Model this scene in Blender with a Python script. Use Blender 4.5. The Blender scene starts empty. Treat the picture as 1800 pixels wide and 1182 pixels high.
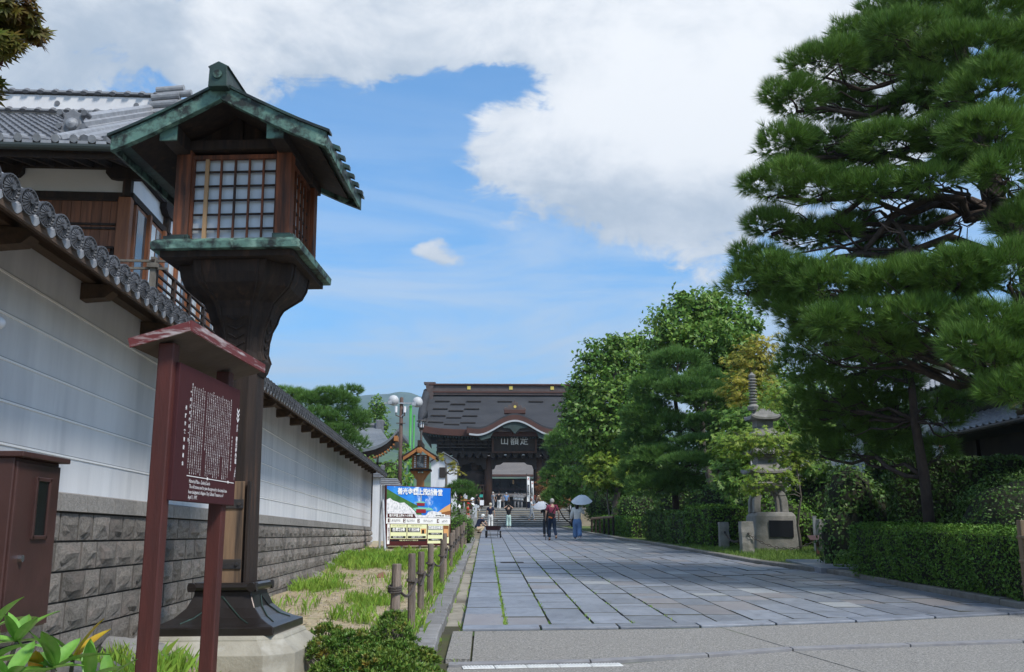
import bpy, bmesh, math, random
import numpy as np
from mathutils import Vector, Matrix, Euler
R = math.radians
random.seed(7)
rng = np.random.default_rng(7)
scene = bpy.context.scene
COL = scene.collection
SLOPE = 0.0265                      # the approach climbs gently towards the gate
EYE = 1.36
# ------------------------------------------------------------------ camera
F, CX, CY = 1700.0, 900.0, 591.0
PITCH = math.atan2(349, F)
YAW = math.atan(46 * math.cos(PITCH) / F)
cam_data = bpy.data.cameras.new('camera')
cam_data.sensor_width = 36.0
cam_data.lens = 36.0 * F / 1800.0
cam_data.clip_start = 0.05
cam_data.clip_end = 30000
cam = bpy.data.objects.new('camera', cam_data)
COL.objects.link(cam)
cam.location = (0, 0, EYE)
cam.rotation_euler = (R(90) + PITCH, 0, -YAW)
scene.camera = cam
# ------------------------------------------------------------------ world
SUN_EL, SUN_AZ = R(50), R(137)      # azimuth clockwise from +Y (the view): high, behind the viewer's right shoulder
world = bpy.data.worlds.new('World')
scene.world = world
world.use_nodes = True
wt = world.node_tree
wt.nodes.clear()
def wn(t, **k):
    n = wt.nodes.new(t)
    for a, b in k.items():
        setattr(n, a, b)
    return n
def wmath(op, a, b=None, c=None, clamp=False):
    n = wn('ShaderNodeMath', operation=op, use_clamp=clamp)
    for i, v in enumerate((a, b, c)):
        if v is None:
            continue
        if isinstance(v, (int, float)):
            n.inputs[i].default_value = v
        else:
            wt.links.new(v, n.inputs[i])
    return n.outputs[0]
sky = wn('ShaderNodeTexSky', sky_type='NISHITA')
sky.sun_disc = False
sky.sun_elevation = SUN_EL
sky.sun_rotation = SUN_AZ
sky.altitude = 400
sky.air_density = 1.0
sky.dust_density = 0.25
sky.ozone_density = 3.0
tc = wn('ShaderNodeTexCoord')
sep = wn('ShaderNodeSeparateXYZ')
wt.links.new(tc.outputs['Generated'], sep.inputs[0])
dx, dy, dz = sep.outputs
az = wmath('ARCTAN2', dx, dy)
el = wmath('ARCSINE', dz)
def pixdir(px, py):
    cp, sp = math.cos(PITCH), math.sin(PITCH)
    u, v = (px - CX), (CY - py)
    f, z = F * cp - v * sp, F * sp + v * cp
    x, y = u, f
    a = math.atan2(x, y) + YAW
    return a, math.atan2(z, math.hypot(x, y))
def blob(px, py, rx, ry, w, tilt=0):
    a, e = pixdir(px, py)
    da = wmath('SUBTRACT', az, a)
    de = wmath('SUBTRACT', el, e)
    c, s = math.cos(tilt), math.sin(tilt)
    p = wmath('ADD', wmath('MULTIPLY', da, c), wmath('MULTIPLY', de, s))
    q = wmath('SUBTRACT', wmath('MULTIPLY', de, c), wmath('MULTIPLY', da, s))
    p = wmath('DIVIDE', p, rx / F)
    q = wmath('DIVIDE', q, ry / F)
    r2 = wmath('ADD', wmath('MULTIPLY', p, p), wmath('MULTIPLY', q, q))
    return wmath('MULTIPLY', wmath('EXPONENT', wmath('MULTIPLY', r2, -1.0)), w)
def wnoise(scale, detail, rough, dist=0.0, zs=1.0, off=(0, 0, 0)):
    m = wn('ShaderNodeMapping')
    m.inputs['Scale'].default_value = (1, 1, zs)
    m.inputs['Location'].default_value = off
    wt.links.new(tc.outputs['Generated'], m.inputs[0])
    n = wn('ShaderNodeTexNoise')
    n.inputs['Scale'].default_value = scale
    n.inputs['Detail'].default_value = detail
    n.inputs['Roughness'].default_value = rough
    n.inputs['Distortion'].default_value = dist
    wt.links.new(m.outputs[0], n.inputs[0])
    return n.outputs[0]
big = wnoise(3.4, 10, 0.60, 0.35, 1.8, (3.1, 0.4, 0.7))
fine = wnoise(12.0, 9, 0.66, 0.7, 1.9, (0.3, 5.4, 1.7))
field = wmath('ADD', wmath('MULTIPLY', wmath('SUBTRACT', big, 0.47), 1.5), wmath('MULTIPLY', wmath('SUBTRACT', fine, 0.5), 1.25))
micro = wnoise(36.0, 6, 0.6, 0.6, 1.6, (4.2, 0.9, 3.3))
field = wmath('ADD', field, wmath('MULTIPLY', wmath('SUBTRACT', micro, 0.5), 0.55))
BLOBS = [(250, 40, 480, 95, .50, 0), (800, 10, 480, 80, .52, 0), (1270, 110, 280, 190, .60, 0), (1180, 300, 280, 105, .48, 0.08),
         (880, 260, 110, 60, .20, 0.3), (620, 300, 200, 130, -.62, 0), (760, 190, 130, 62, -.45, 0.2), (890, 150, 70, 40, -.36, 0),
         (640, 470, 330, 110, -.34, 0), (1000, 490, 330, 60, -.42, 0), (742, 440, 36, 22, .55, 0), (786, 458, 38, 24, .55, 0), (772, 424, 24, 16, .35, 0), (1230, 460, 120, 60, .22, 0),
         (110, 110, 260, 60, .30, 0), (250, 135, 70, 34, -.30, 0), (700, 650, 900, 110, -.34, 0), (560, 250, 70, 100, -.30, 0), (330, 110, 90, 40, .2, 0)]
for b in BLOBS:
    field = wmath('ADD', field, blob(*b))
cover = wn('ShaderNodeMapRange', interpolation_type='SMOOTHSTEP')
wt.links.new(field, cover.inputs[0])
cover.inputs['From Min'].default_value = -0.07
cover.inputs['From Max'].default_value = 0.24
# thin high veil, thicker towards the horizon
veil = wnoise(2.6, 8, 0.64, 0.9, 5.5, (1.4, 2.2, 0.0))
veilr = wn('ShaderNodeMapRange', interpolation_type='SMOOTHSTEP')
wt.links.new(veil, veilr.inputs[0])
veilr.inputs['From Min'].default_value = 0.30
veilr.inputs['From Max'].default_value = 0.62
low = wn('ShaderNodeMapRange', interpolation_type='SMOOTHSTEP')
wt.links.new(dz, low.inputs[0])
for k_, v_ in zip(('From Min', 'From Max', 'To Min', 'To Max'), (0.03, 0.50, 1.0, 0.0)):
    low.inputs[k_].default_value = v_
alpha = cover.outputs[0]
valpha = wmath('MULTIPLY', veilr.outputs[0], low.outputs[0])
# cloud tone: white where thick, grey-blue where thin or in its own shade
shade = wnoise(5.2, 9, 0.62, 0.5, 1.7, (7.7, 1.2, 2.9))
tone = wmath('ADD', wmath('MULTIPLY', field, 0.55), wmath('MULTIPLY', wmath('SUBTRACT', shade, 0.5), 2.3))
tone = wmath('ADD', tone, blob(1200, 170, 300, 200, .30))
tone = wmath('ADD', tone, blob(150, 60, 420, 110, -.25))
tone = wmath('ADD', tone, blob(1120, 360, 330, 75, -.55))
tone = wmath('ADD', tone, blob(700, 110, 260, 60, -.30))
toner = wn('ShaderNodeMapRange', interpolation_type='SMOOTHSTEP')
wt.links.new(tone, toner.inputs[0])
toner.inputs['From Min'].default_value = -0.45
toner.inputs['From Max'].default_value = 0.80
cmix = wn('ShaderNodeMix', data_type='RGBA')
wt.links.new(toner.outputs[0], cmix.inputs['Factor'])
cmix.inputs['A'].default_value = (2.35, 2.75, 3.25, 1)
cmix.inputs['B'].default_value = (5.3, 5.35, 5.4, 1)
tint = wn('ShaderNodeMix', data_type='RGBA', blend_type='MULTIPLY')
tint.inputs['Factor'].default_value = 1.0
wt.links.new(sky.outputs[0], tint.inputs['A'])
tint.inputs['B'].default_value = (0.50, 0.93, 1.12, 1)
smix = wn('ShaderNodeMix', data_type='RGBA')
wt.links.new(alpha, smix.inputs['Factor'])
vmix = wn('ShaderNodeMix', data_type='RGBA')
wt.links.new(valpha, vmix.inputs['Factor'])
wt.links.new(tint.outputs['Result'], vmix.inputs['A'])
vmix.inputs['B'].default_value = (3.8, 4.2, 4.6, 1)
wt.links.new(vmix.outputs['Result'], smix.inputs['A'])
wt.links.new(cmix.outputs['Result'], smix.inputs['B'])
bg = wn('ShaderNodeBackground')
bg.inputs['Strength'].default_value = 0.14
wt.links.new(smix.outputs['Result'], bg.inputs[0])
wo = wn('ShaderNodeOutputWorld')
wt.links.new(bg.outputs[0], wo.inputs[0])
# ------------------------------------------------------------------ sun (veiled by cloud: weak and soft)
sd = bpy.data.lights.new('sun', 'SUN')
sd.energy = 3.2
sd.angle = R(11)
sd.color = (1.0, 0.95, 0.87)
sun = bpy.data.objects.new('sun', sd)
COL.objects.link(sun)
sun.rotation_euler = (R(90) - SUN_EL, 0, math.pi - SUN_AZ)
# ------------------------------------------------------------------ exposure
vs = scene.view_settings
vs.view_transform = 'Standard'
vs.look = 'None'
vs.exposure = 0.60
vs.gamma = 1.0
vs.use_curve_mapping = False
scene.cycles.use_denoising = True
scene.cycles.max_bounces = 6
scene.cycles.diffuse_bounces = 3
scene.cycles.transparent_max_bounces = 6
# ------------------------------------------------------------------ helpers
_cp, _sp, _cy, _sy = math.cos(PITCH), math.sin(PITCH), math.cos(YAW), math.sin(YAW)
FW = Vector((_sy * _cp, _cy * _cp, _sp)); RT = Vector((_cy, -_sy, 0)); UP = RT.cross(FW)
def ray(px, py): return FW * F + RT * (px - CX) + UP * (CY - py)
def P(px, py, Y):
    """the place at distance Y up the street that was surveyed at photo position (px, py)"""
    d = ray(px, py); return Vector((0, 0, EYE)) + d * (Y / d.y)
def gz(y): return SLOPE * y
def G(px, py):
    d = ray(px, py); t = -EYE / (d.z - SLOPE * d.y); return Vector((0, 0, EYE)) + d * t
MPP = lambda Y: Y / 1735.0           # metres per photo pixel at distance Y

class MB:
    """collects simple solids; build() links them as one mesh object"""
    def __init__(s): s.v, s.f = [], []
    def add(s, vs, fs):
        n = len(s.v); s.v += [tuple(v) for v in vs]; s.f += [tuple(i + n for i in f) for f in fs]; return s
    def box(s, c, d, rot=None):
        hx, hy, hz = d[0] / 2, d[1] / 2, d[2] / 2
        vs = [Vector((x, y, z)) for z in (-hz, hz) for y in (-hy, hy) for x in (-hx, hx)]
        if rot is not None:
            m = rot if isinstance(rot, Matrix) else Euler(rot).to_matrix(); vs = [m @ v for v in vs]
        c = Vector(c)
        return s.add([v + c for v in vs], [(0, 2, 3, 1), (4, 5, 7, 6), (0, 1, 5, 4), (2, 6, 7, 3), (0, 4, 6, 2), (1, 3, 7, 5)])
    def span(s, a, b): return s.box([(a[i] + b[i]) / 2 for i in range(3)], [abs(b[i] - a[i]) for i in range(3)])
    def bar(s, p, q, w, h, up=(0, 0, 1)):
        p, q = Vector(p), Vector(q); d = (q - p); L = d.length; d.normalize(); u = Vector(up)
        x = d.cross(u)
        if x.length < 1e-4: x = d.cross(Vector((1, 0, 0)))
        x.normalize(); u = x.cross(d)
        m = Matrix((x, d, u)).transposed()
        return s.box((p + q) / 2, (w, L, h), m)
    def loft(s, rings, cap=True, closed=True):
        n = len(rings[0]); vs = [p for r in rings for p in r]; fs = []
        for i in range(len(rings) - 1):
            for j in range(n if closed else n - 1):
                k = (j + 1) % n; fs.append((i * n + j, i * n + k, (i + 1) * n + k, (i + 1) * n + j))
        if cap and closed:
            fs.append(tuple(range(n))[::-1]); fs.append(tuple((len(rings) - 1) * n + j for j in range(n)))
        return s.add(vs, fs)
    def tube(s, pts, rad, n=8, cap=True):
        pts = [Vector(p) for p in pts]; m = len(pts)
        if not hasattr(rad, '__len__'): rad = [rad] * m
        rings = []; u = None
        for i, p in enumerate(pts):
            d = (pts[min(i + 1, m - 1)] - pts[max(i - 1, 0)]).normalized()
            if u is None:
                u = d.cross(Vector((0, 0, 1)) if abs(d.z) < .9 else Vector((1, 0, 0))).normalized()
            else:
                u = (u - d * u.dot(d)).normalized()
            w = d.cross(u)
            rings.append([p + (u * math.cos(2 * math.pi * j / n) + w * math.sin(2 * math.pi * j / n)) * rad[i] for j in range(n)])
        return s.loft(rings, cap)
    def lathe(s, prof, n=16, c=(0, 0, 0), sx=1, sy=1, ph=0):
        c = Vector(c)
        return s.loft([[c + Vector((r * sx * math.cos(2 * math.pi * (j + ph) / n), r * sy * math.sin(2 * math.pi * (j + ph) / n), z)) for j in range(n)] for r, z in prof])
    def prism(s, poly, a, b, axis='y'):
        """poly of (u, w) pairs extruded from a to b along an axis"""
        def pt(u, w, t): return {'y': (u, t, w), 'x': (t, u, w), 'z': (u, w, t)}[axis]
        return s.loft([[Vector(pt(u, w, a)) for u, w in poly], [Vector(pt(u, w, b)) for u, w in poly]])
    def grid(s, pts):
        n = len(pts[0])
        return s.add([p for r in pts for p in r], [(i * n + j, i * n + j + 1, (i + 1) * n + j + 1, (i + 1) * n + j) for i in range(len(pts) - 1) for j in range(n - 1)])
    def slab(s, pts, t):
        """a sheet from a grid of points, thickened downwards by t"""
        n, m = len(pts), len(pts[0]); lo = [[Vector(p) - Vector((0, 0, t)) for p in r] for r in pts]
        s.grid(pts); s.grid([r[::-1] for r in lo])
        edge = [pts[0][j] for j in range(m)] + [pts[i][m - 1] for i in range(1, n)] + [pts[n - 1][j] for j in range(m - 2, -1, -1)] + [pts[i][0] for i in range(n - 2, 0, -1)]
        edge = [Vector(p) for p in edge]
        return s.loft([[p - Vector((0, 0, t)) for p in edge], edge], cap=False)
    def mesh(s, name, smooth=False):
        me = bpy.data.meshes.new(name); me.from_pydata(s.v, [], s.f)
        bm = bmesh.new(); bm.from_mesh(me); bmesh.ops.recalc_face_normals(bm, faces=bm.faces); bm.to_mesh(me); bm.free()
        if smooth: me.polygons.foreach_set('use_smooth', [True] * len(me.polygons))
        return me
    def build(s, name, mat, parent=None, smooth=False, bevel=0, world=False, autos=False):
        o = mkobj(name, s.mesh(name, smooth), mat, parent, world)
        if bevel:
            b = o.modifiers.new('bevel', 'BEVEL'); b.width = bevel; b.segments = 2; b.limit_method = 'ANGLE'; b.angle_limit = R(35)
        return o
def mkobj(name, me, mat=None, parent=None, world=False):
    o = bpy.data.objects.new(name, me); COL.objects.link(o)
    if mat is not None and not me.materials:
        me.materials.append(mat)
    if parent is not None:
        o.parent = parent
        if world:
            m = Matrix.Identity(4); q = parent
            while q is not None:
                m = q.matrix_parent_inverse @ (Matrix.LocRotScale(q.location, q.rotation_euler, q.scale)) if q.parent else Matrix.LocRotScale(q.location, q.rotation_euler, q.scale)
                break
            o.matrix_parent_inverse = wm(parent).inverted()
    return o
def wm(o):
    b = Matrix.LocRotScale(o.location, o.rotation_euler, o.scale)
    return wm(o.parent) @ o.matrix_parent_inverse @ b if o.parent else b
def tag(o, label, cat=None, group=None, kind=None):
    o['label'] = label
    if cat: o['category'] = cat
    if group: o['group'] = group
    if kind: o['kind'] = kind
    return o
def thing(name, label, cat, loc=(0, 0, 0), rot=(0, 0, 0), group=None):
    o = bpy.data.objects.new(name, None); COL.objects.link(o); o.empty_display_size = .2
    o.location = loc; o.rotation_euler = rot
    return tag(o, label, cat, group)
def struct(o, label=None):
    o['kind'] = 'structure'
    if label: o['label'] = label
    return o
def inst(src, parent, loc=(0, 0, 0), rot=(0, 0, 0), scale=(1, 1, 1), name=None):
    o = src.copy(); COL.objects.link(o); o.parent = parent; o.location = loc; o.rotation_euler = rot; o.scale = scale
    o.matrix_parent_inverse = Matrix.Identity(4)
    return o
def place(me, name, mat, parent, loc=(0, 0, 0), rot=(0, 0, 0), scale=(1, 1, 1)):
    o = mkobj(name, me, mat, parent); o.location = loc; o.rotation_euler = rot; o.scale = scale
    return o
def copy_tree(o, parent=None):
    c = o.copy(); COL.objects.link(c); c.parent = parent
    for ch in [x for x in bpy.data.objects if x.parent == o]:
        copy_tree(ch, c)
    return c
def mesh_np(name, V, K):
    """a mesh of separate K-gons from an (n*K, 3) array"""
    V = np.ascontiguousarray(V, dtype=np.float32).reshape(-1, 3); n = len(V) // K
    me = bpy.data.meshes.new(name)
    me.vertices.add(len(V)); me.vertices.foreach_set('co', V.ravel())
    me.loops.add(len(V)); me.loops.foreach_set('vertex_index', np.arange(len(V), dtype=np.int32))
    me.polygons.add(n); me.polygons.foreach_set('loop_start', np.arange(n, dtype=np.int32) * K)
    me.update(calc_edges=True); return me
def text_mesh(body, size=1.0, align='CENTER', res=2, bold=0.0, depth=0.0, line=1.0):
    c = bpy.data.curves.new('lettering', 'FONT'); c.body = body; c.size = size; c.align_x = align; c.align_y = 'CENTER'
    c.resolution_u = res; c.offset = bold * size; c.extrude = depth; c.space_line = line
    o = bpy.data.objects.new('lettering', c); COL.objects.link(o)
    dg = bpy.context.evaluated_depsgraph_get(); dg.update()
    me = bpy.data.meshes.new_from_object(o.evaluated_get(dg)); me.materials.clear()
    bpy.data.objects.remove(o); return me
# ------------------------------------------------------------------ materials
def srgb(h):
    h = h.lstrip('#'); c = [int(h[i:i + 2], 16) / 255 for i in (0, 2, 4)]
    return tuple(x / 12.92 if x <= .04045 else ((x + .055) / 1.055) ** 2.4 for x in c)
_mats = {}
def M(name, c1, c2=None, scale=4.0, rough=.75, bump=0.0, bscale=30.0, metal=0.0, rand=0.0, island=0.0, stretch=(1, 1, 1), spec=.35, detail=6, lo=.35, hi=.65, c3=None, s3=1.2, k3=(.55, .7), hue=0.0, transl=0.0, sheen=0.0):
    if name in _mats: return _mats[name]
    m = bpy.data.materials.new(name); m.use_nodes = True; t = m.node_tree; N = t.nodes; L = t.links
    b = N['Principled BSDF']; b.inputs['Roughness'].default_value = rough; b.inputs['Metallic'].default_value = metal
    b.inputs['Specular IOR Level'].default_value = spec
    tcn = N.new('ShaderNodeTexCoord'); oi = N.new('ShaderNodeObjectInfo')
    off = N.new('ShaderNodeVectorMath'); off.operation = 'MULTIPLY_ADD'
    L.new(oi.outputs['Random'], off.inputs[0]); off.inputs[1].default_value = (37, 53, 71); L.new(tcn.outputs['Object'], off.inputs[2])
    mp = N.new('ShaderNodeMapping'); mp.inputs['Scale'].default_value = stretch; L.new(off.outputs[0], mp.inputs[0])
    vec = mp.outputs[0]
    def noise(sc, det=detail, ro=.6):
        n = N.new('ShaderNodeTexNoise'); n.inputs['Scale'].default_value = sc; n.inputs['Detail'].default_value = det; n.inputs['Roughness'].default_value = ro
        L.new(vec, n.inputs[0]); return n.outputs[0]
    def rng_(src, a, bb, x=0, y=1):
        r = N.new('ShaderNodeMapRange'); L.new(src, r.inputs[0])
        for k, v in zip(('From Min', 'From Max', 'To Min', 'To Max'), (a, bb, x, y)): r.inputs[k].default_value = v
        return r.outputs[0]
    def mix(fac, a, bb):
        n = N.new('ShaderNodeMix'); n.data_type = 'RGBA'
        L.new(fac, n.inputs['Factor'])
        for key, v in (('A', a), ('B', bb)):
            if isinstance(v, tuple): n.inputs[key].default_value = (*v[:3], 1)
            else: L.new(v, n.inputs[key])
        return n.outputs['Result']
    col = None
    if c2 is not None:
        col = mix(rng_(noise(scale), lo, hi), c1, c2)
    if c3 is not None:
        col = mix(rng_(noise(s3, 5), *k3), col if col is not None else c1, c3)
    if rand or island or hue:
        h = N.new('ShaderNodeHueSaturation')
        if col is None: h.inputs['Color'].default_value = (*c1, 1)
        else: L.new(col, h.inputs['Color'])
        val = None
        if rand: val = rng_(oi.outputs['Random'], 0, 1, 1 - rand, 1 + rand)
        if island or hue:
            g = N.new('ShaderNodeNewGeometry')
            if island:
                v2 = rng_(g.outputs['Random Per Island'], 0, 1, 1 - island, 1 + island)
                if val is None: val = v2
                else:
                    mm = N.new('ShaderNodeMath'); mm.operation = 'MULTIPLY'; L.new(val, mm.inputs[0]); L.new(v2, mm.inputs[1]); val = mm.outputs[0]
            if hue:
                wn_ = N.new('ShaderNodeTexWhiteNoise'); wn_.noise_dimensions = '1D'; L.new(g.outputs['Random Per Island'], wn_.inputs['W'])
                L.new(rng_(wn_.outputs['Value'], 0, 1, .5 - hue, .5 + hue), h.inputs['Hue'])
        if val is not None: L.new(val, h.inputs['Value'])
        col = h.outputs[0]
    if col is None: b.inputs['Base Color'].default_value = (*c1[:3], 1)
    else: L.new(col, b.inputs['Base Color'])
    if bump:
        bp = N.new('ShaderNodeBump'); bp.inputs['Strength'].default_value = min(1, bump); bp.inputs['Distance'].default_value = .02 * max(1, bump)
        L.new(noise(bscale, 4), bp.inputs['Height']); L.new(bp.outputs[0], b.inputs['Normal'])
    if transl:
        tr = N.new('ShaderNodeBsdfTranslucent'); ms = N.new('ShaderNodeMixShader'); ms.inputs[0].default_value = transl
        if col is None: tr.inputs[0].default_value = (*c1[:3], 1)
        else: L.new(col, tr.inputs[0])
        L.new(b.outputs[0], ms.inputs[1]); L.new(tr.outputs[0], ms.inputs[2]); L.new(ms.outputs[0], N['Material Output'].inputs['Surface'])
    _mats[name] = m; return m
# ================================================================== GROUND, STREET, KERBS
XL = -0.27
RIGHT = [(-8, 9.5), (11, 7.6), (13.3, 7.22), (20, 7.19), (24.3, 6.6), (33.5, 6.3), (46, 5.6), (60, 5.2), (72, 4.9)]
def xr(y): return float(np.interp(y, [a for a, b in RIGHT], [b for a, b in RIGHT]))
NEAR = [(-.3, 11.27), (2.33, 11.49), (4.6, 12.05), (7.1, 12.93), (9, 13.6)]
def y0(x): return float(np.interp(x, [a for a, b in NEAR], [b for a, b in NEAR]))
STEP_Y, STEP_N, STEP_H, STEP_D = 71.2, 8, .163, .36
TOP_Z = gz(STEP_Y) + STEP_N * STEP_H
def tz(x, y):
    """lie of the land"""
    if y < -30: y = -30
    z = gz(min(y, STEP_Y))
    if y > STEP_Y:
        z += min(1, (y - STEP_Y) / 2.6) * (STEP_N * STEP_H) + max(0, min(y, 400) - STEP_Y - 2.9) * .022
    return z
m_soil = M('soil', srgb('#6b6250'), srgb('#7d7460'), 1.5, .95, .4, 12)
m_slab = M('paving_stone', (.175, .19, .225), (.235, .25, .285), 2.2, .42, .25, 26, rand=.19, spec=.5, c3=(.13, .135, .155), s3=4, k3=(.50, .75))
m_slab_pink = M('paving_stone_rust', (.20, .185, .19), (.235, .225, .23), 2.5, .5, .18, 26, rand=.15, spec=.45, c3=(.17, .17, .18), s3=5)
m_slab_pale = M('paving_stone_pale', (.33, .34, .34), (.27, .28, .29), 3, .55, .15, 30, rand=.1)
m_joint = M('joint_soil', srgb('#3f3c30'), srgb('#4c4d2c'), 1.3, .95, .3, 60, c3=srgb('#3d5222'), s3=.9, k3=(.5, .6))
m_conc = M('aggregate_concrete', (.34, .32, .29), (.15, .145, .135), 60, .9, .8, 70, c3=(.42, .40, .37), s3=45, k3=(.56, .66), lo=.40, hi=.60)
m_kerbband = M('kerb_stone_band', (.21, .205, .215), (.27, .265, .265), 7, .7, .25, 40, rand=.1)
m_kerb = M('granite_kerb', (.24, .235, .235), (.17, .165, .16), 5, .8, .4, 35, rand=.12, c3=(.13, .12, .10), s3=3)
m_drain = M('drain_concrete', (.34, .31, .25), (.24, .22, .18), 3, .9, .3, 30, c3=(.13, .115, .085), s3=1.6, k3=(.5, .65))
m_sand = M('dry_sandy_soil', (.46, .38, .26), (.34, .28, .19), 5, .95, .8, 30, c3=(.24, .25, .11), s3=1.6, k3=(.55, .68))
m_turf = M('mossy_turf', srgb('#4c5e26'), srgb('#5e6b33'), 3, .95, .6, 50)

xs = [-9000, -2500, -700, -200, -80, -40, -20, -10, 0, 10, 20, 40, 80, 200, 700, 2500, 9000]
ys = [-9000, -2000, -400, -60, -30, -10, 0, 12, 24, 36, 48, 60, STEP_Y + .05, STEP_Y + 2.65, 76, 90, 110, 140, 180, 260, 400, 900, 2500, 6000, 12000]
g = MB(); g.grid([[Vector((x, y, tz(x, y) - .07)) for x in xs] for y in ys])
struct(g.build('ground', m_soil), 'earth ground running under the whole temple approach')

# ---- street: a dark bed with stone slabs laid on it
yy = list(np.arange(10.9, 71.21, 1.0)) + [71.2]
b = MB(); b.grid([[Vector((XL - .0, y, gz(y) - .002)), Vector((xr(y) + .05, y, gz(y) - .002))] for y in yy])
street = struct(b.build('street', m_joint), 'stone paved temple approach with mossy joints')
cols = [XL]
while cols[-1] < 7.5: cols.append(cols[-1] + random.uniform(.46, .60))
cols[1], cols[2] = .235, .76
slabs = []
for i in range(len(cols) - 1):
    a, c = cols[i], cols[i + 1]
    y = y0((a + c) / 2) + .34
    while y < 71.1:
        ln = random.uniform(.6, 1.25) if random.random() < .75 else random.uniform(.4, .6)
        e = min(y + ln, 71.15); cc = min(c, xr((y + e) / 2))
        if cc - a > .12: slabs.append((a, cc, y, e))
        y = e
slabs.sort(key=lambda s: s[2])
def slab_mesh(k):
    r = random.Random(k); j = lambda s: r.uniform(-s, s)
    base = [(-.5, -.5), (.5, -.5), (.5, .5), (-.5, .5)]
    base = [(x + j(.006), y + j(.006)) for x, y in base]
    ins = [(x * .982, y * .986) for x, y in base]; zt = [j(.06) + 1 for _ in range(4)]
    mb = MB(); mb.loft([[Vector((x, y, 0)) for x, y in base], [Vector((x, y, z - .14)) for (x, y), z in zip(base, zt)], [Vector((x, y, z)) for (x, y), z in zip(ins, zt)]])
    me = mb.mesh('paving_slab'); return me
slab_me = {}
m_edge = M('dirty_slab_edge', (.085, .085, .085), (.10, .105, .08), 3, .95, .3, 40)
def slab_variant(k, mat):
    key = (k, mat.name)
    if key not in slab_me:
        me = slab_mesh(k); me.materials.append(mat); me.materials.append(m_edge); slab_me[key] = me
        for p_ in me.polygons:
            if p_.normal.z < .9: p_.material_index = 1
    return slab_me[key]
def slab_mat(x):
    r = random.random()
    if r < .03: return m_slab_pale
    return m_slab_pink if r < (.08 if x < 2 else .22) else m_slab
GAP = .011
for a, c, y, e in slabs[:270]:
    o = place(slab_variant(random.randrange(8), slab_mat(a)), 'paving_slab', None, street, ((a + c) / 2, (y + e) / 2, gz((y + e) / 2) - .004),
              (math.atan(SLOPE) + random.uniform(-.002, .002), random.uniform(-.004, .004), 0), (c - a - GAP * 2, e - y - .022, .026 + random.uniform(-.006, .007)))
mbs = {m_slab: MB(), m_slab_pink: MB(), m_slab_pale: MB()}
for a, c, y, e in slabs[270:]:
    mb = mbs[slab_mat(a)]; z = random.uniform(.018, .024); g_ = GAP
    mb.add([(a + g_, y + g_, gz(y) + z), (c - g_, y + g_, gz(y) + z), (c - g_, e - g_, gz(e) + z), (a + g_, e - g_, gz(e) + z)], [(0, 1, 2, 3)])
for m, mb in mbs.items():
    if mb.f:
        o = mb.build('paving_slab', m, street); o['kind'] = 'stuff'
# border stones along the near edge
x = XL
while x < 7.4:
    w = random.choice([1.05, .95, 1.15, .9]); e = min(x + w, 7.5)
    ya, yb = y0(x), y0(e)
    mb = MB(); q = .012
    mb.prism([(x + q, ya + .01), (e - q, yb + .01), (e - q, yb + .325), (x + q, ya + .325)], 0, .03, 'z')
    for i, v in enumerate(mb.v): mb.v[i] = (v[0], v[1], gz(v[1]) + v[2] - .004 + random.uniform(0, .003))
    o = mb.build('border_stone', random.choice([m_slab, m_slab, m_slab_pale]), street, bevel=.006); x = e
# ---- iron drain grate let into the slabs
gp = G(900, 991); gr = thing('drain_grate', 'dark iron drain grate let into the slabs beside the mossy joint', 'drain grate', (gp.x, gp.y, gz(gp.y) + .024), (math.atan(SLOPE), 0, 0))
m_iron = M('dark_iron', (.05, .05, .055), (.09, .075, .065), 9, .6, .2, 60, metal=.6)
mb = MB()
for s in (-1, 1):
    mb.box((s * .27, 0, .006), (.03, .30, .012)); mb.box((0, s * .135, .006), (.51, .03, .012))
mb.build('frame', m_iron, gr)
bar = MB().box((0, 0, .004), (.014, .235, .008)).mesh('bar')
for i in range(14): place(bar, 'bar', m_iron, gr, (-.24 + i * .037, 0, .001))
# ---- concrete apron of exposed aggregate, with a stone band and joints
ap = struct(MB().grid([[Vector((x_, y_, gz(y_) - .03)) for x_ in (-.55, 4, 12)] for y_ in (-6, 4, 9, 12)]).build('concrete_apron', m_joint), 'exposed aggregate concrete apron before the paving')
BAND = [(-.33, 8.93), (1.27, 9.12), (3.0, 9.84), (5.61, 10.36), (9.5, 11.1)]
def yb_(x): return float(np.interp(x, [a for a, b in BAND], [b for a, b in BAND]))
def panel(poly, name='concrete_panel', mat=m_conc, h=0.0):
    mb = MB(); mb.prism(poly, -.07, h, 'z')
    for i, v in enumerate(mb.v): mb.v[i] = (v[0], v[1], gz(v[1]) + v[2])
    return mb.build(name, mat, ap, bevel=.004)
def fr(fx, xs_): return [(x_, fx(x_)) for x_ in xs_]
jx = 3.02
panel(fr(lambda x: yb_(x) + .15, (-.12, 1.27, 2.98)) + [(2.72, y0(2.72) - .0)] + fr(lambda x: y0(x), (2.33, -.12)))
panel([(2.73, y0(2.73))] + fr(lambda x: yb_(x) + .15, (3.0, 5.61, 9.4)) + fr(lambda x: y0(x), (9.4, 7.1, 4.6)))
panel([(-.36, -5), (2.2, -5), (3.35, 8.0), (3.01, yb_(3.0) - .012)] + fr(lambda x: yb_(x) - .012, (1.27, -.33)), h=-.02)
panel([(2.215, -5), (11, -5)] + fr(lambda x: yb_(x) - .012, (9.4, 5.61, 3.03)) + [(3.365, 8.0)], h=-.02)
x = -.33
for e in (.95, 2.1, 3.02, 4.3, 5.6, 7.2, 9.4):
    panel([(x + .006, yb_(x)), (e - .006, yb_(e)), (e - .006, yb_(e) + .14), (x + .006, yb_(x) + .14)], 'band_stone', m_kerbband, .004); x = e
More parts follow.
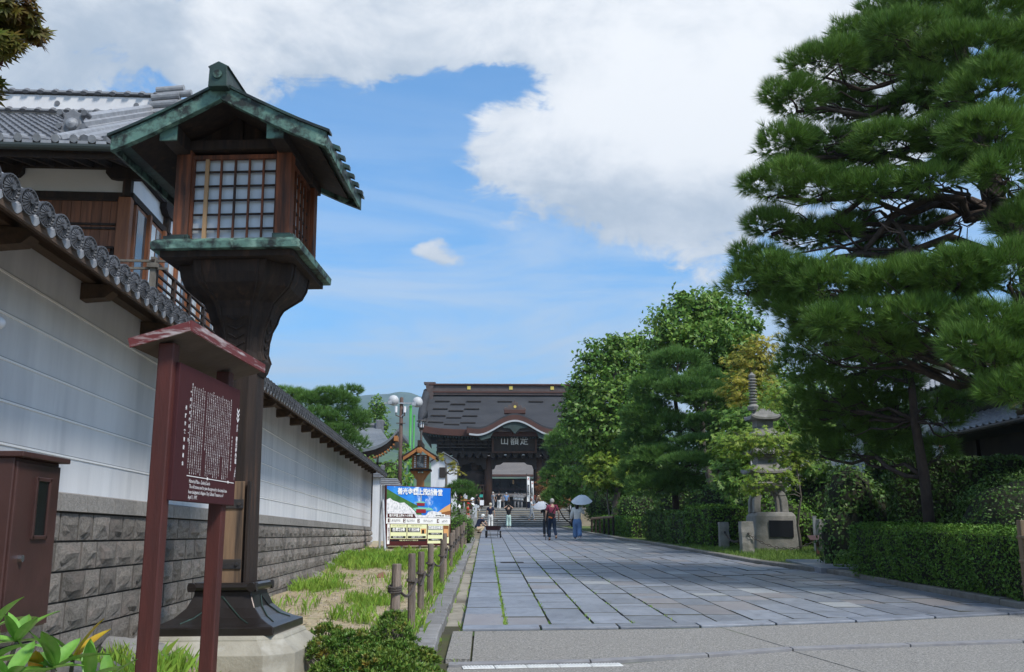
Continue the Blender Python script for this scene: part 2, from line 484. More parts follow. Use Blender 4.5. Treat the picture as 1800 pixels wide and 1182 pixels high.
panel([(-.36, 9.2), (-.14, 9.2), (-.14, 11.2), (-.36, 11.2)], 'edge_block', m_conc, .012)
# white ribbed plates of a tactile strip
m_plate = M('white_tactile_plate', (.72, .72, .70), (.6, .6, .58), 12, .6, .1, 50)
for i in range(5):
    xa = -.2 + i * .285; t = thing('tactile_plate', 'white ribbed tactile plate in the short strip before the stone band', 'tactile plate', (xa + .14, yb_(xa + .14) - .09, gz(8.9) - .018), (math.atan(SLOPE), 0, math.atan2(yb_(xa + .28) - yb_(xa), .28)), 'white tactile plates')
    MB().box((0, 0, .004), (.278, .14, .008)).build('plate', m_plate, t, bevel=.002)
    rib = MB().box((0, 0, .0105), (.014, .11, .005)).mesh('rib')
    for k in range(9): place(rib, 'rib', m_plate, t, (-.115 + k * .0288, 0, 0))
# ---- left: drain channel and granite kerb
yy = list(np.arange(-4, 46.1, 2.0))
mb = MB(); mb.grid([[Vector((-.50, y, gz(y) - .055)), Vector((-.26, y, gz(y) - .06))] for y in yy])
struct(mb.build('drain_channel', m_drain), 'narrow pale concrete gutter beside the kerb')
kerb = struct(MB().grid([[Vector((-.74, y, gz(y) - .05)), Vector((-.46, y, gz(y) - .05))] for y in yy]).build('kerb', m_drain), 'grey granite kerb along the garden bed')
y = 5.0
while y < 44:
    ln = random.uniform(1.0, 1.5); y2 = y + ln
    mb = MB(); j = lambda s: random.uniform(-s, s)
    d1, d2 = j(.012), j(.012)
    ring = lambda yy_, d: [Vector((-.475 + d, yy_, gz(yy_) - .06)), Vector((-.485 + d, yy_, gz(yy_) + .055)), Vector((-.50 + d, yy_, gz(yy_) + .066)), Vector((-.70 + d, yy_, gz(yy_) + .07)), Vector((-.72 + d, yy_, gz(yy_) + .055)), Vector((-.72 + d, yy_, gz(yy_) - .06))]
    rs = [ring(y + .008, d1), ring((y + y2) / 2, (d1 + d2) / 2 + j(.008)), ring(y2 - .008, d2)]
    mb.loft(rs); mb.build('kerb_stone', m_kerb, kerb); y = y2
# ---- right: low dark kerb along the planted side
rk = struct(MB().grid([[Vector((xr(y) - .0, y, gz(y) - .01)), Vector((xr(y) + .26, y, gz(y) - .01))] for y in np.arange(11, 71, 1.0)]).build('right_kerb', m_drain), 'low weathered stone kerb along the hedges')
m_rk = M('weathered_kerb', (.15, .14, .12), (.21, .2, .18), 6, .85, .4, 30, rand=.15)
y = 11.2
while y < 70:
    ln = random.uniform(1.1, 1.7) if y < 40 else 3.0; y2 = y + ln
    h1 = .11 + random.uniform(-.01, .01)
    def ring(yy_):
        X = xr(yy_); z = gz(yy_); return [Vector((X + .01, yy_, z - .06)), Vector((X + .015, yy_, z + h1 - .015)), Vector((X + .035, yy_, z + h1)), Vector((X + .22, yy_, z + h1)), Vector((X + .23, yy_, z - .06))]
    MB().loft([ring(y + .006), ring(y2 - .006)]).build('kerb_stone', m_rk, rk); y = y2
# planted ground on the right and on the left
mb = MB(); mb.grid([[Vector((xr(y) + .2 + u, y, gz(y) + .085 + min(.35, max(0, u - 3) * .03))) for u in (0, 1, 3, 8, 16, 40)] for y in np.arange(10.5, 72, 2.0)])
struct(mb.build('planting_bed', m_turf), 'mossy planted ground behind the kerb')
# raised stone landing beside the stone tower
mb = MB(); mb.prism([(7.0, 20.6), (9.6, 20.6), (11.0, 24.0), (7.3, 24.0)], 0, .135, 'z')
for i, v in enumerate(mb.v): mb.v[i] = (v[0], v[1], gz(v[1]) + v[2])
struct(mb.build('side_path', m_slab, bevel=.01), 'grey stone side path leading off between the hedges')
def xw(y): return -2.50 - .0473 * y              # street face of the white wall
def garden_z(x, y):
    z = gz(y) + .045
    t = max(0.0, min(1.0, (-.9 - x) / 1.6))
    z += t * max(0, (16 - y)) * .022
    return z + .03 * math.sin(x * 2.3 + y * 1.1) * math.sin(y * .83) * t
mb = MB(); mb.grid([[Vector((x_, y, garden_z(x_, y))) for x_ in np.linspace(-.70, xw(y) - .1, 10)] for y in np.arange(-3, 40.1, .75)])
struct(mb.build('garden_bed', m_sand, smooth=True), 'dry sandy garden bed with patchy grass below the white wall')
# ================================================================== PLANT BUILDING BLOCKS
def unit(n):
    v = rng.normal(size=(n, 3)); return v / np.linalg.norm(v, axis=1, keepdims=True)
def leaf_quads(pts, size, nrm=None, aspect=.55, jitter=.7, droop=.0):
    """one folded diamond leaf (a 4-gon) per point"""
    n = len(pts); nn = unit(n) if nrm is None else nrm + jitter * unit(n)
    nn /= np.linalg.norm(nn, axis=1, keepdims=True) + 1e-9
    t = np.cross(nn, unit(n)); t /= np.linalg.norm(t, axis=1, keepdims=True) + 1e-9
    b = np.cross(nn, t); s = (size * rng.uniform(.6, 1.25, (n, 1)))
    if droop: t = t + np.array([0, 0, -droop]); t /= np.linalg.norm(t, axis=1, keepdims=True)
    p = np.asarray(pts); w = s * aspect * .5
    lift = nn * s * .12
    V = np.stack([p - t * s * .5, p + b * w + lift, p + t * s * .5, p - b * w + lift], 1)
    return V.reshape(-1, 3)
def star_leaves(pts, size, nrm, lobes=5):
    """palmate leaves: one thin triangle for each lobe"""
    n = len(pts); nn = nrm + .55 * unit(n); nn /= np.linalg.norm(nn, axis=1, keepdims=True)
    t = np.cross(nn, unit(n)); t /= np.linalg.norm(t, axis=1, keepdims=True); b = np.cross(nn, t)
    p = np.asarray(pts); s = size * rng.uniform(.7, 1.2, (n, 1)); out = []
    for k in range(lobes):
        a = (k - (lobes - 1) / 2) * .78; d = t * math.cos(a) + b * math.sin(a); e = -t * math.sin(a) + b * math.cos(a)
        L_ = s * (1 - .12 * abs(k - (lobes - 1) / 2)) - 0
        out.append(np.stack([p - d * s * .05, p + d * L_ * .45 + e * s * .13 - nn * s * .03, p + d * L_ - nn * s * .10, p + d * L_ * .45 - e * s * .13 - nn * s * .03], 1))
    return np.concatenate(out, 1).reshape(-1, 3)
def needles(pts, dirs, length, width, k, spread=.75):
    """tufts: k thin triangles fanning about a direction"""
    n = len(pts); d = np.repeat(dirs, k, 0) + spread * unit(n * k); d /= np.linalg.norm(d, axis=1, keepdims=True)
    p = np.repeat(np.asarray(pts), k, 0); L_ = length * rng.uniform(.65, 1.15, (n * k, 1))
    s = np.cross(d, unit(n * k)); s /= np.linalg.norm(s, axis=1, keepdims=True) + 1e-9; s *= width * .5
    return np.stack([p - s, p + s, p + d * L_], 1).reshape(-1, 3)
def pad_points(c, r, n, under=.25, shell=.55):
    """points in the upper shell of a flattened cloud, with outward directions"""
    u = unit(n); u[:, 2] = np.where(rng.random(n) < under, -abs(u[:, 2]) * .5, abs(u[:, 2]))
    q = rng.uniform(shell, 1.0, (n, 1)) ** .6
    lump = 1 + .16 * np.sin(u[:, :1] * 7 + c[0] * 3) * np.cos(u[:, 1:2] * 6 + c[1]) + .10 * np.sin(u[:, 2:] * 9 + c[2] * 5)
    p = u * q * lump * np.asarray(r) + np.asarray(c)
    d = u / np.asarray(r) * min(r); d[:, 2] += .35; d /= np.linalg.norm(d, axis=1, keepdims=True)
    return p, d
def limb(mb, a, b, r0, r1, n=7, wob=.08, sag=0.0, sides=6, seed=None):
    a, b = Vector(a), Vector(b); L_ = (b - a).length; pts = []; rs = []
    ph = random.uniform(0, 6); ax = (b - a).cross(Vector((random.uniform(-1, 1), random.uniform(-1, 1), random.uniform(-.3, 1)))).normalized()
    ay = (b - a).normalized().cross(ax)
    for i in range(n):
        t = i / (n - 1); e = math.sin(math.pi * t)
        pts.append(a.lerp(b, t) + ax * (wob * L_ * e * math.sin(ph + t * 7)) + ay * (wob * L_ * .7 * e * math.cos(ph * 1.7 + t * 9)) - Vector((0, 0, sag * L_ * e)))
        rs.append(r0 + (r1 - r0) * t)
    mb.tube(pts, rs, sides); return pts
m_bark = M('pine_bark', (.040, .030, .026), (.078, .058, .048), 7, .95, .9, 18, stretch=(1, 1, .5))
m_bark2 = M('grey_bark', (.10, .088, .075), (.15, .135, .115), 7, .95, .7, 18, stretch=(1, 1, .4))
m_pine = M('pine_needles', (.090, .180, .029), (.145, .255, .044), .8, .6, island=.35, spec=.25, transl=.12, hue=.012)
m_pine_far = M('pine_needles_blue', (.092, .19, .042), (.135, .255, .054), .7, .6, island=.3, spec=.25, transl=.12, hue=.012)
m_pine_lit = M('pine_needles_warm', (.08, .17, .036), (.11, .21, .045), .8, .6, island=.3, spec=.25, transl=.15, hue=.015)
m_leaf = M('broad_leaves', (.105, .21, .030), (.165, .285, .044), .6, .5, island=.35, spec=.35, transl=.25, hue=.02)
m_leaf_dark = M('dark_hedge_leaves', (.055, .12, .022), (.09, .17, .03), 1.2, .5, island=.4, spec=.3, transl=.12, hue=.015)
m_hedge = M('clipped_hedge_leaves', (.070, .155, .020), (.11, .215, .028), 1.3, .6, island=.4, spec=.25, transl=.15, hue=.012)
m_hedge_core = M('hedge_dark_core', (.018, .024, .012), (.03, .03, .018), 6, .95, .6, 20)  # dark filling inside hedges and shrubs, in place of real twigs
m_maple = M('maple_leaves', (.14, .24, .024), (.22, .30, .032), .9, .55, island=.35, transl=.3, hue=.025)
m_maple_gold = M('golden_maple_leaves', (.25, .26, .03), (.36, .31, .04), .9, .55, island=.3, transl=.3, hue=.02)
m_maple_red = M('bronze_maple_leaves', (.17, .075, .018), (.10, .14, .02), 2.6, .55, island=.4, transl=.5, hue=.03)
m_rust = M('rust_red_leaves', (.26, .09, .035), (.19, .10, .03), 2, .6, island=.3, transl=.25, hue=.02)
def pine_tree(name, label, base, trunk_pts, pads, needle, mat, tuft=(.16, .012, 14), density=120, group=None, radius=.16, under=.25, gold=0.0, cat='tree', attach=None):
    """pads: (centre, (rx, ry, rz)); density: tufts per square metre of pad"""
    t = thing(name, label, cat, base, group=group); B = Vector(base)
    mb = MB(); pts = [Vector(p) - B for p in trunk_pts]; m = len(pts)
    mb.tube(pts, [radius * (1 - .75 * i / (m - 1)) for i in range(m)], 10)
    V = []; lm = mb
    for c, r, *extra in pads:
        c = Vector(c) - B; n = int(density * (r[0] * r[1] * 3.14 + (r[0] + r[1]) * r[2] * 1.6))
        p, d = pad_points(c, r, n, under); V.append(needles(p, d, tuft[0], tuft[1], tuft[2], .58))
        if extra: continue
        k = min(range(m), key=lambda i: (pts[i] - c).length + (0.9 * max(0, pts[i].z - c.z)))
        u = Vector(c) - Vector((0, 0, r[2] * .45)); L_ = (u - pts[k]).length; r0 = max(.012, min(radius * .45, .014 + L_ * .016))
        q = limb(lm, pts[k], u, r0, r0 * .45, 8, .09, -.03)
        for _ in range(5 + int(r[0] * 3)):
            a = random.choice(q[3:]); e = Vector(c) + Vector((random.uniform(-.85, .85) * r[0], random.uniform(-.85, .85) * r[1], random.uniform(-.3, .2) * r[2]))
            limb(lm, a, e, r0 * .42, .006, 5, .12, 0, 5)
    lm.build('trunk', m_bark, t, smooth=True)
    me = mesh_np('crown', np.concatenate(V), 3); mkobj('crown', me, mat, t)
    return t
def leafy_tree(name, label, base, top, clumps, leaf=.14, density=150, mat=None, group=None, radius=.14, star=False, bark=None, cat='tree', inner=.35, aspect=.6):
    t = thing(name, label, cat, base, group=group); B = Vector(base); top = Vector(top) - B
    tm = MB(); q = limb(tm, (0, 0, -.05), top, radius, radius * .3, 8, .04, 0, 9)
    lm = tm; V = []
    for c, r in clumps:
        c = Vector(c) - B; n = int(density * (r[0] * r[1] + r[0] * r[2] + r[1] * r[2]) * 4)
        u = unit(n); lump = 1 + .28 * np.sin(u[:, :1] * 5.3 + c.x * 4) * np.cos(u[:, 1:2] * 6.1 + c.y * 3) + .2 * np.sin(u[:, 2:] * 8 + c.z * 4)
        p = u * (rng.uniform(inner, 1.0, (n, 1)) ** .5) * lump * np.asarray(r) + np.asarray(c)
        # sprays that break the outline
        ns = max(3, n // 60); us = unit(ns); us[:, 2] = np.abs(us[:, 2])
        for i in range(ns):
            k = 9; tt = np.linspace(.9, 1.35, k)[:, None]; sp = us[i] * tt * np.asarray(r) + np.asarray(c) + rng.normal(0, leaf * .5, (k, 3)); p = np.concatenate([p, sp]); u = np.concatenate([u, np.repeat(us[i:i + 1], k, 0)])
        up = u * .6 + np.array([0, -.2, .7]); up /= np.linalg.norm(up, axis=1, keepdims=True)
        V.append(star_leaves(p, leaf, up) if star else leaf_quads(p, leaf, up, aspect, .9, .35))
        k = min(range(len(q)), key=lambda i: (q[i] - c).length + max(0, q[i].z - c.z)); r0 = radius * .35
        w = limb(lm, q[k], c, r0, r0 * .4, 7, .08)
        for _ in range(4):
            e = c + Vector((random.uniform(-.8, .8) * r[0], random.uniform(-.8, .8) * r[1], random.uniform(-.2, .9) * r[2])); limb(lm, random.choice(w[2:]), e, r0 * .4, .008, 5, .1, 0, 5)
    lm.build('trunk', bark or m_bark2, t, smooth=True)
    mkobj('crown', mesh_np('crown', np.concatenate(V), 4), mat or m_leaf, t)
    return t
def shrub(name, label, base, blobs, leaf, density, mat, cat='shrub', group=None, aspect=.55, core=True, jitter=.8, flat=0.0):
    """clipped shrub: rounded masses thick with small leaves"""
    t = thing(name, label, cat, base, group=group); B = np.asarray(base); V = []; cm = MB()
    for c, r in blobs:
        c = np.asarray(c, float) - B; n = int(density * (r[0] * r[1] + r[0] * r[2] + r[1] * r[2]) * 4)
        u = unit(n); u = u[u[:, 2] > -.75]; n = len(u)
        lump = 1 + .07 * np.sin(u[:, :1] * 9 + c[1] * 5) * np.cos(u[:, 1:2] * 8) + .05 * np.sin(u[:, 2:] * 13)
        p = u * rng.uniform(.86, 1.03, (n, 1)) * lump * np.asarray(r) + c
        V.append(leaf_quads(p, leaf, u.copy(), aspect, jitter))
        if core: cm.lathe([(.02, -.8), (.6, -.7), (.86, -.2), (.86, .2), (.6, .66), (.02, .86)], 14); k = 6 * 14; cm.v[-k:] = [(x * r[0] + c[0], y * r[1] + c[1], z * r[2] + c[2]) for x, y, z in cm.v[-k:]]
    if core: cm.build('twigs', m_hedge_core, t, smooth=True)  # solid dark core behind the leaves, standing in for inner twigs
    mkobj('foliage', mesh_np('foliage', np.concatenate(V), 4), mat, t); return t
def box_hedge(name, label, poly, z_of, h, leaf, density, mat, width, cat='hedge', group=None, bulge=.08, top_mat=None):
    """a hedge along a polyline of (x, y); z_of(y) gives its foot"""
    a0 = poly[0]; base = (a0[0], a0[1], z_of(a0[1])); t = thing(name, label, cat, base, group=group); B = np.asarray(base); P_, Nn = [], []; cm = MB()
    for (xa, ya), (xb, yb) in zip(poly, poly[1:]):
        L_ = math.hypot(xb - xa, yb - ya); d = np.array([xb - xa, yb - ya, 0]) / L_; s = np.array([d[1], -d[0], 0])
        for side, area in (('l', L_ * h), ('r', L_ * h), ('t', L_ * width), ('e', width * h), ('f', width * h)):
            n = int(area * density); u = rng.random(n); v = rng.random(n); deep = rng.uniform(-.06, .035, n)
            if side in 'lr':
                sg_ = -1 if side == 'l' else 1; along = u * L_; z = v * h; off = sg_ * (width / 2 + deep + bulge * (.5 + .5 * np.sin(along * 2.7 + 1.3 * sg_)) * np.sin(v * 3.1) + .03 * np.sin(along * 9 + z * 7) - .10 * np.clip(.2 - v, 0, 1) * 2); nv = s * sg_
            elif side == 't':
                along = u * L_; off = (v - .5) * width; z = h + deep + .03 * np.sin(along * 6) + .02 * np.sin(along * 17 + off * 9); nv = np.array([0, 0, 1.0])
            else:
                e = 0 if side == 'e' else L_; along = np.full(n, e) + (deep if side == 'f' else -deep); off = (u - .5) * width; z = v * h; nv = d * (1 if side == 'f' else -1)
            x = xa + d[0] * along + s[0] * off; y = ya + d[1] * along + s[1] * off
            zz = np.array([z_of(q) for q in y]) + z
            P_.append(np.stack([x, y, zz], 1) - B); Nn.append(np.tile(nv, (n, 1)))
        c1, c2 = Vector((xa, ya, 0)) + Vector(d) * .06, Vector((xb, yb, 0)) - Vector(d) * .06; w2 = Vector(s) * (width / 2 - .07)
        cm.loft([[c + w2 * k + Vector((0, 0, z_of(c.y) + zz)) - Vector(base) for k, zz in ((-1, 0), (1, 0), (1, h - .07), (-1, h - .07))] for c in (c1, c2)])
    cm.build('twigs', m_hedge_core, t)  # solid dark core that keeps the hedge from being see-through, no real twigs
    V = leaf_quads(np.concatenate(P_), leaf, np.concatenate(Nn), .5, .9)
    mkobj('foliage', mesh_np('foliage', V, 4), mat, t); return t
# ================================================================== WHITE WALL ON A STONE BASE
WALL_END, WALL_START = 36.0, 2.2
m_plaster = M('white_plaster', (.68, .69, .71), (.59, .60, .625), 1.6, .85, .12, 18, stretch=(2.4, 2.4, .4), c3=(.47, .49, .52), s3=1.1, k3=(.50, .78))
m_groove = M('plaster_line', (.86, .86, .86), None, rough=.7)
m_shadowgap = M('plaster_groove_shade', (.30, .30, .31), None, rough=.9)
m_stone = M('rough_wall_stone', (.27, .25, .23), (.15, .137, .125), 9, .9, 1.0, 30, rand=.3, c3=(.31, .255, .23), s3=1.2, k3=(.5, .8))
m_coping = M('dressed_coping', (.28, .265, .25), (.20, .19, .18), 26, .9, .5, 60, rand=.12)
m_mortar = M('dark_mortar', (.05, .047, .043), None, rough=.95, bump=.3)
m_eavewood = M('dark_eave_timber', (.060, .042, .032), (.11, .072, .048), 3, .8, .3, 20, stretch=(6, 1, 6))
m_tile = M('grey_roof_tile', (.20, .205, .22), (.29, .30, .32), 8, .42, .15, 40, rand=.12, spec=.5)
m_tile_dark = M('dark_roof_tile', (.11, .115, .125), (.17, .175, .19), 8, .5, .2, 40, rand=.12, spec=.5)
wall = thing('boundary_wall', 'long white plastered wall with tiled coping and rough stone base', 'wall', (xw(18), 18, gz(18)))
wdir = Vector((-.0473, 1, 0)).normalized(); wnor = Vector((1, .0473, 0)).normalized()
def WP(y, off, z): return Vector((xw(y) + off, y, z))
def eave_z(y): return 2.76 + .0195 * y
def wpart(mb, name, mat, parent=wall, **k): return mb.build(name, mat, parent, world=True, **k)
# plaster body with five scribed lines
mb = MB(); mb.loft([[WP(y, 0, 1.60), WP(y, 0, eave_z(y) + .36), WP(y, -.42, eave_z(y) + .36), WP(y, -.42, 1.60)] for y in (WALL_START, 10, 20, WALL_END)])
wpart(mb, 'plaster', m_plaster)
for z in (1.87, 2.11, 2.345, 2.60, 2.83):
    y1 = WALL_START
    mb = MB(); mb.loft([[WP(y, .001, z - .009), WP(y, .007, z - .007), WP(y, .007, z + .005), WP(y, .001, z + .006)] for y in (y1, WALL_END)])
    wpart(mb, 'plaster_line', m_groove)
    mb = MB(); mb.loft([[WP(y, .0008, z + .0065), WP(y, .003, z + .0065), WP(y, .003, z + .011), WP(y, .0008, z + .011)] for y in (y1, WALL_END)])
    wpart(mb, 'plaster_groove_shade', m_shadowgap)  # raised grey strip, painted as the shade of a scribed groove
# stone base
mb = MB(); mb.loft([[WP(y, .015, gz(y) - .25), WP(y, .015, 1.60), WP(y, -.42, 1.60), WP(y, -.42, gz(y) - .25)] for y in (WALL_START, WALL_END)])
base = wpart(mb, 'stone_base', m_mortar)
def rock_face(k):
    """squared block: chiselled margin round a rough raised face"""
    r = random.Random(k); g_ = []; us = (-.5, -.42, -.25, 0, .25, .42, .5); vs_ = (-.5, -.38, -.18, .1, .34, .5); nu, nv = len(us), len(vs_)
    for i, v in enumerate(vs_):
        row = []
        for j, u in enumerate(us):
            rim = i in (0, nv - 1) or j in (0, nu - 1); ring = i in (1, nv - 2) or j in (1, nu - 2)
            d = .42 if rim else (.52 + r.uniform(-.08, .16) if ring else .82 + r.uniform(-.22, .30))
            ju, jv = (0, 0) if rim else (r.uniform(-.03, .03), r.uniform(-.04, .04))
            row.append(Vector((d, u + ju, v + jv)))
        g_.append(row)
    mb = MB(); mb.grid(g_)
    edge = g_[0] + [g_[i][-1] for i in range(1, nv)] + g_[-1][-2::-1] + [g_[i][0] for i in range(nv - 2, 0, -1)]
    mb.loft([edge, [Vector((0, p.y, p.z)) for p in edge]], cap=False)
    return mb.mesh('stone')
stones = [rock_face(k) for k in range(14)]
for s_ in stones: s_.materials.append(m_stone)
cuts = [1.505, 1.315, 1.12, .925, .725, .52, .31]
rest = MB(); yaw_w = math.atan(.0473); n_st = 0
for r_, (zt, zb) in enumerate(zip(cuts, cuts[1:])):
    y = 5.2 + random.uniform(-.2, .2)
    while y < WALL_END - .05:
        w = random.uniform(.28, .47); e = min(y + w, WALL_END)
        if zt > gz(y) - .02:
            if e < 23:
                o = place(random.choice(stones), 'stone', None, base, (0, 0, 0), (0, 0, yaw_w), (random.uniform(.034, .05), e - y - .022, zt - zb - .014))
                o.matrix_parent_inverse = wm(base).inverted(); o.location = WP((y + e) / 2, .012, (zt + zb) / 2); n_st += 1
            else:
                d = random.uniform(.02, .05); g_ = .007; c = WP((y + e) / 2, d + .025 + random.uniform(0, .03), (zt + zb) / 2 + random.uniform(-.03, .03))
                q = [WP(y + g_, .02, zb + g_), WP(e - g_, .02, zb + g_), WP(e - g_, .02, zt - g_), WP(y + g_, .02, zt - g_)]
                f = [p.lerp(WP((y + e) / 2, p.x - xw(p.y), (zt + zb) / 2), .22) + wnor * random.uniform(.02, .06) for p in q]
                rest.add(q + f + [c + wnor * .02], [(0, 1, 5, 4), (1, 2, 6, 5), (2, 3, 7, 6), (3, 0, 4, 7), (4, 5, 8), (5, 6, 8), (6, 7, 8), (7, 4, 8)])
        y = e
o = wpart(rest, 'stone', m_stone, base); o['kind'] = 'stuff'
y = 5.0
while y < WALL_END:
    e = min(y + random.uniform(.42, .62), WALL_END)
    mb = MB(); mb.loft([[WP(v, .012, 1.51), WP(v, .052, 1.512), WP(v, .045, 1.625), WP(v, .002, 1.636)] for v in (y + .004, e - .004)])
    wpart(mb, 'coping_stone', m_coping, base); y = e
# eaves: soffit, purlin, bracket ends
ye = [WALL_START, 6, 10, 15, 20, 26, 31, WALL_END + .25]
mb = MB(); mb.loft([[WP(y, .50, eave_z(y) - .01), WP(y, .50, eave_z(y) - .045), WP(y, -.05, eave_z(y) + .33), WP(y, -.05, eave_z(y) + .37)] for y in ye])
wpart(mb, 'soffit', m_eavewood)
mb = MB(); mb.loft([[WP(y, .10, eave_z(y) + .18), WP(y, .10, eave_z(y) + .25), WP(y, .02, eave_z(y) + .28), WP(y, .02, eave_z(y) + .18)] for y in ye])
wpart(mb, 'purlin', m_eavewood)
mb = MB(); mb.loft([[WP(y, .51, eave_z(y) - .04), WP(y, .53, eave_z(y) - .04), WP(y, .53, eave_z(y) - .005), WP(y, .51, eave_z(y) - .005)] for y in ye])
wpart(mb, 'fascia', m_eavewood)
y = 3.9
while y < WALL_END:
    z = eave_z(y) + .12
    mb = MB(); mb.loft([[WP(v, -.02, z - .06), WP(v, .17, z - .045), WP(v, .22, z + .0), WP(v, .22, z + .04), WP(v, -.02, z + .06)] for v in (y - .06, y + .06)])
    wpart(mb, 'bracket', m_eavewood); y += 1.36
# roof slope and its end tiles
mb = MB(); mb.loft([[WP(y, .50, eave_z(y) + .0), WP(y, .50, eave_z(y) + .02), WP(y, -.16, eave_z(y) + .46), WP(y, -.26, eave_z(y) + .46), WP(y, -.9, eave_z(y) + .02), WP(y, -.9, eave_z(y)), WP(y, -.26, eave_z(y) + .43), WP(y, -.16, eave_z(y) + .43)] for y in ye])
wroof = wpart(mb, 'tile_roof', m_tile_dark)
mb = MB(); mb.loft([[WP(y, -.10, eave_z(y) + .44), WP(y, -.12, eave_z(y) + .57), WP(y, -.21, eave_z(y) + .62), WP(y, -.30, eave_z(y) + .57), WP(y, -.32, eave_z(y) + .44)] for y in ye])
wpart(mb, 'ridge', m_tile, smooth=False)
# one eave tile: round cover tile with a chrysanthemum end, lip of the pan tile beneath
mb = MB(); n = 16; r0 = .056
A = [Vector((.0, r0 * math.cos(2 * math.pi * j / n), r0 * math.sin(2 * math.pi * j / n))) for j in range(n)]
slope = math.atan2(.44, .66)
back = Vector((-.55, 0, .55 * math.tan(slope)))
mb.loft([A, [p * .88 + back for p in A]])
for j in range(n):
    a0, a1 = 2 * math.pi * (j + .08) / n, 2 * math.pi * (j + .92) / n; am = (a0 + a1) / 2
    pt = lambda a, r, x: Vector((x, r * math.cos(a), r * math.sin(a)))
    mb.add([pt(am, .014, .012), pt(a0, .05, .002), pt(am, .056, .010), pt(a1, .05, .002)], [(0, 1, 2, 3)])
mb.tube([(.004, 0, 0), (.018, 0, 0)], .012, 8)
tile_me = mb.mesh('eave_tile'); tile_me.materials.append(m_tile)
mb = MB(); r1 = .066
mb.loft([[Vector((x_, r_ * math.cos(2 * math.pi * j / 24), r_ * math.sin(2 * math.pi * j / 24))) for j in range(24)] for x_, r_ in ((-.02, r1), (.012, r1), (.012, r1 * .9), (.004, r1 * .86))])
for j in range(16):
    a0, a1 = 2 * math.pi * (j + .1) / 16, 2 * math.pi * (j + .9) / 16; am = (a0 + a1) / 2
    pt = lambda a, r, x: Vector((x, r * math.cos(a), r * math.sin(a)))
    mb.add([pt(am, .016, .020), pt(a0, .048, .008), pt(am, .058, .018), pt(a1, .048, .008), pt(am, .016, .0), pt(a0, .050, .0), pt(am, .060, .0), pt(a1, .050, .0)], [(0, 1, 2, 3), (0, 1, 5, 4), (1, 2, 6, 5), (2, 3, 7, 6), (3, 0, 4, 7)])
mb.tube([(.004, 0, 0), (.026, 0, 0)], .014, 8)
end_me = mb.mesh('tile_end'); end_me.materials.append(M('shaded_tile_end', (.055, .058, .066), (.10, .105, .118), 30, .55, .2, 60, rand=.2)); end_me.materials.append(M('tile_end_recess_shade', (.018, .019, .022), None, rough=.8))  # shade of the disc face put into its colour, darkest in the recess
for p_ in end_me.polygons:
    c_ = p_.center
    if p_.normal.x > .9 and abs(c_.x - .004) < .002: p_.material_index = 1
mb = MB()
arc = [Vector((0, .043 + .058 * u, -.028 - .032 * math.cos(u * 1.5))) for u in np.linspace(-1, 1, 7)]
arc = [Vector((0, .100 + .060 * u, -.022 - .034 * math.cos(u * 1.5))) for u in np.linspace(-1, 1, 7)]
mb.loft([[p for p in arc] + [p + Vector((0, 0, .018)) for p in arc[::-1]], [p + back for p in arc] + [p + Vector((0, 0, .018)) + back for p in arc[::-1]]])
mb.loft([[p + Vector((.008, 0, .012)) for p in arc] + [p + Vector((.008, 0, -.03)) for p in arc[::-1]], [p + Vector((-.012, 0, .012)) for p in arc] + [p + Vector((-.012, 0, -.03)) for p in arc[::-1]]])
pan_me = mb.mesh('pan_tile'); pan_me.materials.append(m_tile)
y = 3.2
while y < WALL_END + .2:
    for me, nm in ((tile_me, 'eave_tile'), (pan_me, 'pan_tile'), (end_me, 'tile_end')):
        o = place(me, nm, None, wroof, (0, 0, 0), (0, 0, yaw_w - (R(14) if nm == 'tile_end' else 0))); o.matrix_parent_inverse = wm(wroof).inverted(); o.location = WP(y, .525 + (.012 if nm == 'tile_end' else 0), eave_z(y) + .055)
    y += .2015
# the gable end of the wall: post and round end tile
mb = MB(); mb.loft([[WP(WALL_END + .02, .04, z), WP(WALL_END + .1, .04, z), WP(WALL_END + .1, -.46, z), WP(WALL_END + .02, -.46, z)] for z in (1.5, eave_z(36) + .3)])
wpart(mb, 'end_post', m_eavewood)
# ================================================================== TALL WOODEN LANTERN
m_oldwood = M('weathered_dark_timber', (.017, .012, .011), (.036, .023, .017), 2.5, .8, .35, 26, stretch=(7, 7, .6), c3=(.10, .05, .03), s3=1.3, k3=(.58, .8))
m_redwood = M('sun_worn_red_timber', (.24, .075, .032), (.075, .032, .02), 2.2, .75, .3, 26, stretch=(8, 8, .7), c3=(.028, .018, .015), s3=1.5, k3=(.50, .68))
m_palewood = M('new_pale_timber', (.46, .29, .15), (.36, .21, .11), 2, .7, .15, 25, stretch=(9, 9, .5))
m_patch = M('weathered_tan_timber', (.27, .17, .10), (.17, .11, .07), 2.2, .8, .25, 25, stretch=(9, 9, .5), c3=(.04, .03, .025), s3=1.0, k3=(.56, .7))
m_verdigris = M('verdigris_copper', (.105, .20, .165), (.020, .027, .026), 8, .65, .3, 30, metal=.1, c3=(.20, .32, .26), s3=9, k3=(.58, .7), lo=.42, hi=.58)
m_darkcopper = M('dark_patinated_copper', (.028, .032, .033), (.05, .085, .07), 3.2, .45, .2, 30, metal=.5, c3=(.07, .14, .115), s3=4, k3=(.55, .75))
m_browncopper = M('brown_copper_sheet', (.055, .045, .042), (.075, .066, .064), 3, .33, .08, 20, metal=.75)
m_plinth = M('pale_plinth_concrete', (.36, .335, .275), (.27, .25, .205), 3, .85, .25, 30, c3=(.44, .42, .37), s3=2.4, k3=(.55, .68))
m_paper = M('white_lantern_glass', (.60, .64, .68), (.50, .55, .60), 3, .25, .0, spec=.5)
LX, LY = -2.04, 8.12
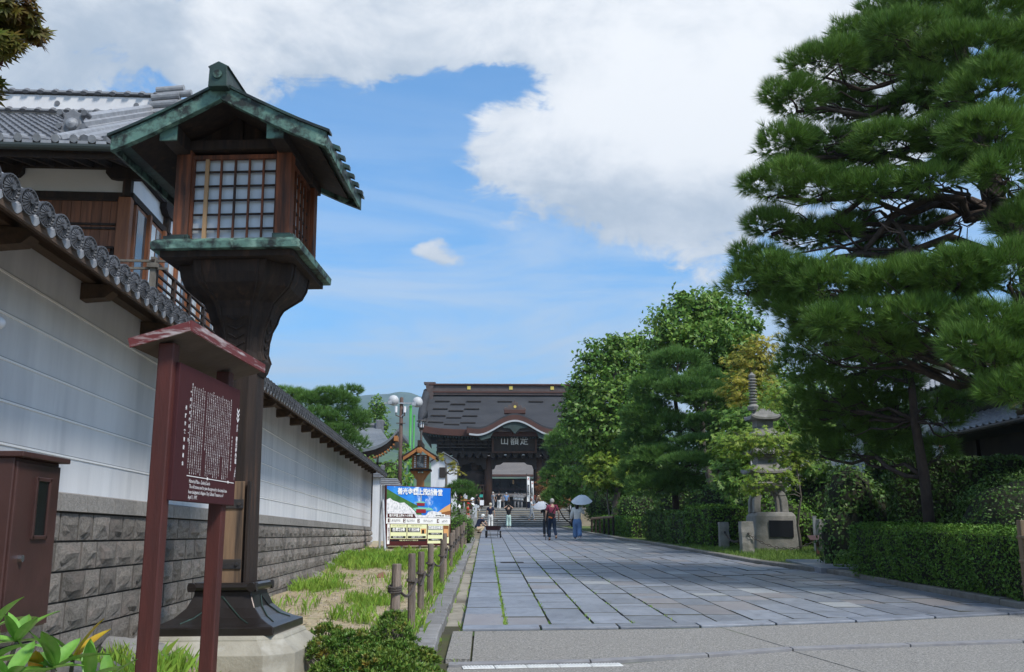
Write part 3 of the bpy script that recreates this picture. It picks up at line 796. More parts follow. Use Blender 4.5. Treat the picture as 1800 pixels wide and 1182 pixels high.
lan = thing('wooden_lantern', 'tall dark timber street lantern with green copper roof on stone plinth', 'lantern', (LX, LY, .20), (0, R(-0.6), R(-3)))
def chsq(h, c, z): return [Vector(p) for p in ((h, -h + c, z), (h, h - c, z), (h - c, h, z), (-h + c, h, z), (-h, h - c, z), (-h, -h + c, z), (-h + c, -h, z), (h - c, -h, z))]
mb = MB(); mb.loft([chsq(.74, .22, -.12), chsq(.74, .22, .10)]); mb.build('plinth_step', m_plinth, lan, bevel=.01)
mb = MB(); mb.loft([chsq(.64, .19, .10), chsq(.64, .19, .285), chsq(.53, .16, .375), chsq(.53, .16, .385), chsq(.515, .155, .41)]); mb.build('plinth', m_plinth, lan, bevel=.006)
prof = [(.475, .41), (.475, .47), (.42, .49), (.34, .53), (.27, .60), (.23, .69), (.225, .74)]
mb = MB(); mb.loft([[Vector((sx * h, sy * h, z)) for sx, sy in ((1, -1), (1, 1), (-1, 1), (-1, -1))] for h, z in prof])
sk = mb.build('skirt', m_browncopper, lan, bevel=.008)
for s in (-1, 1):                                               # raised seams on the skirt
    for a in range(4):
        rot = Matrix.Rotation(a * math.pi / 2, 3, 'Z')
        pts = [rot @ Vector((s * u * .26, -h - .004, z)) for u, (h, z) in zip((0, .35, .7, 1.0), ((.232, .685), (.272, .60), (.342, .53), (.41, .495)))]
        MB().tube(pts, .006, 5).build('seam', m_darkcopper, sk)
c_ = .235
mb = MB()
for a in range(4):
    rot = Matrix.Rotation(a * math.pi / 2, 3, 'Z'); mb.tube([rot @ Vector((-c_ - .035, -c_, .755)), rot @ Vector((c_ + .035, -c_, .755))], .036, 10)
mb.build('collar_roll', m_browncopper, lan, smooth=False)
mb = MB(); mb.loft([chsq(.17, .055, .72), chsq(.165, .055, 1.6), chsq(.16, .05, 2.5), chsq(.175, .045, 3.30)]); col = mb.build('column', m_oldwood, lan, bevel=.006)
mb = MB(); mb.box((.02, -.178, 1.18), (.20, .022, .80)); mb.build('repair_board', m_patch, lan, bevel=.004)
mb = MB(); mb.box((.155, -.165, 1.18), (.02, .05, .80)); mb.build('repair_board', m_oldwood, lan)
for z in (1.40, .93):
    st = MB().box((.02, -.194, z), (.205, .012, .075)).build('iron_strap', m_iron, lan, bevel=.003)
    for u in (-.06, .09): MB().tube([(u, -.20, z), (u, -.212, z)], .013, 8).build('bolt', m_iron, st)
# carved brackets on the four sides
curve = [(.0, 0), (.06, .02), (.10, .10), (.085, .18), (.115, .25), (.155, .31), (.20, .36), (.235, .43), (.30, .50), (.38, .545), (.44, .60), (.475, .68), (.48, .80)]
def bracket(depth=.46):
    prof = [(.14 + u * .98, 2.50 + w * 1.06) for u, w in curve]
    poly = [(0.10, 2.50)] + prof + [(.10, 2.50 + .80 * 1.06)]
    return MB().prism(poly, -depth / 2, depth / 2, 'y')
bell = [(.165, 2.46), (.19, 2.50), (.21, 2.58), (.185, 2.66), (.19, 2.76), (.21, 2.86), (.245, 2.94), (.26, 3.00), (.29, 3.06), (.36, 3.12), (.43, 3.18), (.465, 3.26), (.48, 3.36)]
mb = MB(); mb.loft([[Vector(p) for p in ((h, -h * .62, z), (h, h * .62, z), (h * .80, h * .66, z), (h * .66, h * .80, z), (h * .62, h, z), (-h * .62, h, z), (-h * .66, h * .80, z), (-h * .80, h * .66, z), (-h, h * .62, z), (-h, -h * .62, z), (-h * .80, -h * .66, z), (-h * .66, -h * .80, z), (-h * .62, -h, z), (h * .62, -h, z), (h * .66, -h * .80, z), (h * .80, -h * .66, z))] for h, z in bell])
cbl = mb.build('carved_corbel', m_oldwood, lan, bevel=.006)
for a in range(4):                                              # shallow carved scrolls on each face
    rot = Matrix.Rotation(a * math.pi / 2, 3, 'Z')
    for s in (-1, 1):
        MB().tube([rot @ Vector((s * h * .50, -h - .004, z)) for h, z in bell[2:]], .010, 5).build('carved_edge', m_oldwood, cbl)
    for k in range(5): MB().tube([rot @ Vector((x_, -np.interp(2.62 + k * .07 + abs(x_) * .5, [b_[1] for b_ in bell], [b_[0] for b_ in bell]) - .003, 2.62 + k * .07 + abs(x_) * .5)) for x_ in (-.07, -.035, 0, .035, .07)], .009, 5).build('carved_scroll', m_oldwood, cbl)
mb = MB(); mb.box((0, 0, 3.385), (1.08, 1.12, .05)); mb.build('platform_underside', m_oldwood, lan)
pl = MB().loft([chsq(.60, .01, 3.41), chsq(.605, .01, 3.47), chsq(.57, .01, 3.50), chsq(.46, .01, 3.515)]); pl.v = [(x, y * 1.04, z) for x, y, z in pl.v]
pl.build('platform', m_verdigris, lan, bevel=.004)
# lantern box
BZ, BH, BW = 3.49, .78, .47
mb = MB(); mb.box((0, 0, BZ + BH / 2), (BW * 2 - .16, BW * 2 - .16, BH - .02)); mb.build('glass_box', m_paper, lan)
for sx in (-1, 1):
    for sy in (-1, 1):
        po = MB().box((sx * (BW - .05), sy * (BW - .05), BZ + BH / 2 + .03), (.125, .125, BH + .06)).build('corner_post', m_redwood, lan, bevel=.006)
        MB().box((sx * (BW - .05), sy * (BW - .05), BZ + .04), (.15, .15, .08)).build('post_shoe', m_darkcopper, po, bevel=.004)
        MB().box((sx * (BW - .02), sy * (BW - .02), BZ + .03), (.17, .17, .055)).build('post_foot', m_darkcopper, po, bevel=.004)
lat_v = MB().box((0, 0, 0), (.016, .022, BH - .06)).mesh('lattice_bar'); lat_h = MB().box((0, 0, 0), (BW * 2 - .2, .018, .014)).mesh('lattice_rail')
lat_v.materials.append(m_redwood); lat_h.materials.append(m_oldwood)
for a in range(4):
    rot = Matrix.Rotation(a * math.pi / 2, 4, 'Z'); fr_ = MB(); d = -(BW - .055)
    hw = BW - .115
    fr_.box((0, d - .012, BZ + .02), (hw * 2 + .02, .035, .035)); fr_.box((0, d - .012, BZ + BH - .015), (hw * 2 + .02, .035, .035))
    for s in (-1, 1): fr_.box((s * hw, d - .012, BZ + BH / 2), (.03, .035, BH - .04))
    fr_.v = [tuple(rot @ Vector(v)) for v in fr_.v]; f_ = fr_.build('window_frame', m_redwood, lan)
    for i in range(1, 6):
        x = -hw + i * (2 * hw / 6)
        o = place(lat_v, 'lattice_bar', None, f_, rot @ Vector((x, d - .012, BZ + BH / 2)), (0, 0, a * math.pi / 2))
        if i == 1 and a == 0:
            o.data = lat_v.copy(); o.data.materials.clear(); o.data.materials.append(m_palewood); o.scale = (1.9, 1.3, 1.0)
    for i in range(1, 6):
        z = BZ + .02 + i * (BH - .035) / 6
        place(lat_h, 'lattice_rail', None, f_, rot @ Vector((0, d - .004, z)), (0, 0, a * math.pi / 2))
for sy in (-1, 1):
    MB().box((0, sy * (BW - .03), BZ + BH + .075), (BW * 2 + .02, .11, .085)).build('lintel', m_oldwood, lan, bevel=.005)
    MB().box((0, sy * (BW - .09), BZ + BH + .24), (.80, .05, .26)).build('gable_board', m_oldwood, lan)
    MB().box((0, sy * (BW - .05), BZ + BH + .22), (.10, .05, .24)).build('king_post', m_oldwood, lan)
RZ = 4.27                                                       # roof: curved slopes, copper bargeboards
def roofz(x):
    t = abs(x) / .86; return RZ + .41 - .43 * (1.12 * t - .12 * t * t) + .03 * max(0, t - .8) * 5 * .2
for s in (-1, 1):
    MB().bar((s * .43, -.80, roofz(.43) - .12), (s * .43, .58, roofz(.43) - .12), .12, .13).build('purlin', m_oldwood, lan, bevel=.005)
    MB().box((s * .43, -.81, roofz(.43) - .125), (.14, .02, .15)).build('purlin_cap', m_verdigris, lan, bevel=.003)
    xs_ = np.linspace(0, .86, 9)
    mb = MB(); mb.slab([[Vector((s * x, y, roofz(x))) for x in xs_] for y in (-.84, .60)], .05); rf = mb.build('roof_slope', m_darkcopper, lan)
    mb = MB(); mb.slab([[Vector((s * x, y, roofz(x) - .055)) for x in xs_[:-1]] for y in (-.80, .56)], .02); mb.build('roof_boarding', m_oldwood, rf)
    for y in (-.86, .62):
        mb = MB(); mb.loft([[Vector((s * x, y - .03, roofz(x) + .012)), Vector((s * x, y + .03, roofz(x) + .012)), Vector((s * x, y + .03, roofz(x) - .115)), Vector((s * x, y - .03, roofz(x) - .115))] for x in xs_])
        mb.build('bargeboard', m_verdigris, lan, bevel=.004)
        mb = MB(); mb.loft([[Vector((s * x, y - .05, roofz(x) + .035)), Vector((s * x, y + .05, roofz(x) + .035)), Vector((s * x, y + .05, roofz(x) + .012)), Vector((s * x, y - .05, roofz(x) + .012))] for x in list(xs_) + [.885]])
        mb.build('verge_cap', m_darkcopper, lan)
    for i in range(6):                                          # standing battens running down the slope
        y = -.55 + i * .21
        mb = MB(); mb.loft([[Vector((s * x, y - .028, roofz(x) + .0)), Vector((s * x, y - .028, roofz(x) + .035)), Vector((s * x, y + .028, roofz(x) + .035)), Vector((s * x, y + .028, roofz(x) + .0))] for x in np.linspace(.08, .90, 6)])
        mb.build('roof_batten', m_darkcopper, rf)
    MB().box((s * .85, -.12, roofz(.86) - .075), (.02, 1.42, .06)).build('eave_fascia', m_verdigris, lan)
mb = MB(); mb.loft([[Vector(p) for p in ((-.075, y, RZ + .36), (-.07, y, RZ + .52), (-.085, y, RZ + .53), (0, y, RZ + .575), (.085, y, RZ + .53), (.07, y, RZ + .52), (.075, y, RZ + .36))] for y in (-.98, .70)])
rg = mb.build('ridge_cap', m_darkcopper, lan, bevel=.004)
MB().tube([(0, -.985, RZ + .46), (0, -.995, RZ + .46)], .035, 12).build('crest', m_verdigris, rg)

# ================================================================== RED-BROWN INFORMATION SIGN
m_redpaint = M('red_brown_paint', (.088, .025, .021), (.058, .019, .017), 3, .5, .12, 20, stretch=(5, 5, .8), c3=(.045, .018, .016), s3=1.4, k3=(.56, .72))
m_boardpaint = M('maroon_board', (.062, .021, .024), (.052, .018, .021), 3, .75, .05, 30, spec=.12)
m_wornred = M('worn_red_roof', (.14, .032, .034), (.42, .36, .36), 7, .7, .2, 30, stretch=(1, .6, 6), lo=.50, hi=.64)
m_underside = M('bare_underside_wood', (.11, .085, .075), (.075, .058, .05), 3, .85, .2, 20)
m_white = M('white_lettering', (.75, .72, .72), None, rough=.6)
sg = thing('information_sign', 'maroon wooden information sign with white Japanese text under small roof', 'sign', (-1.50, 5.12, .14), (0, 0, R(-3.5)))
for y, h in ((-.50, 2.12), (.33, 2.12)):
    MB().box((.0, y, h / 2 - .05), (.076, .076, h + .1)).build('post', m_redpaint, sg, bevel=.006)
bd = MB().box((.045, -.03, 1.705), (.028, .93, .655)).build('board', m_boardpaint, sg, bevel=.004)
MB().loft([[Vector(p) for p in ((-.145, y, 2.09), (-.145, y, 2.115), (.13, y, 2.195), (.13, y, 2.165))] for y in (-.60, .60)]).build('roof', m_underside, sg)
rt_ = MB().loft([[Vector(p) for p in ((-.15, y, 2.117), (-.15, y, 2.13), (.135, y, 2.21), (.135, y, 2.197))] for y in (-.61, .61)]).build('roof_board', m_wornred, sg)
for p, q in (((.138, -.61, 2.187), (.138, .61, 2.187)),): MB().bar(p, q, .012, .05).build('roof_edge', m_wornred, sg)
MB().bar((-.15, -.607, 2.105), (.135, -.607, 2.185), .012, .045).build('roof_edge', m_wornred, sg)
def sign_text(body, y, z, size, align='CENTER', bold=0.0, line=1.0, res=1, scale=(1, 1, 1)):
    me = text_mesh(body, size, align, res, bold, 0, line)
    o = place(me, 'lettering', m_white, bd, (.0605, y * .88 - .07, z), (R(90), 0, R(90)), scale); return o
vert = lambda s: '\n'.join(s)
body = '善光寺参道の敷石は正徳三年江戸中橋上槙町の石屋大竹屋平兵衛が亡き子の供養のため寄進したものと伝えられる境内入口から山門下まで長さ約三百九十七米幅約八米の間に七千七百七十七枚の石が敷かれている石材は市内西長野郷路山から切り出された安山岩で俗に郷路石という参道の敷石としては全国でもまれな規模をもち江戸時代の姿をよく伝えている'
nc = 21
for i in range(nc):
    k = (i * 13) % (len(body) - 34)
    y = .40 - i * .033 - (.02 if i > 13 else 0)
    L_ = 33 if i not in (4, 9, 13, 20) else 33 - (i * 5) % 11
    sign_text(vert(body[k:k + L_]), y, 1.945 - .0132 * 1.0 * L_ / 2 + (.012 if i % 5 == 0 else 0), .0125, line=1.055, bold=.012)
sign_text(vert('史跡'), .545, 1.81, .022, line=1.0, bold=.02)
sign_text(vert('善光寺参道'), .545, 1.685, .031, line=1.0, bold=.03)
sign_text(vert('（敷石）'), .545, 1.555, .022, line=.8, bold=.02)
sign_text(vert('平成元年四月五日指定'), .455, 1.66, .015, line=1.3, bold=.02)
sign_text(vert('平成九年四月一日'), -.30, 1.79, .019, line=1.75, bold=.03)
sign_text(vert('長野市教育委員会'), -.36, 1.69, .022, line=1.75, bold=.03)
sign_text('Historical Place - Zenkoji Sando', -.245, 1.478, .026, 'LEFT', bold=.012, scale=(.9, 1, 1))
sign_text(' The old stones used to pave the approach to the temple have', -.245, 1.452, .026, 'LEFT', bold=.012, scale=(.88, 1, 1))
sign_text('been designated a Nagano City Cultural Treasure as of', -.245, 1.426, .026, 'LEFT', bold=.012, scale=(.9, 1, 1))
sign_text('April 1, 1997.', -.245, 1.400, .026, 'LEFT', bold=.012, scale=(.9, 1, 1))
MB().box((.0605, .04, 1.502), (.002, .72, .004)).build('rule', m_white, bd)
for y in (-.03, .30): MB().tube([(.0600, y, 1.502), (.0625, y, 1.502)], .008, 10).build('rule_dot', m_white, bd)
for z in (1.905, 1.88, 1.855):                                   # city crest: three leaves one above another
    mb = MB()
    for s in (-1, 1): mb.add([(.0612, .41, z - .013), (.0612, .41 + s * .022, z + .008), (.0612, .41 + s * .022, z + .020), (.0612, .41, z + .003)], [(0, 1, 2, 3)])
    mb.build('crest', m_white, bd)

# ================================================================== BROWN METAL CABINET
m_cab = M('brown_metal_paint', (.045, .022, .020), (.07, .033, .029), 2.2, .42, .06, 18, c3=(.03, .018, .017), s3=1.8)
m_chrome = M('steel', (.6, .6, .6), None, rough=.25, metal=1)
m_darkglass = M('dark_glass', (.010, .012, .013), None, rough=.25, spec=.25)
cb = thing('metal_cabinet', 'brown metal meter cabinet with narrow window beside the wall', 'cabinet', (-2.28, 4.62, .12))
MB().box((0, 0, 1.20), (.36, .46, .76)).build('body', m_cab, cb, bevel=.006)
dr = MB().box((.186, 0, 1.195), (.014, .44, .735)).build('door', m_cab, cb, bevel=.004)
wf = MB()
for s in (-1, 1): wf.box((.197, .035 + s * .068, 1.36), (.016, .018, .285)); wf.box((.197, .035, 1.36 + s * .133), (.016, .152, .018))
wf.build('window_frame', m_cab, dr, bevel=.003)
MB().box((.194, .035, 1.36), (.006, .12, .25)).build('pane', m_darkglass, dr)
MB().tube([(.19, -.13, 1.135), (.212, -.13, 1.135)], .016, 12).build('lock', m_chrome, dr)
MB().loft([[Vector(p) for p in ((-.21, y, 1.58), (-.21, y, 1.605), (.225, y, 1.605), (.225, y, 1.58))] for y in (-.25, .25)]).build('lid', m_cab, cb, bevel=.004)
for y in (-.17, .17): MB().box((-.05, y, .40), (.05, .05, .86)).build('leg', m_cab, cb)
# ---- white globe lamp on the wall
m_globe = M('white_opal_globe', (.78, .78, .80), None, rough=.3)
gl = P(-3, 568, 5.0); t = thing('globe_lamp', 'small white globe lamp on a short arm over the meter cabinet', 'lamp', gl)
MB().lathe([(.001, -.034), (.02, -.028), (.033, -.012), (.036, 0), (.033, .013), (.02, .029), (.001, .035)], 18).build('globe', m_globe, t, smooth=True)
MB().tube([(-.03, 0, -.0), (-.12, .01, -.02), (xw(gl.y) - gl.x - .02, .02, -.02)], .008, 6).build('arm', m_iron, t)
# ================================================================== TEMPLE LODGE BEHIND THE WALL
m_brownboard = M('brown_board_siding', (.20, .080, .042), (.10, .045, .026), 2.2, .7, .25, 22, stretch=(9, 9, .6), rand=.22)
m_frame_or = M('orange_brown_timber', (.26, .10, .042), (.15, .058, .029), 2, .6, .2, 22, stretch=(7, 7, .6))
m_glass = M('window_glass', (.05, .065, .075), (.09, .11, .125), 1.5, .06, .0, spec=.7)
m_curtain = M('pale_curtain_glass', (.55, .60, .62), (.42, .47, .5), 2, .2, spec=.6)
m_copperpipe = M('green_gutter', (.04, .05, .047), None, rough=.5, metal=.4)
m_lodgetile = M('lodge_roof_tile', (.10, .105, .118), (.165, .17, .188), 5, .45, .15, 40, spec=.5)
def tile_field(x0, x1, y0_, z0, y1_, z1, dx=.27, dy=.26, amp=.045):
    """rows of wavy pan tiles lying up a slope"""
    n = math.hypot(y1_ - y0_, z1 - z0); rows = int(n / dy); cols = int((x1 - x0) / dx); per = 8
    xs_ = np.linspace(0, cols, cols * per + 1); u = xs_ % 1.0
    prof = np.where(u < .42, amp * np.sin(np.pi * u / .42), -amp * .35 * np.sin(np.pi * (u - .42) / .58))
    sl = np.array([0, y1_ - y0_, z1 - z0]) / n; nr = np.array([0, -sl[2], sl[1]])
    V = []; Fc = []; w = len(xs_)
    for r in range(rows):
        for e, lift in ((0, .040), (1, .004)):
            b = np.array([0, y0_, z0]) + sl * (r + e * 1.02) * (n / rows)
            V.append(np.stack([x0 + xs_ * (x1 - x0) / cols, b[1] + nr[1] * (prof + lift), b[2] + nr[2] * (prof + lift)], 1))
        k = r * 3 * w
        b = np.array([0, y0_, z0]) + sl * r * (n / rows)
        V.append(np.stack([x0 + xs_ * (x1 - x0) / cols, b[1] + nr[1] * (prof + .004), b[2] + nr[2] * (prof + .004)], 1))
        for j in range(w - 1):
            Fc.append((k + j, k + j + 1, k + w + j + 1, k + w + j)); Fc.append((k + 2 * w + j, k + 2 * w + j + 1, k + j + 1, k + j))
    me = bpy.data.meshes.new('tile_field'); me.from_pydata(np.concatenate(V).tolist(), [], Fc); return me
LB = Vector((-5.75, 15.0, .4))
lod = thing('temple_lodge', 'two storey timber lodge with grey tiled roof rising behind the white wall', 'building', LB, (0, 0, R(2.2)))
def lz(z): return z - LB.z
W_ = 11.0
MB().span((-W_, .03, lz(.5)), (-.03, 7.4, lz(7.3))).build('wall', M('bright_lodge_plaster', (.82, .82, .84), (.74, .75, .78), 1.5, .8), lod)
MB().box((-W_ / 2, 0, lz(6.70)), (W_, .10, .11)).build('beam', m_oldwood, lod)
MB().box((-W_ / 2, 0, lz(7.22)), (W_, .12, .12)).build('beam', m_oldwood, lod)
MB().box((.0, 3.7, lz(6.70)), (.10, 7.5, .11)).build('beam', m_oldwood, lod); MB().box((.0, 3.7, lz(7.22)), (.12, 7.5, .12)).build('beam', m_oldwood, lod)
for x in (-.06, -2.05, -4.05, -6.05):
    MB().box((x, -.01, lz(6.95)), (.13, .13, .52)).build('post', m_oldwood, lod)
    mb = MB(); mb.prism([(x - .34, lz(7.17)), (x - .34, lz(7.06)), (x - .28, lz(6.99)), (x - .18, lz(6.97)), (x + .18, lz(6.97)), (x + .28, lz(6.99)), (x + .34, lz(7.06)), (x + .34, lz(7.17))], -.10, .02, 'y'); mb.build('boat_bracket', m_oldwood, lod)
for y in (1.9, 3.9, 5.9):
    MB().box((.01, y, lz(6.95)), (.13, .13, .52)).build('post', m_oldwood, lod)
    mb = MB(); mb.prism([(y - .34, lz(7.17)), (y - .34, lz(7.06)), (y - .18, lz(6.97)), (y + .18, lz(6.97)), (y + .34, lz(7.06)), (y + .34, lz(7.17))], -.02, .10, 'x'); mb.build('boat_bracket', m_oldwood, lod)
x = -5.2                                                        # vertical siding boards, then louvres
while x < -.16:
    w = random.uniform(.13, .17); MB().box((x + w / 2, -.025, lz(6.24)), (w - .006, .03, .80)).build('siding_board', m_brownboard, lod); x += w
for z in (6.62, 6.215, 6.145, 5.83): MB().box((-2.7, -.05, lz(z)), (5.0, .03, .035)).build('rail', m_oldwood, lod)
MB().box((-1.62, -.055, lz(6.22)), (.05, .03, .82)).build('rail', m_oldwood, lod)
MB().box((-2.7, -.01, lz(5.55)), (5.0, .03, .62)).build('louvre_back', m_oldwood, lod)
for i in range(7): MB().box((-2.7, -.045, lz(5.78 - i * .09)), (4.9, .03, .055), (R(20), 0, 0)).build('louvre', m_brownboard, lod)
MB().box((-.06, -.04, lz(5.95)), (.20, .16, 1.42)).build('corner_post', m_frame_or, lod, bevel=.01)
# windows along the side facing the street
y = .18
for i in range(8):
    wd = .62 if i == 0 else .80
    wnd = MB().box((.0, y + wd / 2, lz(5.95)), (.07, wd - .02, 1.36)).build('window', m_frame_or, lod)
    for k in range(1 if i == 0 else 2):
        ww = (wd - .12) / (1 if i == 0 else 2); MB().box((.036, y + .06 + ww * (k + .5), lz(5.98)), (.012, ww - .06, 1.18)).build('pane', m_glass if (i + k) % 2 == 0 else m_curtain, wnd)
    MB().box((.045, y + wd, lz(5.95)), (.10, .09, 1.40)).build('post', m_frame_or, lod); y += wd + .06
# balcony with rails
MB().span((-.4, -.35, lz(5.02)), (.62, 6.9, lz(5.10))).build('balcony_floor', m_oldwood, lod)
bal = MB().box((.56, 3.2, lz(5.52)), (.05, 7.3, .035)).build('balcony_rail', m_oldwood, lod)
for z in (5.36, 5.22): MB().box((.56, 3.2, lz(z)), (.035, 7.2, .03)).build('balcony_rail', m_oldwood, lod)
for i in range(8): MB().box((.56, -.25 + i * .98, lz(5.30)), (.06, .06, .44)).build('baluster', m_oldwood, lod)
for z in (5.52, 5.40): MB().box((-.1, -.40, lz(z)), (1.75, .035, .035)).build('balcony_rail', m_bark2, lod)
MB().box((.56, -.40, lz(5.33)), (.08, .08, .5)).build('newel', m_bark2, lod); MB().box((.56, -.40, lz(5.44)), (.16, .16, .07)).build('newel_cap', m_bark2, lod)
# eaves and roof
EY, EZ, RY, RZ_ = -1.2, 7.10, 4.4, 9.98
XR, XLf = .8, -W_
mb = MB(); mb.slab([[Vector((x, EY, lz(EZ) - .05)), Vector((x, RY, lz(RZ_) - .05)), Vector((x, 7.4, lz(EZ) - .05))] for x in (XLf, XR)], .09); mb.build('roof_deck', m_oldwood, lod)
MB().box(((XLf + XR) / 2, EY + .06, lz(EZ) - .13), (XR - XLf, .05, .16)).build('fascia', m_oldwood, lod)
MB().tube([(XLf, EY - .08, lz(EZ) - .09), (XR, EY - .08, lz(EZ) - .09)], .055, 10).build('gutter', m_copperpipe, lod)
for i in range(40):
    x = XLf + .15 + i * .3; MB().bar((x, EY + .1, lz(EZ) - .14), (x, .1, lz(EZ) + .14), .06, .08).build('rafter', m_oldwood, lod)
me = tile_field(XLf, XR, EY, lz(EZ), RY, lz(RZ_)); o = mkobj('tile_field', me, m_lodgetile, lod); o['kind'] = 'stuff'
me = tile_field(-XR, -XLf, 0, 0, 3.0, RZ_ - EZ, dx=.5, dy=.5); o = mkobj('tile_field', me, m_tile, lod); o['kind'] = 'stuff'; o.location = (0, 7.4, lz(EZ)); o.rotation_euler = (0, 0, math.pi)
etile = MB().tube([(0, -.05, .0), (0, .16, .07)], .062, 12).mesh('eave_tile'); lip = MB().box((0, -.02, -.02), (.15, .05, .05)).mesh('eave_lip'); etile.materials.append(m_tile); lip.materials.append(m_tile)
for i in range(44):
    x = XLf + .06 + i * (XR - XLf) / 44; place(etile, 'eave_tile', None, lod, (x, EY - .02, lz(EZ) + .05)); place(lip, 'eave_lip', None, lod, (x + .135, EY - .02, lz(EZ) + .015))
# ridge: tile rows, white plaster band with round bosses
rx0, rx1 = XLf, -.95
m_ridgewhite = M('white_ridge_plaster', (.66, .66, .67), (.58, .58, .6), 2, .8)
MB().span((rx0, RY - .14, lz(RZ_) - .1), (rx1, RY + .14, lz(RZ_) + .42)).build('ridge_band', m_ridgewhite, lod)
wave = MB().tube([(0, -.10, -.035), (0, .0, .03), (0, .10, -.035)], .07, 8).mesh('ridge_tile'); wave.materials.append(m_tile_dark)
for zz, wdt in ((lz(RZ_) + .06, .24), (lz(RZ_) + .50, .2)):
    mb = MB(); mb.loft([[Vector((x, RY - wdt, zz - .03)), Vector((x, RY - wdt, zz + .01)), Vector((x, RY, zz + .10)), Vector((x, RY + wdt, zz + .01)), Vector((x, RY + wdt, zz - .03))] for x in (rx0, rx1)]); mb.build('ridge_course', m_tile, lod)
    nn = 34
    for i in range(nn):
        x = rx0 + (i + .5) * (rx1 - rx0) / nn; place(wave, 'ridge_tile', None, lod, (x, RY - wdt + .05, zz), (R(18), 0, 0), (1, .8, .62))
for i in range(6): MB().tube([(-1.5 - i * 1.62, RY - .16, lz(RZ_) + .24), (-1.5 - i * 1.62, RY - .12, lz(RZ_) + .24)], .055, 14).build('boss', m_tile_dark, lod)
# ridge end: stacked round tiles and a devil tile
en = MB().box((-.78, RY, lz(RZ_) + .22), (.30, .36, .62)).build('ridge_end', m_tile_dark, lod, bevel=.05)
for k, (dx_, dz_, r_) in enumerate(((.10, .60, .075), (.26, .50, .075), (.30, .30, .075), (.02, .44, .09), (.0, .26, .09), (.06, .08, .10))):
    MB().tube([(-1.2 + dx_, RY - .16, lz(RZ_) + dz_ - .02), (-.62 + dx_, RY - .20, lz(RZ_) + dz_ + .03)], r_, 12).build('round_tile', m_tile, en)
# descending ridge with a crested end tile
kx = -1.2
mb = MB(); sl_ = (RZ_ - EZ) / (RY - EY)
for dxx, hh, ww in ((0, .10, .30), (0, .20, .22), (0, .30, .14)):
    mb.loft([[Vector((kx - ww / 2, y, lz(EZ) + (y - EY) * sl_ + .02)), Vector((kx - ww / 2, y, lz(EZ) + (y - EY) * sl_ + hh)), Vector((kx, y, lz(EZ) + (y - EY) * sl_ + hh + .05)), Vector((kx + ww / 2, y, lz(EZ) + (y - EY) * sl_ + hh)), Vector((kx + ww / 2, y, lz(EZ) + (y - EY) * sl_ + .02))] for y in (.5, RY - .1)])
mb.build('descending_ridge', m_tile, lod)
oy = .45; oz = lz(EZ) + (oy - EY) * sl_
on = MB().prism([(kx - 0.202, oz), (kx - 0.238, oz + 0.108), (kx - 0.158, oz + 0.144), (kx - 0.144, oz + 0.259), (kx - 0.187, oz + 0.324), (kx - 0.086, oz + 0.360), (kx, oz + 0.432), (kx + 0.086, oz + 0.360), (kx + 0.187, oz + 0.324), (kx + 0.144, oz + 0.259), (kx + 0.158, oz + 0.144), (kx + 0.238, oz + 0.108), (kx + 0.202, oz)], oy - .07, oy + .05, 'y').build('devil_tile', m_tile_dark, lod, bevel=.02)
MB().lathe([(.02, .07), (.09, .04), (.11, 0)], 12).build('boss', m_tile, on).rotation_euler = (R(90), 0, 0)
bpy.data.objects[on.children[0].name].location = (kx, oy - .08, oz + 0.144) if on.children else (0, 0, 0)
for s in (-1, 1):
    for zz in (.09, .33): MB().tube([(kx + s * .20, oy - .12, oz + zz), (kx + s * .20, oy + .1, oz + zz + .03)], .05, 10).build('round_tile', m_tile_dark, on)
for dxx in (.45, .85, 1.2, 1.5, 1.85):                           # verge rows beyond the descending ridge
    mb = MB(); mb.tube([(kx + dxx, y, lz(EZ) + (y - EY) * sl_ + .06) for y in (EY, 2, RY)], .085, 8); mb.build('verge_tile', m_tile, lod)
# ================================================================== STONE STEPS AND THE GREAT GATE
m_step = M('step_stone', (.23, .22, .20), (.16, .155, .145), 3, .85, .3, 30, rand=.08)
m_gatewood = M('old_gate_timber', (.026, .021, .019), (.042, .032, .027), 1.2, .8, .2, 8, stretch=(1, 1, .4))
m_gatepillar = M('brown_gate_pillar', (.085, .042, .026), (.06, .032, .022), 1, .7, .15, 8, stretch=(2, 2, .3))
m_shingle = M('bark_shingle_roof', (.034, .036, .042), (.048, .050, .056), .9, .85, .3, 6, stretch=(.4, 1, 1))
m_redtrim = M('red_brown_eave', (.085, .036, .027), (.065, .029, .023), 1, .7)
m_gateridge = M('bronze_ridge', (.085, .062, .058), (.11, .085, .08), 2, .55, .1, 10, metal=.3)
m_greytrim = M('grey_edge_board', (.38, .40, .42), None, rough=.6)
m_greenpaint = M('faded_green_paint', (.038, .062, .058), (.03, .042, .04), 3, .8)
m_gold = M('gold_leaf', (.85, .60, .14), None, rough=.35, metal=.8)
m_silver = M('silver_lettering', (.62, .62, .60), None, rough=.5)
st_ = thing('stone_steps', 'flight of broad grey stone steps below the gate', 'steps', (2.4, STEP_Y, gz(STEP_Y)))
XS0, XS1 = -.55, 6.2
for i in range(STEP_N):
    so = MB().span((XS0 - 2.4, i * STEP_D + .05, i * STEP_H - .05), (XS1 - 2.4, (i + 1) * STEP_D + .25, (i + 1) * STEP_H - .055)).build('step', m_step, st_)
    MB().span((XS0 - 2.4, i * STEP_D, (i + 1) * STEP_H - .054), (XS1 - 2.4, (i + 1) * STEP_D + .04, (i + 1) * STEP_H)).build('tread', m_slab_pale, so, bevel=.015)
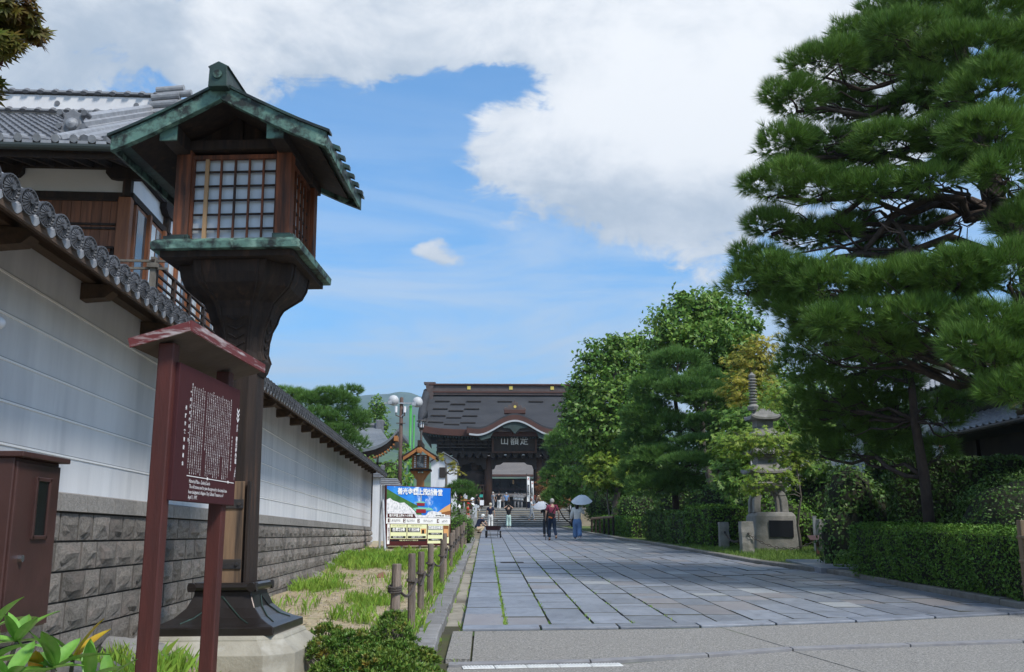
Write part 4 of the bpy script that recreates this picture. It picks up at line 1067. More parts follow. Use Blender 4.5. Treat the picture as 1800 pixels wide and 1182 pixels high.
for x in (XS0 - .28, XS1 + .28):
    b = thing('step_parapet', 'pale stone parapet of the steps ' + ('on the crouching person and storehouse side' if x < 0 else 'on the pine and umbrella side'), 'parapet', (x, STEP_Y, gz(STEP_Y)), group='parapets of the temple steps')
    L_ = STEP_N * STEP_D; H_ = STEP_N * STEP_H
    MB().prism([(-.2, -.1), (-.2, .42), (L_ + .1, H_ + .42), (L_ + .1, H_ - .1)], -.17, .17, 'x').build('slope_stone', m_slab_pale, b, bevel=.03)
    MB().box((0, -.35, .30), (.42, .42, .80)).build('end_post', m_slab_pale, b, bevel=.03)
ter = struct(MB().grid([[Vector((x, y, tz(x, y) + .02)) for x in (-30, -10, 0, 10, 30)] for y in (STEP_Y + 2.95, 90, 110, 140)]).build('temple_forecourt', m_step), 'paved forecourt above the temple steps')
mb = MB(); mb.span((-18, STEP_Y + .6, gz(STEP_Y) - .3), (XS0 - .5, STEP_Y + 2.94, tz(0, STEP_Y + 2.94) - .02)); struct(mb.build('terrace_wall', m_step), 'grey stone terrace bank beside the steps')
GYc = 101.0; GX = P(902, 800, GYc).x; GZ = tz(0, GYc - 4) + .25
gate = thing('temple_gate', 'great dark timber temple gate with sweeping bark roof above the steps', 'gate', (GX, GYc, GZ))
pxm = MPP(GYc)                                                   # metres for one photo pixel here
def gzp(py, dy=0): return P(902, py, GYc + dy).z - GZ
def gx(px): return (px - 902) * pxm
MB().span((gx(760), -4.2, -.6), (gx(1044), 5, .02)).build('stone_base', m_step, gate)
z_eave, z_ridge = gzp(756, -5.2), gzp(690)
D_front, D_ridge = -5.2, .6
HW = 162 * pxm
def roof_prof(t):                                               # t: 0 at the ridge, 1 at the eave
    return z_ridge + (z_eave - z_ridge) * (1 - (1 - t) ** 1.55) if t < 1 else z_eave
def rp(x, t):
    w = 1 + .0 * t; z = roof_prof(t) + .5 * (abs(x) / HW) ** 6 * t ** 3
    return Vector((x, D_ridge + (D_front - D_ridge) * t, z))
def halfw(t): return HW * (.955 + .0 * t if t < .72 else .955 + .045 * ((t - .72) / .28) ** 1.5)
xs_ = np.linspace(-1, 1, 33); ts = np.linspace(0, 1, 15)
mb = MB(); mb.slab([[rp(u * halfw(t), t) for u in xs_] for t in ts], .32); roof = mb.build('roof', m_shingle, gate, smooth=False)
mb = MB(); mb.slab([[Vector((u * HW * .98, D_ridge + 6.0 * t, roof_prof(t) - .05)) for u in (-1, 1)] for t in ts], .3); mb.build('roof_rear', m_shingle, gate)
for s in (-1, 1):                                               # gable verge curling over the ends
    mb = MB(); mb.tube([rp(s * HW * .95, t) + Vector((s * (.1 + .35 * math.sin(math.pi * min(1, t * 1.25))), -.1, .12 - .25 * t)) for t in ts[:12]], [.42] * 12, 10); mb.build('verge', m_shingle, roof, smooth=True)
    mb = MB(); mb.slab([[Vector((s * HW * (.93 + .09 * v), D_ridge + (D_front - D_ridge) * (1 - .9 * k), z_eave + .5 + (1.8 - 1.7 * v) * (1 - abs(k - .3)))) for v in (0, .5, 1)] for k in np.linspace(0, 2, 7)], .25); mb.build('side_eave', m_shingle, roof)
mb = MB()
e_pts = [rp(u * HW, 1.0) + Vector((0, -.05, 0)) for u in xs_]
mb.loft([[p + Vector((0, 0, .02)), p + Vector((0, -.06, .0)), p + Vector((0, .0, -.62)), p + Vector((0, .9, -.62)), p + Vector((0, .9, -.3))] for p in e_pts]); mb.build('eave', m_redtrim, gate)
for i in range(64):
    x = -HW * .94 + i * HW * 1.88 / 63
    MB().box((x, D_front + .75, z_eave - .72 + .5 * (abs(x) / HW) ** 6), (.13, 1.3, .14)).build('rafter', m_greenpaint, gate)
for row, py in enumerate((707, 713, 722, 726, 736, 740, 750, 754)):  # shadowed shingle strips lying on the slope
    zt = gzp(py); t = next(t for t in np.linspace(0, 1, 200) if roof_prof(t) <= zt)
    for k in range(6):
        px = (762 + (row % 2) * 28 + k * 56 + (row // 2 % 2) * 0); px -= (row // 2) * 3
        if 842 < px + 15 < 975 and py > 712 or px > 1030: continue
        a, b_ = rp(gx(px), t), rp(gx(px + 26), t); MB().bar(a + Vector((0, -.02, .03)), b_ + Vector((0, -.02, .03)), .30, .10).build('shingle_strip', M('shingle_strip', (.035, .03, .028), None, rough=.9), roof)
zr = gzp(676)
MB().span((gx(753), D_ridge - .5, z_ridge - .3), (gx(1052), D_ridge + .5, zr - .12)).build('ridge', m_gateridge, gate, bevel=.05)
MB().span((gx(750), D_ridge - .7, zr - .12), (gx(1055), D_ridge + .7, zr + .05)).build('ridge_cap', m_redtrim, gate, bevel=.03)
MB().span((gx(755), D_ridge - .58, z_ridge - .05), (gx(1050), D_ridge + .55, z_ridge + .1)).build('ridge_moulding', m_redtrim, gate)
for px in (751, 1053):
    mb = MB(); c = gx(px); mb.loft([[Vector((c + sx * w, D_ridge - .65, z)) for sx in (-1, 1)] + [Vector((c + sx * w, D_ridge + .65, z)) for sx in (1, -1)] for w, z in ((.30, z_ridge - .9), (.42, z_ridge - .2), (.30, z_ridge), (.40, zr - .25), (.34, zr), (.62, zr + .05), (.62, zr + .22))]); mb.build('ridge_finial', m_gateridge, gate, bevel=.03)
for px in (822, 898, 973): MB().box((gx(px), D_ridge - .53, (z_ridge + zr) / 2 + .05), (.36, .08, .36)).build('gold_crest', m_gold, gate)
# undulating gable over the front
KW = 81 * pxm; kz0, kz1 = gzp(757, -6.5), gzp(732, -6.5)
def kz(x):
    u = abs(x) / KW
    return kz0 + (kz1 - kz0) * (.5 + .5 * math.cos(math.pi * min(1, u / .78))) + (.10 * max(0, u - .8) * 5)
kx_ = np.linspace(-KW, KW, 41); KY = D_front - 1.3
def ky_back(x):
    z = kz(x) + .25
    for t in np.linspace(1, 0, 120):
        if roof_prof(t) >= z: return D_ridge + (D_front - D_ridge) * t + .35
    return 0
mb = MB(); mb.slab([[Vector((x, KY + (ky_back(x) - KY) * v, kz(x) + .30 + (.5 + 2.0 * v * (1 - v)) * v * max(0, 1 - abs(x) / KW / .8) * .7)) for x in kx_] for v in np.linspace(0, 1, 8)], .22); kg = mb.build('curved_gable_roof', m_shingle, gate, smooth=True)
def ribbon(z_hi, z_lo, y0_, y1_): 
    mb = MB(); mb.loft([[Vector((x, y0_, kz(x) + z_hi)), Vector((x, y1_, kz(x) + z_hi)), Vector((x, y1_, kz(x) + z_lo)), Vector((x, y0_, kz(x) + z_lo))] for x in kx_]); return mb
ribbon(.14, -.36, KY - .02, KY + .25).build('curved_bargeboard', m_redtrim, gate)
mb = MB(); sel = [x for x in kx_ if abs(x) < KW * .965]; mb.loft([[Vector((x, KY - .06, kz(x) - .36)), Vector((x, KY + .2, kz(x) - .36)), Vector((x, KY + .2, kz(x) - .53)), Vector((x, KY - .06, kz(x) - .53))] for x in sel]); mb.build('curved_edge', m_greytrim, gate)
mb = MB(); sel = [x for x in kx_ if abs(x) < KW * .62]; mb.loft([[Vector((x, KY + .3, kz(x) - .5)), Vector((x, KY + .4, kz(x) - .5)), Vector((x, KY + .4, kz0 - .1)), Vector((x, KY + .3, kz0 - .1))] for x in sel]); mb.build('gable_infill', m_gatewood, gate)
pend = MB().prism([(-.1, kz1 - .55), (-1.5, kz1 - .85), (-1.1, kz1 - 1.15), (-.5, kz1 - 1.2), (0, kz1 - 1.75), (.5, kz1 - 1.2), (1.1, kz1 - 1.15), (1.5, kz1 - .85), (.1, kz1 - .55)], KY + .12, KY + .28, 'y').build('gable_pendant', m_greenpaint, gate, bevel=.03)
for s in (-1, 1): MB().prism([(s * 2.0, kz(2.0) - .55), (s * 3.6, kz(3.6) - .6), (s * 3.3, kz(3.6) - .95), (s * 2.4, kz(2.6) - 1.0)], KY + .14, KY + .26, 'y').build('gable_carving', m_greenpaint, gate)
cz = gzp(721, -6)
MB().span((-1.05, KY + .2, kz1 + .3), (1.05, KY + 1.0, cz)).build('crest_base', m_redtrim, gate, bevel=.04)
cr = [(-1.15, 0), (-1.0, .30), (-.75, .22), (-.62, .52), (-.36, .46), (-.25, .85), (-.08, .8), (0, 1.15), (.08, .8), (.25, .85), (.36, .46), (.62, .52), (.75, .22), (1.0, .30), (1.15, 0)]
cre = MB().prism([(u, cz + w * .95) for u, w in cr], KY + .45, KY + .7, 'y').build('crest', m_gateridge, gate, bevel=.02)
MB().tube([(.02, KY + .42, cz + .32), (.02, KY + .46, cz + .32)], .14, 12).build('gold_boss', m_gold, cre)
# timber body: storey, balcony, brackets, pillars
zb = gzp(800, -3); zo = gzp(816, -3); zt_ = gzp(784, -4)
for a, b_, n_ in ((770, 850, 'wall_panel'), (954, 1034, 'wall_panel'), (850, 954, 'wall_panel')):
    MB().span((gx(a), D_front + 2.4, zb), (gx(b_), D_front + 2.9, z_eave - .3)).build(n_, m_gatewood, gate)
for px in (778, 796, 826, 858, 946, 978, 1008, 1026):
    MB().span((gx(px) - .15, D_front + 2.05, zb), (gx(px) + .15, D_front + 2.42, z_eave - .4)).build('storey_post', m_gatewood, gate)
for i, px in enumerate(range(776, 1032, 11)):                   # bracket sets below the eave
    bs = MB(); x = gx(px)
    for k in range(3): bs.box((x, D_front + 2.0 - k * .42, z_eave - 1.35 + k * .28), (.52 - .05 * k, .5, .2))
    bs.build('bracket_set', m_gatewood, gate)
bf = MB().span((gx(768), D_front + 1.2, zb + .1), (gx(1036), D_front + 2.5, zb + .28)).build('balcony_floor', m_gatewood, gate)
for zz in (.62, .95, 1.32): MB().span((gx(768), D_front + 1.22, zb + zz), (gx(1036), D_front + 1.32, zb + zz + .09)).build('balcony_rail', M('balcony_timber', (.085, .075, .07), (.06, .05, .045), 2, .8), gate)
for px in range(770, 1037, 22): MB().span((gx(px) - .06, D_front + 1.2, zb + .2), (gx(px) + .06, D_front + 1.34, zb + 1.42)).build('baluster', m_gatewood, gate)
for i, px in enumerate(range(774, 1034, 13)):
    MB().loft([[Vector((gx(px) + sx * w, D_front + y_, z)) for sx, y_ in ((-1, 1.3), (1, 1.3), (1, 2.5), (-1, 2.5))] for w, z in ((.16, zb - .35), (.2, zb - .2), (.34, zb + .1))]).build('bracket_set', m_gatewood, gate)
for px in (800, 858, 946, 1004):
    pil = MB().tube([(gx(px), D_front + 2.6, -.05), (gx(px), D_front + 2.6, zo + .8)], [.40, .37], 20).build('pillar', m_gatepillar, gate, smooth=True)
    MB().lathe([(.62, -.05), (.62, .10), (.5, .22)], 20, (gx(px), D_front + 2.6, 0)).build('pillar_stone', m_step, pil)
    MB().tube([(gx(px), D_front + 7.2, -.05), (gx(px), D_front + 7.2, zo + .8)], [.38, .36], 16).build('pillar', m_gatepillar, gate, smooth=True)
def arch(px0, px1, nm='carved_beam'):
    a, c = gx(px0), gx(px1); w = c - a
    poly = [(a, zo + .75), (a, zo - .55), (a + .35, zo - .5), (a + .5, zo - .1), (a + 1.0, zo - .02), (a + 1.25, zo + .18), (c - 1.25, zo + .18), (c - 1.0, zo - .02), (c - .5, zo - .1), (c - .35, zo - .5), (c, zo - .55), (c, zo + .75)]
    MB().prism(poly, D_front + 2.35, D_front + 2.75, 'y').build(nm, m_gatewood, gate, bevel=.03)
arch(862, 942); arch(804, 854); arch(950, 1000)
for px0, px1 in ((862, 942), (804, 854), (950, 1000)): MB().span((gx(px0), D_front + 2.5, zo + .72), (gx(px1), D_front + 2.8, zb + .12)).build('beam', m_gatewood, gate)
for a, b_ in ((770, 796), (804, 856), (948, 1000), (1008, 1034)):
    MB().span((gx(a), D_front + 4.4, 0), (gx(b_), D_front + 4.7, zb)).build('bay_wall', m_gatewood, gate)
for a, b_ in ((808, 852), (951, 998)):                          # railings before the guardian bays
    for i in range(9): MB().box((gx(a) + (gx(b_) - gx(a)) * (i + .5) / 9, D_front + 2.5, 1.15), (.10, .10, 2.2)).build('railing', m_gatepillar, gate)
    for zz in (.5, 1.6, 2.2): MB().span((gx(a), D_front + 2.42, zz), (gx(b_), D_front + 2.56, zz + .14)).build('railing', m_gatepillar, gate)
m_statue = M('dark_carved_statue', (.075, .05, .04), (.04, .03, .026), 2, .8, .6, 6)
for px, s in ((832, 1), (974, -1)):
    g_ = thing('guardian_statue', 'dark carved guardian figure standing behind the ' + ('railing nearer the white wall' if s == 1 else 'railing half hidden by pine'), 'statue', (GX + gx(px), GYc + D_front + 3.5, GZ))
    mb = MB(); mb.loft([[Vector((math.cos(a) * r * sx + ox, math.sin(a) * r * .55, z)) for a in np.linspace(0, 2 * math.pi, 13)[:-1]] for r, sx, ox, z in ((1.0, 1, 0, 0), (1.0, 1, 0, .5), (.62, 1, -.1 * s, .8), (.7, 1, 0, 1.6), (.95, 1, .05 * s, 2.2), (.8, 1.1, .1 * s, 2.7), (1.05, 1.15, .1 * s, 3.3), (.7, 1, .1 * s, 3.7), (.3, 1, .12 * s, 3.85), (.42, 1, .14 * s, 4.1), (.36, 1, .14 * s, 4.45), (.1, 1, .14 * s, 4.7))]); mb.build('body', m_statue, g_, smooth=True)
    MB().tube([(s * .8, 0, 3.4), (s * 1.35, -.3, 3.1), (s * 1.3, -.5, 3.9)], [.26, .2, .14], 8).build('arm', m_statue, g_, smooth=True)
    MB().tube([(-s * .7, 0, 3.4), (-s * 1.2, -.3, 2.7), (-s * .9, -.6, 2.2)], [.26, .2, .14], 8).build('arm', m_statue, g_, smooth=True)
# name board
nb = thing('name_board', 'dark framed name board with three silver characters hanging on the gate', 'name board', (GX, GYc + D_front + .95, GZ + zt_), (R(8), 0, 0))
MB().box((0, 0, .35), (4.3, .12, 1.9)).build('board', m_gatewood, nb)
for s in (-1, 1): MB().box((s * 2.15, -.04, .35), (.22, .2, 2.1)).build('frame', m_gatepillar, nb, bevel=.03); MB().box((0, -.04, .35 + s * .98), (4.5, .2, .2)).build('frame', m_gatepillar, nb, bevel=.03)
for ch, x in (('山', -.98), ('額', .02), ('定', .98)): place(text_mesh(ch, .86, 'CENTER', 2, .012), 'lettering', m_silver, nb, (x, -.075, .42), (R(90), 0, 0))
for s in (-1, 1): MB().lathe([(.05, .1), (.12, .05), (.16, 0)], 10, (s * .9, -.1, -.95)).build('bell', m_silver, nb)
# ---------------------------------------------------------------- main hall seen through the gate
HY = 170.0; hx = lambda px: P(px, 850, HY).x; hz = lambda py: P(902, py, HY).z
m_hallroof = M('hall_bark_roof', (.125, .112, .105), (.155, .14, .13), .5, .9, .3, 3, stretch=(1, 1, 3))
m_hallwall = M('hall_timber', (.055, .06, .075), (.08, .08, .09), .6, .85)
hall = thing('main_hall', 'distant broad temple hall with grey brown roof framed by the gate', 'building', (hx(902), HY, hz(884)))
c0 = Vector(hall.location)
def hp(px, y, py): return Vector((hx(px) - c0.x, y, hz(py) - c0.z))
mb = MB(); mb.slab([[Vector((hp(x, 0, 0).x, -6 + t * 10, hz(838) - c0.z + t ** 1.3 * (hz(795) - hz(838)))) for x in (830, 975)] for t in np.linspace(0, 1, 7)], .5); hr = mb.build('roof', m_hallroof, hall)
MB().span(hp(830, -6.1, 838), hp(975, -5.7, 841)).build('eave', m_redtrim, hall)
MB().span(hp(830, -1, 842), hp(975, 2, 900)).build('wall', m_hallwall, hall)
mb = MB(); mb.slab([[Vector((hp(x, 0, 0).x, -7 + t * 6, hz(873) - c0.z + t * (hz(866) - hz(873)))) for x in (840, 965)] for t in (0, .5, 1)], .3); mb.build('lower_roof', m_hallroof, hall)
MB().span(hp(840, -3.1, 861), hp(965, -2.9, 862.2)).build('balcony_rail', m_redtrim, hall); MB().span(hp(840, -3.1, 857.5), hp(965, -2.9, 858.4)).build('balcony_rail', m_gatewood, hall)
for px in range(850, 960, 9): MB().span(hp(px, -3.2, 857), hp(px + 1, -3, 864)).build('baluster', m_gatewood, hall)
for px in (866, 878, 892, 903, 914, 926, 938): MB().span(hp(px, -1.3, 843), hp(px + 1.6, -1, 866)).build('post', m_gatewood, hall)
for px in (872, 896, 908, 919): MB().span(hp(px, -1.25, 851), hp(px + 5, -1.05, 857)).build('window', m_darkglass, hall)
MB().span(hp(900, -3.5, 846), hp(902.5, -3.3, 853)).build('plaque', m_palewood, hall)
for px in (860, 875, 890, 905, 920, 935, 950): MB().span(hp(px, -6.6, 873), hp(px + 2, -6.2, 884)).build('pillar', m_gatewood, hall)
# ---------------------------------------------------------------- banners and lanterns beyond the gate
m_banner = M('white_banner_cloth', (.72, .72, .70), (.62, .62, .62), 2, .8)
m_ink = M('black_ink', (.02, .02, .02), None, rough=.8)
for i, (px, py0, py1, wpx, Y, lab) in enumerate(((929, 838, 886, 5, 84, 'tall white banner with black characters hung from a pole before the pillar'), (936, 846, 884, 4, 86, 'second white banner half behind the tall banner by the pillar'))):
    a, c = P(px, py1, Y), P(px, py0, Y); w = wpx * MPP(Y)
    bn = thing('banner', lab, 'banner', (a.x, a.y, tz(0, Y)), group='banners at the gate')
    MB().tube([(-w * .62, 0, 0), (-w * .62, 0, c.z - bn.location.z + .25)], .03, 8).build('pole', m_iron, bn)
    MB().tube([(-w * .62, 0, c.z - bn.location.z + .08), (w * .6, 0, c.z - bn.location.z + .08)], .02, 6).build('arm', m_iron, bn)
    mb = MB(); mb.slab([[Vector((-w * .5 + w * u, .04 * math.sin(v * 6 + u * 3), a.z - bn.location.z + .2 + (c.z - a.z - .2) * v)) for u in np.linspace(0, 1, 5)] for v in np.linspace(0, 1, 12)], .01); cl = mb.build('cloth', m_banner, bn)
    place(text_mesh('\n'.join('善光寺御開帳'), w * .62, 'CENTER', 2, .02, line=1.0), 'lettering', m_ink, cl, (0, -.07, (a.z + c.z) / 2 - bn.location.z), (R(90), 0, 0))
    MB().box((0, -.06, c.z - bn.location.z - .2), (w * .4, .01, w * .4)).build('seal', M('red_seal', (.5, .05, .04), None), cl)
m_lampstone = M('lantern_bronze', (.10, .10, .105), (.16, .16, .165), 4, .7)
def stone_lantern(name, label, x, y, h, group):
    t = thing(name, label, 'lantern', (x, y, tz(x, y) + .02), group=group); k = h / 2.0
    MB().lathe([(.32 * k, 0), (.30 * k, .16 * k), (.14 * k, .22 * k)], 8).build('base', m_lampstone, t)
    MB().lathe([(.12 * k, .20 * k), (.10 * k, .6 * k), (.12 * k, 1.05 * k)], 10).build('shaft', m_lampstone, t, smooth=True)
    MB().lathe([(.12 * k, 1.05 * k), (.27 * k, 1.15 * k), (.27 * k, 1.22 * k)], 6).build('shelf', m_lampstone, t)
    MB().lathe([(.18 * k, 1.22 * k), (.19 * k, 1.5 * k)], 6).build('fire_box', m_banner, t)
    MB().lathe([(.38 * k, 1.50 * k), (.34 * k, 1.56 * k), (.16 * k, 1.70 * k), (.06 * k, 1.80 * k)], 6).build('roof', m_lampstone, t)
    MB().lathe([(.04 * k, 1.78 * k), (.09 * k, 1.86 * k), (.01, 2.0 * k)], 8).build('finial', m_lampstone, t, smooth=True)
    return t
for i, px in enumerate((905, 911, 917, 886, 879)):
    stone_lantern('stone_lantern', 'small grey stone lantern in the court beyond the gate pillars', P(px, 880, 118 + i * 3).x, 118 + i * 3, 2.2, 'stone lanterns beyond the gate')
# ================================================================== BILLBOARD
m_galv = M('galvanised_steel', (.45, .47, .49), (.36, .38, .40), 6, .5, .1, 30, metal=.4)
def flat(name, col, **k): return M(name, srgb(col), None, rough=.55, **k)
pr_sky = M('print_sky', srgb('#1d6fd0'), srgb('#3f9be8'), 1.3, .5, lo=.4, hi=.7, c3=srgb('#d8e8f6'), s3=2.2, k3=(.60, .72))
pr_hill = M('print_hill', srgb('#2d5a34'), srgb('#4c7a35'), 5, .55)
pr_blossom = M('print_blossom', srgb('#e9e8ea'), srgb('#9aa0a6'), 16, .55, lo=.45, hi=.75)
pr_red, pr_roofg, pr_white, pr_cream, pr_maroon, pr_black, pr_brown, pr_orange, pr_grey = flat('print_red', '#8c2430'), flat('print_green', '#7fc4a8'), flat('print_white', '#f0f0ee'), flat('print_cream', '#e6e8b8'), flat('print_maroon', '#4a1a1c'), flat('print_black', '#15161a'), flat('print_brown', '#8a5a34'), flat('print_orange', '#d9a36a'), flat('print_grey', '#9aa0a0')
a, b = P(676, 960, 31.8), P(792, 955.5, 33.6); bw = math.hypot(b.x - a.x, b.y - a.y); ang = math.atan2(b.y - a.y, b.x - a.x); bh = P(676, 853, 31.8).z - a.z
bb = thing('billboard', 'large blue and cream temple advertisement board on steel legs', 'billboard', (a.x, a.y, gz(a.y) + .05), (0, 0, ang)); bz = a.z - bb.location.z
brd = MB().span((0, 0, bz), (bw, .06, bz + bh)).build('board', pr_maroon, bb, bevel=.005)
fz = lambda v: bz + bh * (1 - v); fx = lambda u: bw * u
_ly = [0]
def prt(poly, mat, name='print', layer=1):
    _ly[0] += 1; y = -.002 - .0022 * layer
    MB().add([(fx(u), y, fz(v)) for u, v in poly], [tuple(range(len(poly)))]).build(name, mat, brd)
def rect(u0, v0, u1, v1, mat, layer=1): prt([(u0, v0), (u1, v0), (u1, v1), (u0, v1)], mat, 'print', layer)
rect(.012, .012, .988, .53, pr_sky, 1)
prt([(.012, .06), (.12, .13), (.22, .19), (.33, .25), (.46, .32), (.52, .40), (.55, .52), (.012, .52)], pr_hill, layer=2)
prt([(.012, .24), (.06, .21), (.10, .25), (.16, .27), (.20, .29), (.27, .28), (.33, .33), (.38, .37), (.43, .42), (.46, .48), (.60, .49), (.64, .43), (.70, .41), (.78, .43), (.86, .41), (.94, .47), (.988, .50), (.988, .53), (.012, .53)], pr_blossom, layer=3)
prt([(.40, .37), (.50, .355), (.68, .36), (.72, .40), (.44, .42)], pr_roofg, layer=4)
for u0, u1, v0, v1 in ((.45, .59, .275, .33), (.44, .61, .38, .45)):
    prt([(u0 - .02, v0 + .005), (u0 + .03, v0 - .02), (u1 - .03, v0 - .02), (u1 + .02, v0 + .005)], pr_roofg, layer=5); rect(u0 + .01, v0 + .005, u1 - .01, v1, pr_red, 6)
rect(.515, .14, .53, .26, pr_grey, 4)
prt([(.80, .42), (.90, .34), (.988, .28), (.988, .40), (.86, .44)], pr_orange, layer=4); prt([(.84, .44), (.988, .40), (.988, .50), (.86, .48)], pr_brown, layer=5)
prt([(.03, .47), (.42, .47), (.45, .535), (.03, .535)], pr_maroon, layer=7); rect(.73, .465, .90, .52, pr_white, 7)
rect(.012, .535, .988, .635, pr_white, 2)
rect(.012, .635, .988, .988, pr_maroon, 2)
rect(.03, .645, .065, .97, pr_white, 3)
rect(.075, .645, .315, .885, pr_cream, 3); rect(.325, .645, .62, .885, pr_cream, 3); rect(.635, .64, .97, .965, pr_cream, 3)
rect(.08, .90, .61, .925, pr_black, 3)
rect(.082, .70, .305, .775, pr_black, 4); rect(.332, .70, .515, .775, pr_black, 4); rect(.64, .665, .87, .735, pr_grey, 4)
rect(.53, .715, .61, .80, pr_orange, 4); rect(.545, .735, .58, .80, pr_black, 5); rect(.875, .66, .965, .86, pr_brown, 4); rect(.885, .72, .955, .84, pr_orange, 5)
for u0, u1, v in ((.085, .30, .84), (.335, .605, .84), (.645, .86, .785), (.645, .86, .885)): rect(u0, v, u1, v + .035, pr_black, 4)
for u in (.035, .26, .475, .775): rect(u, .552, u + .035, .615, pr_maroon, 3)
def bt(s, u, v, size, mat, layer=8, sx=1.0, bold=.015, rot=0):
    o = place(text_mesh(s, size, 'CENTER', 1, bold), 'lettering', mat, brd, (fx(u), -.003 - .0022 * layer, fz(v)), (R(90), 0, 0), (sx, 1, 1)); return o
bt('善光寺雲上殿納骨堂', .51, .10, .225, pr_white, 9, .93, .03)
bt('善光寺雲上殿4つの特徴', .225, .503, .098, pr_white, 9, .93, .02)
bt('善光寺雲上殿', .815, .493, .06, pr_black, 9, 1, .015); bt('寺務所', .94, .495, .07, pr_white, 9, 1, .02)
for s_, u in zip('1234', (.0525, .2775, .4925, .7925)): bt(s_, u, .585, .13, pr_white, 9, 1, .02)
for s_, u in (('善光寺の歴代住職が\n毎日ご供養いたします', .155), ('宗旨・宗派を問わず\nご納骨いただけます', .37), ('年間を通じて多くの方が\nお参りされる聖地です', .635), ('ご永代に渡り\n施設を守ります', .90)): bt(s_, u, .585, .040, pr_black, 9, .95, .0)
bt('合葬納骨', .194, .738, .13, pr_white, 9, 1, .03); bt('個別納骨', .424, .738, .125, pr_white, 9, .9, .03); bt('区画型納骨堂', .755, .70, .105, pr_white, 9, .95, .03)
bt('他の方と一緒にお納めする方法', .195, .668, .036, pr_black, 9, 1, 0); bt('個別壇でお預かりする方法', .46, .668, .036, pr_black, 9, 1, 0)
bt('志納金 十万円より', .19, .858, .055, pr_white, 9, .9, .02); bt('志納金 三十万円より', .47, .858, .055, pr_white, 9, .9, .02); bt('一区画 七十万円より', .75, .803, .05, pr_white, 9, .9, .02); bt('一区画 百万円より', .75, .903, .05, pr_white, 9, .9, .02)
bt('お気軽にお問い合わせください 善光寺雲上殿', .345, .912, .045, pr_cream, 9, .85, .01)
bt('納\n骨\nの\nご\n案\n内', .0475, .81, .07, pr_maroon, 9, .8, .01)
for x in (.15, .75, 1.5, 2.2, bw - .12):
    if x < bw: MB().span((x - .03, .08, -.1), (x + .03, .14, bz + bh * .9)).build('leg', m_galv, bb)
MB().tube([(-.12, .1, -.05), (-.12, .1, bz + bh)], .035, 8).build('leg', m_galv, bb)
MB().tube([(-.08, .05, bz + bh * .75), (-.62, -.9, -.05)], .04, 8).build('brace', m_galv, bb)
MB().span((.1, .1, bz * .5 - .03), (bw - .1, .14, bz * .5 + .03)).build('cross_rail', m_patch, bb)
# ================================================================== POST AND ROPE FENCE
m_post = M('grey_weathered_post', (.24, .19, .155), (.13, .105, .088), 4, .9, .7, 22, stretch=(4, 4, .5), rand=.2)
m_rope = M('dark_rope', (.06, .05, .045), (.10, .085, .075), 40, .9, .6, 80)
fence = thing('rope_fence', 'low fence of grey weathered posts linked by dark rope', 'fence', (-.85, 10, gz(10)))
fp = [(-.90, 9.95, .78), (-.80, 10.9, .84), (-.82, 12.7, .78), (-.80, 14.45, .82), (-.75, 17.0, .80), (-.80, 19.5, .84), (-.78, 22.2, .78), (-.80, 24.0, .8), (-.78, 25.8, .82), (-.8, 28.4, .8), (-.76, 31.3, .8), (-.78, 34.0, .85), (-.75, 36.5, .8)]
tops = []
for i, (x, y, h) in enumerate(fp):
    z = gz(y) + .03; r = .046 + random.uniform(-.004, .004); lean = Vector((random.uniform(-.02, .02), random.uniform(-.02, .02), 0))
    mb = MB(); mb.tube([(x, y, z - .1), (x + lean.x * .5, y, z + h * .5), (x + lean.x, y + lean.y, z + h - .012), (x + lean.x, y + lean.y, z + h)], [r, r * 1.02, r * .97, r * .88], 10)
    p_ = mb.build('post', m_post, fence, world=True, smooth=False)
    zr_ = z + h * .66; tops.append(Vector((x, y, zr_)))
    for k in range(3 if i == 0 else 1): MB().tube([(x + math.cos(a_) * (r + .012), y + math.sin(a_) * (r + .012), zr_ + .022 * k + .012 * math.sin(a_)) for a_ in np.linspace(0, 2 * math.pi, 13)], .013, 6, False).build('rope_wrap', m_rope, p_, world=True)
for p_, q_ in zip(tops, tops[1:]):
    n = 9; sag = .10
    MB().tube([p_.lerp(q_, i / (n - 1)) + Vector((.05, 0, -sag * math.sin(math.pi * i / (n - 1)))) for i in range(n)], .014, 6).build('rope', m_rope, fence, world=True)
# ================================================================== POLES AND LAMPS BEHIND THE BILLBOARD
m_rustpole = M('rusty_brown_pole', (.085, .05, .042), (.12, .075, .06), 4, .7, .2, 20)
m_greenpole = M('bright_green_pole', (.055, .30, .055), (.045, .25, .05), 3, .45)
def at(px, py, Y): return P(px, py, Y)
c = at(706, 699, 46); up = thing('utility_pole', 'rusty pole carrying two white dome loudspeakers on a cross arm', 'pole', (c.x, 46, gz(46))); h = c.z - gz(46); k = MPP(46)
MB().tube([(0, 0, -.1), (0, 0, h)], [.10, .085], 12).build('shaft', m_rustpole, up, smooth=True)
MB().box((0, -.1, h - 11 * k), (62 * k, .08, 2.4 * k)).build('cross_arm', m_galv, up); MB().box((0, -.1, h - 47 * k), (16 * k, .06, 1.2 * k)).build('step_bar', m_rustpole, up)
for sx, zz in ((-14, -6), (29, -9)):
    d = MB().lathe([(.01, 9.6 * k), (5.4 * k, 8.2 * k), (8.4 * k, 4.4 * k), (9.6 * k, 0), (8.6 * k, -4.8 * k), (5.4 * k, -8.2 * k), (.01, -9.6 * k)], 20).build('dome', M('dull_white_dome', (.55, .56, .57), (.45, .46, .47), 3, .5), up, smooth=True); d.location = (sx * k, -.1, h + zz * k)
    MB().box((-6 * k, -7.5 * k, -5 * k), (7 * k, 5 * k, 6 * k)).build('fitting', m_galv, d, bevel=.02)
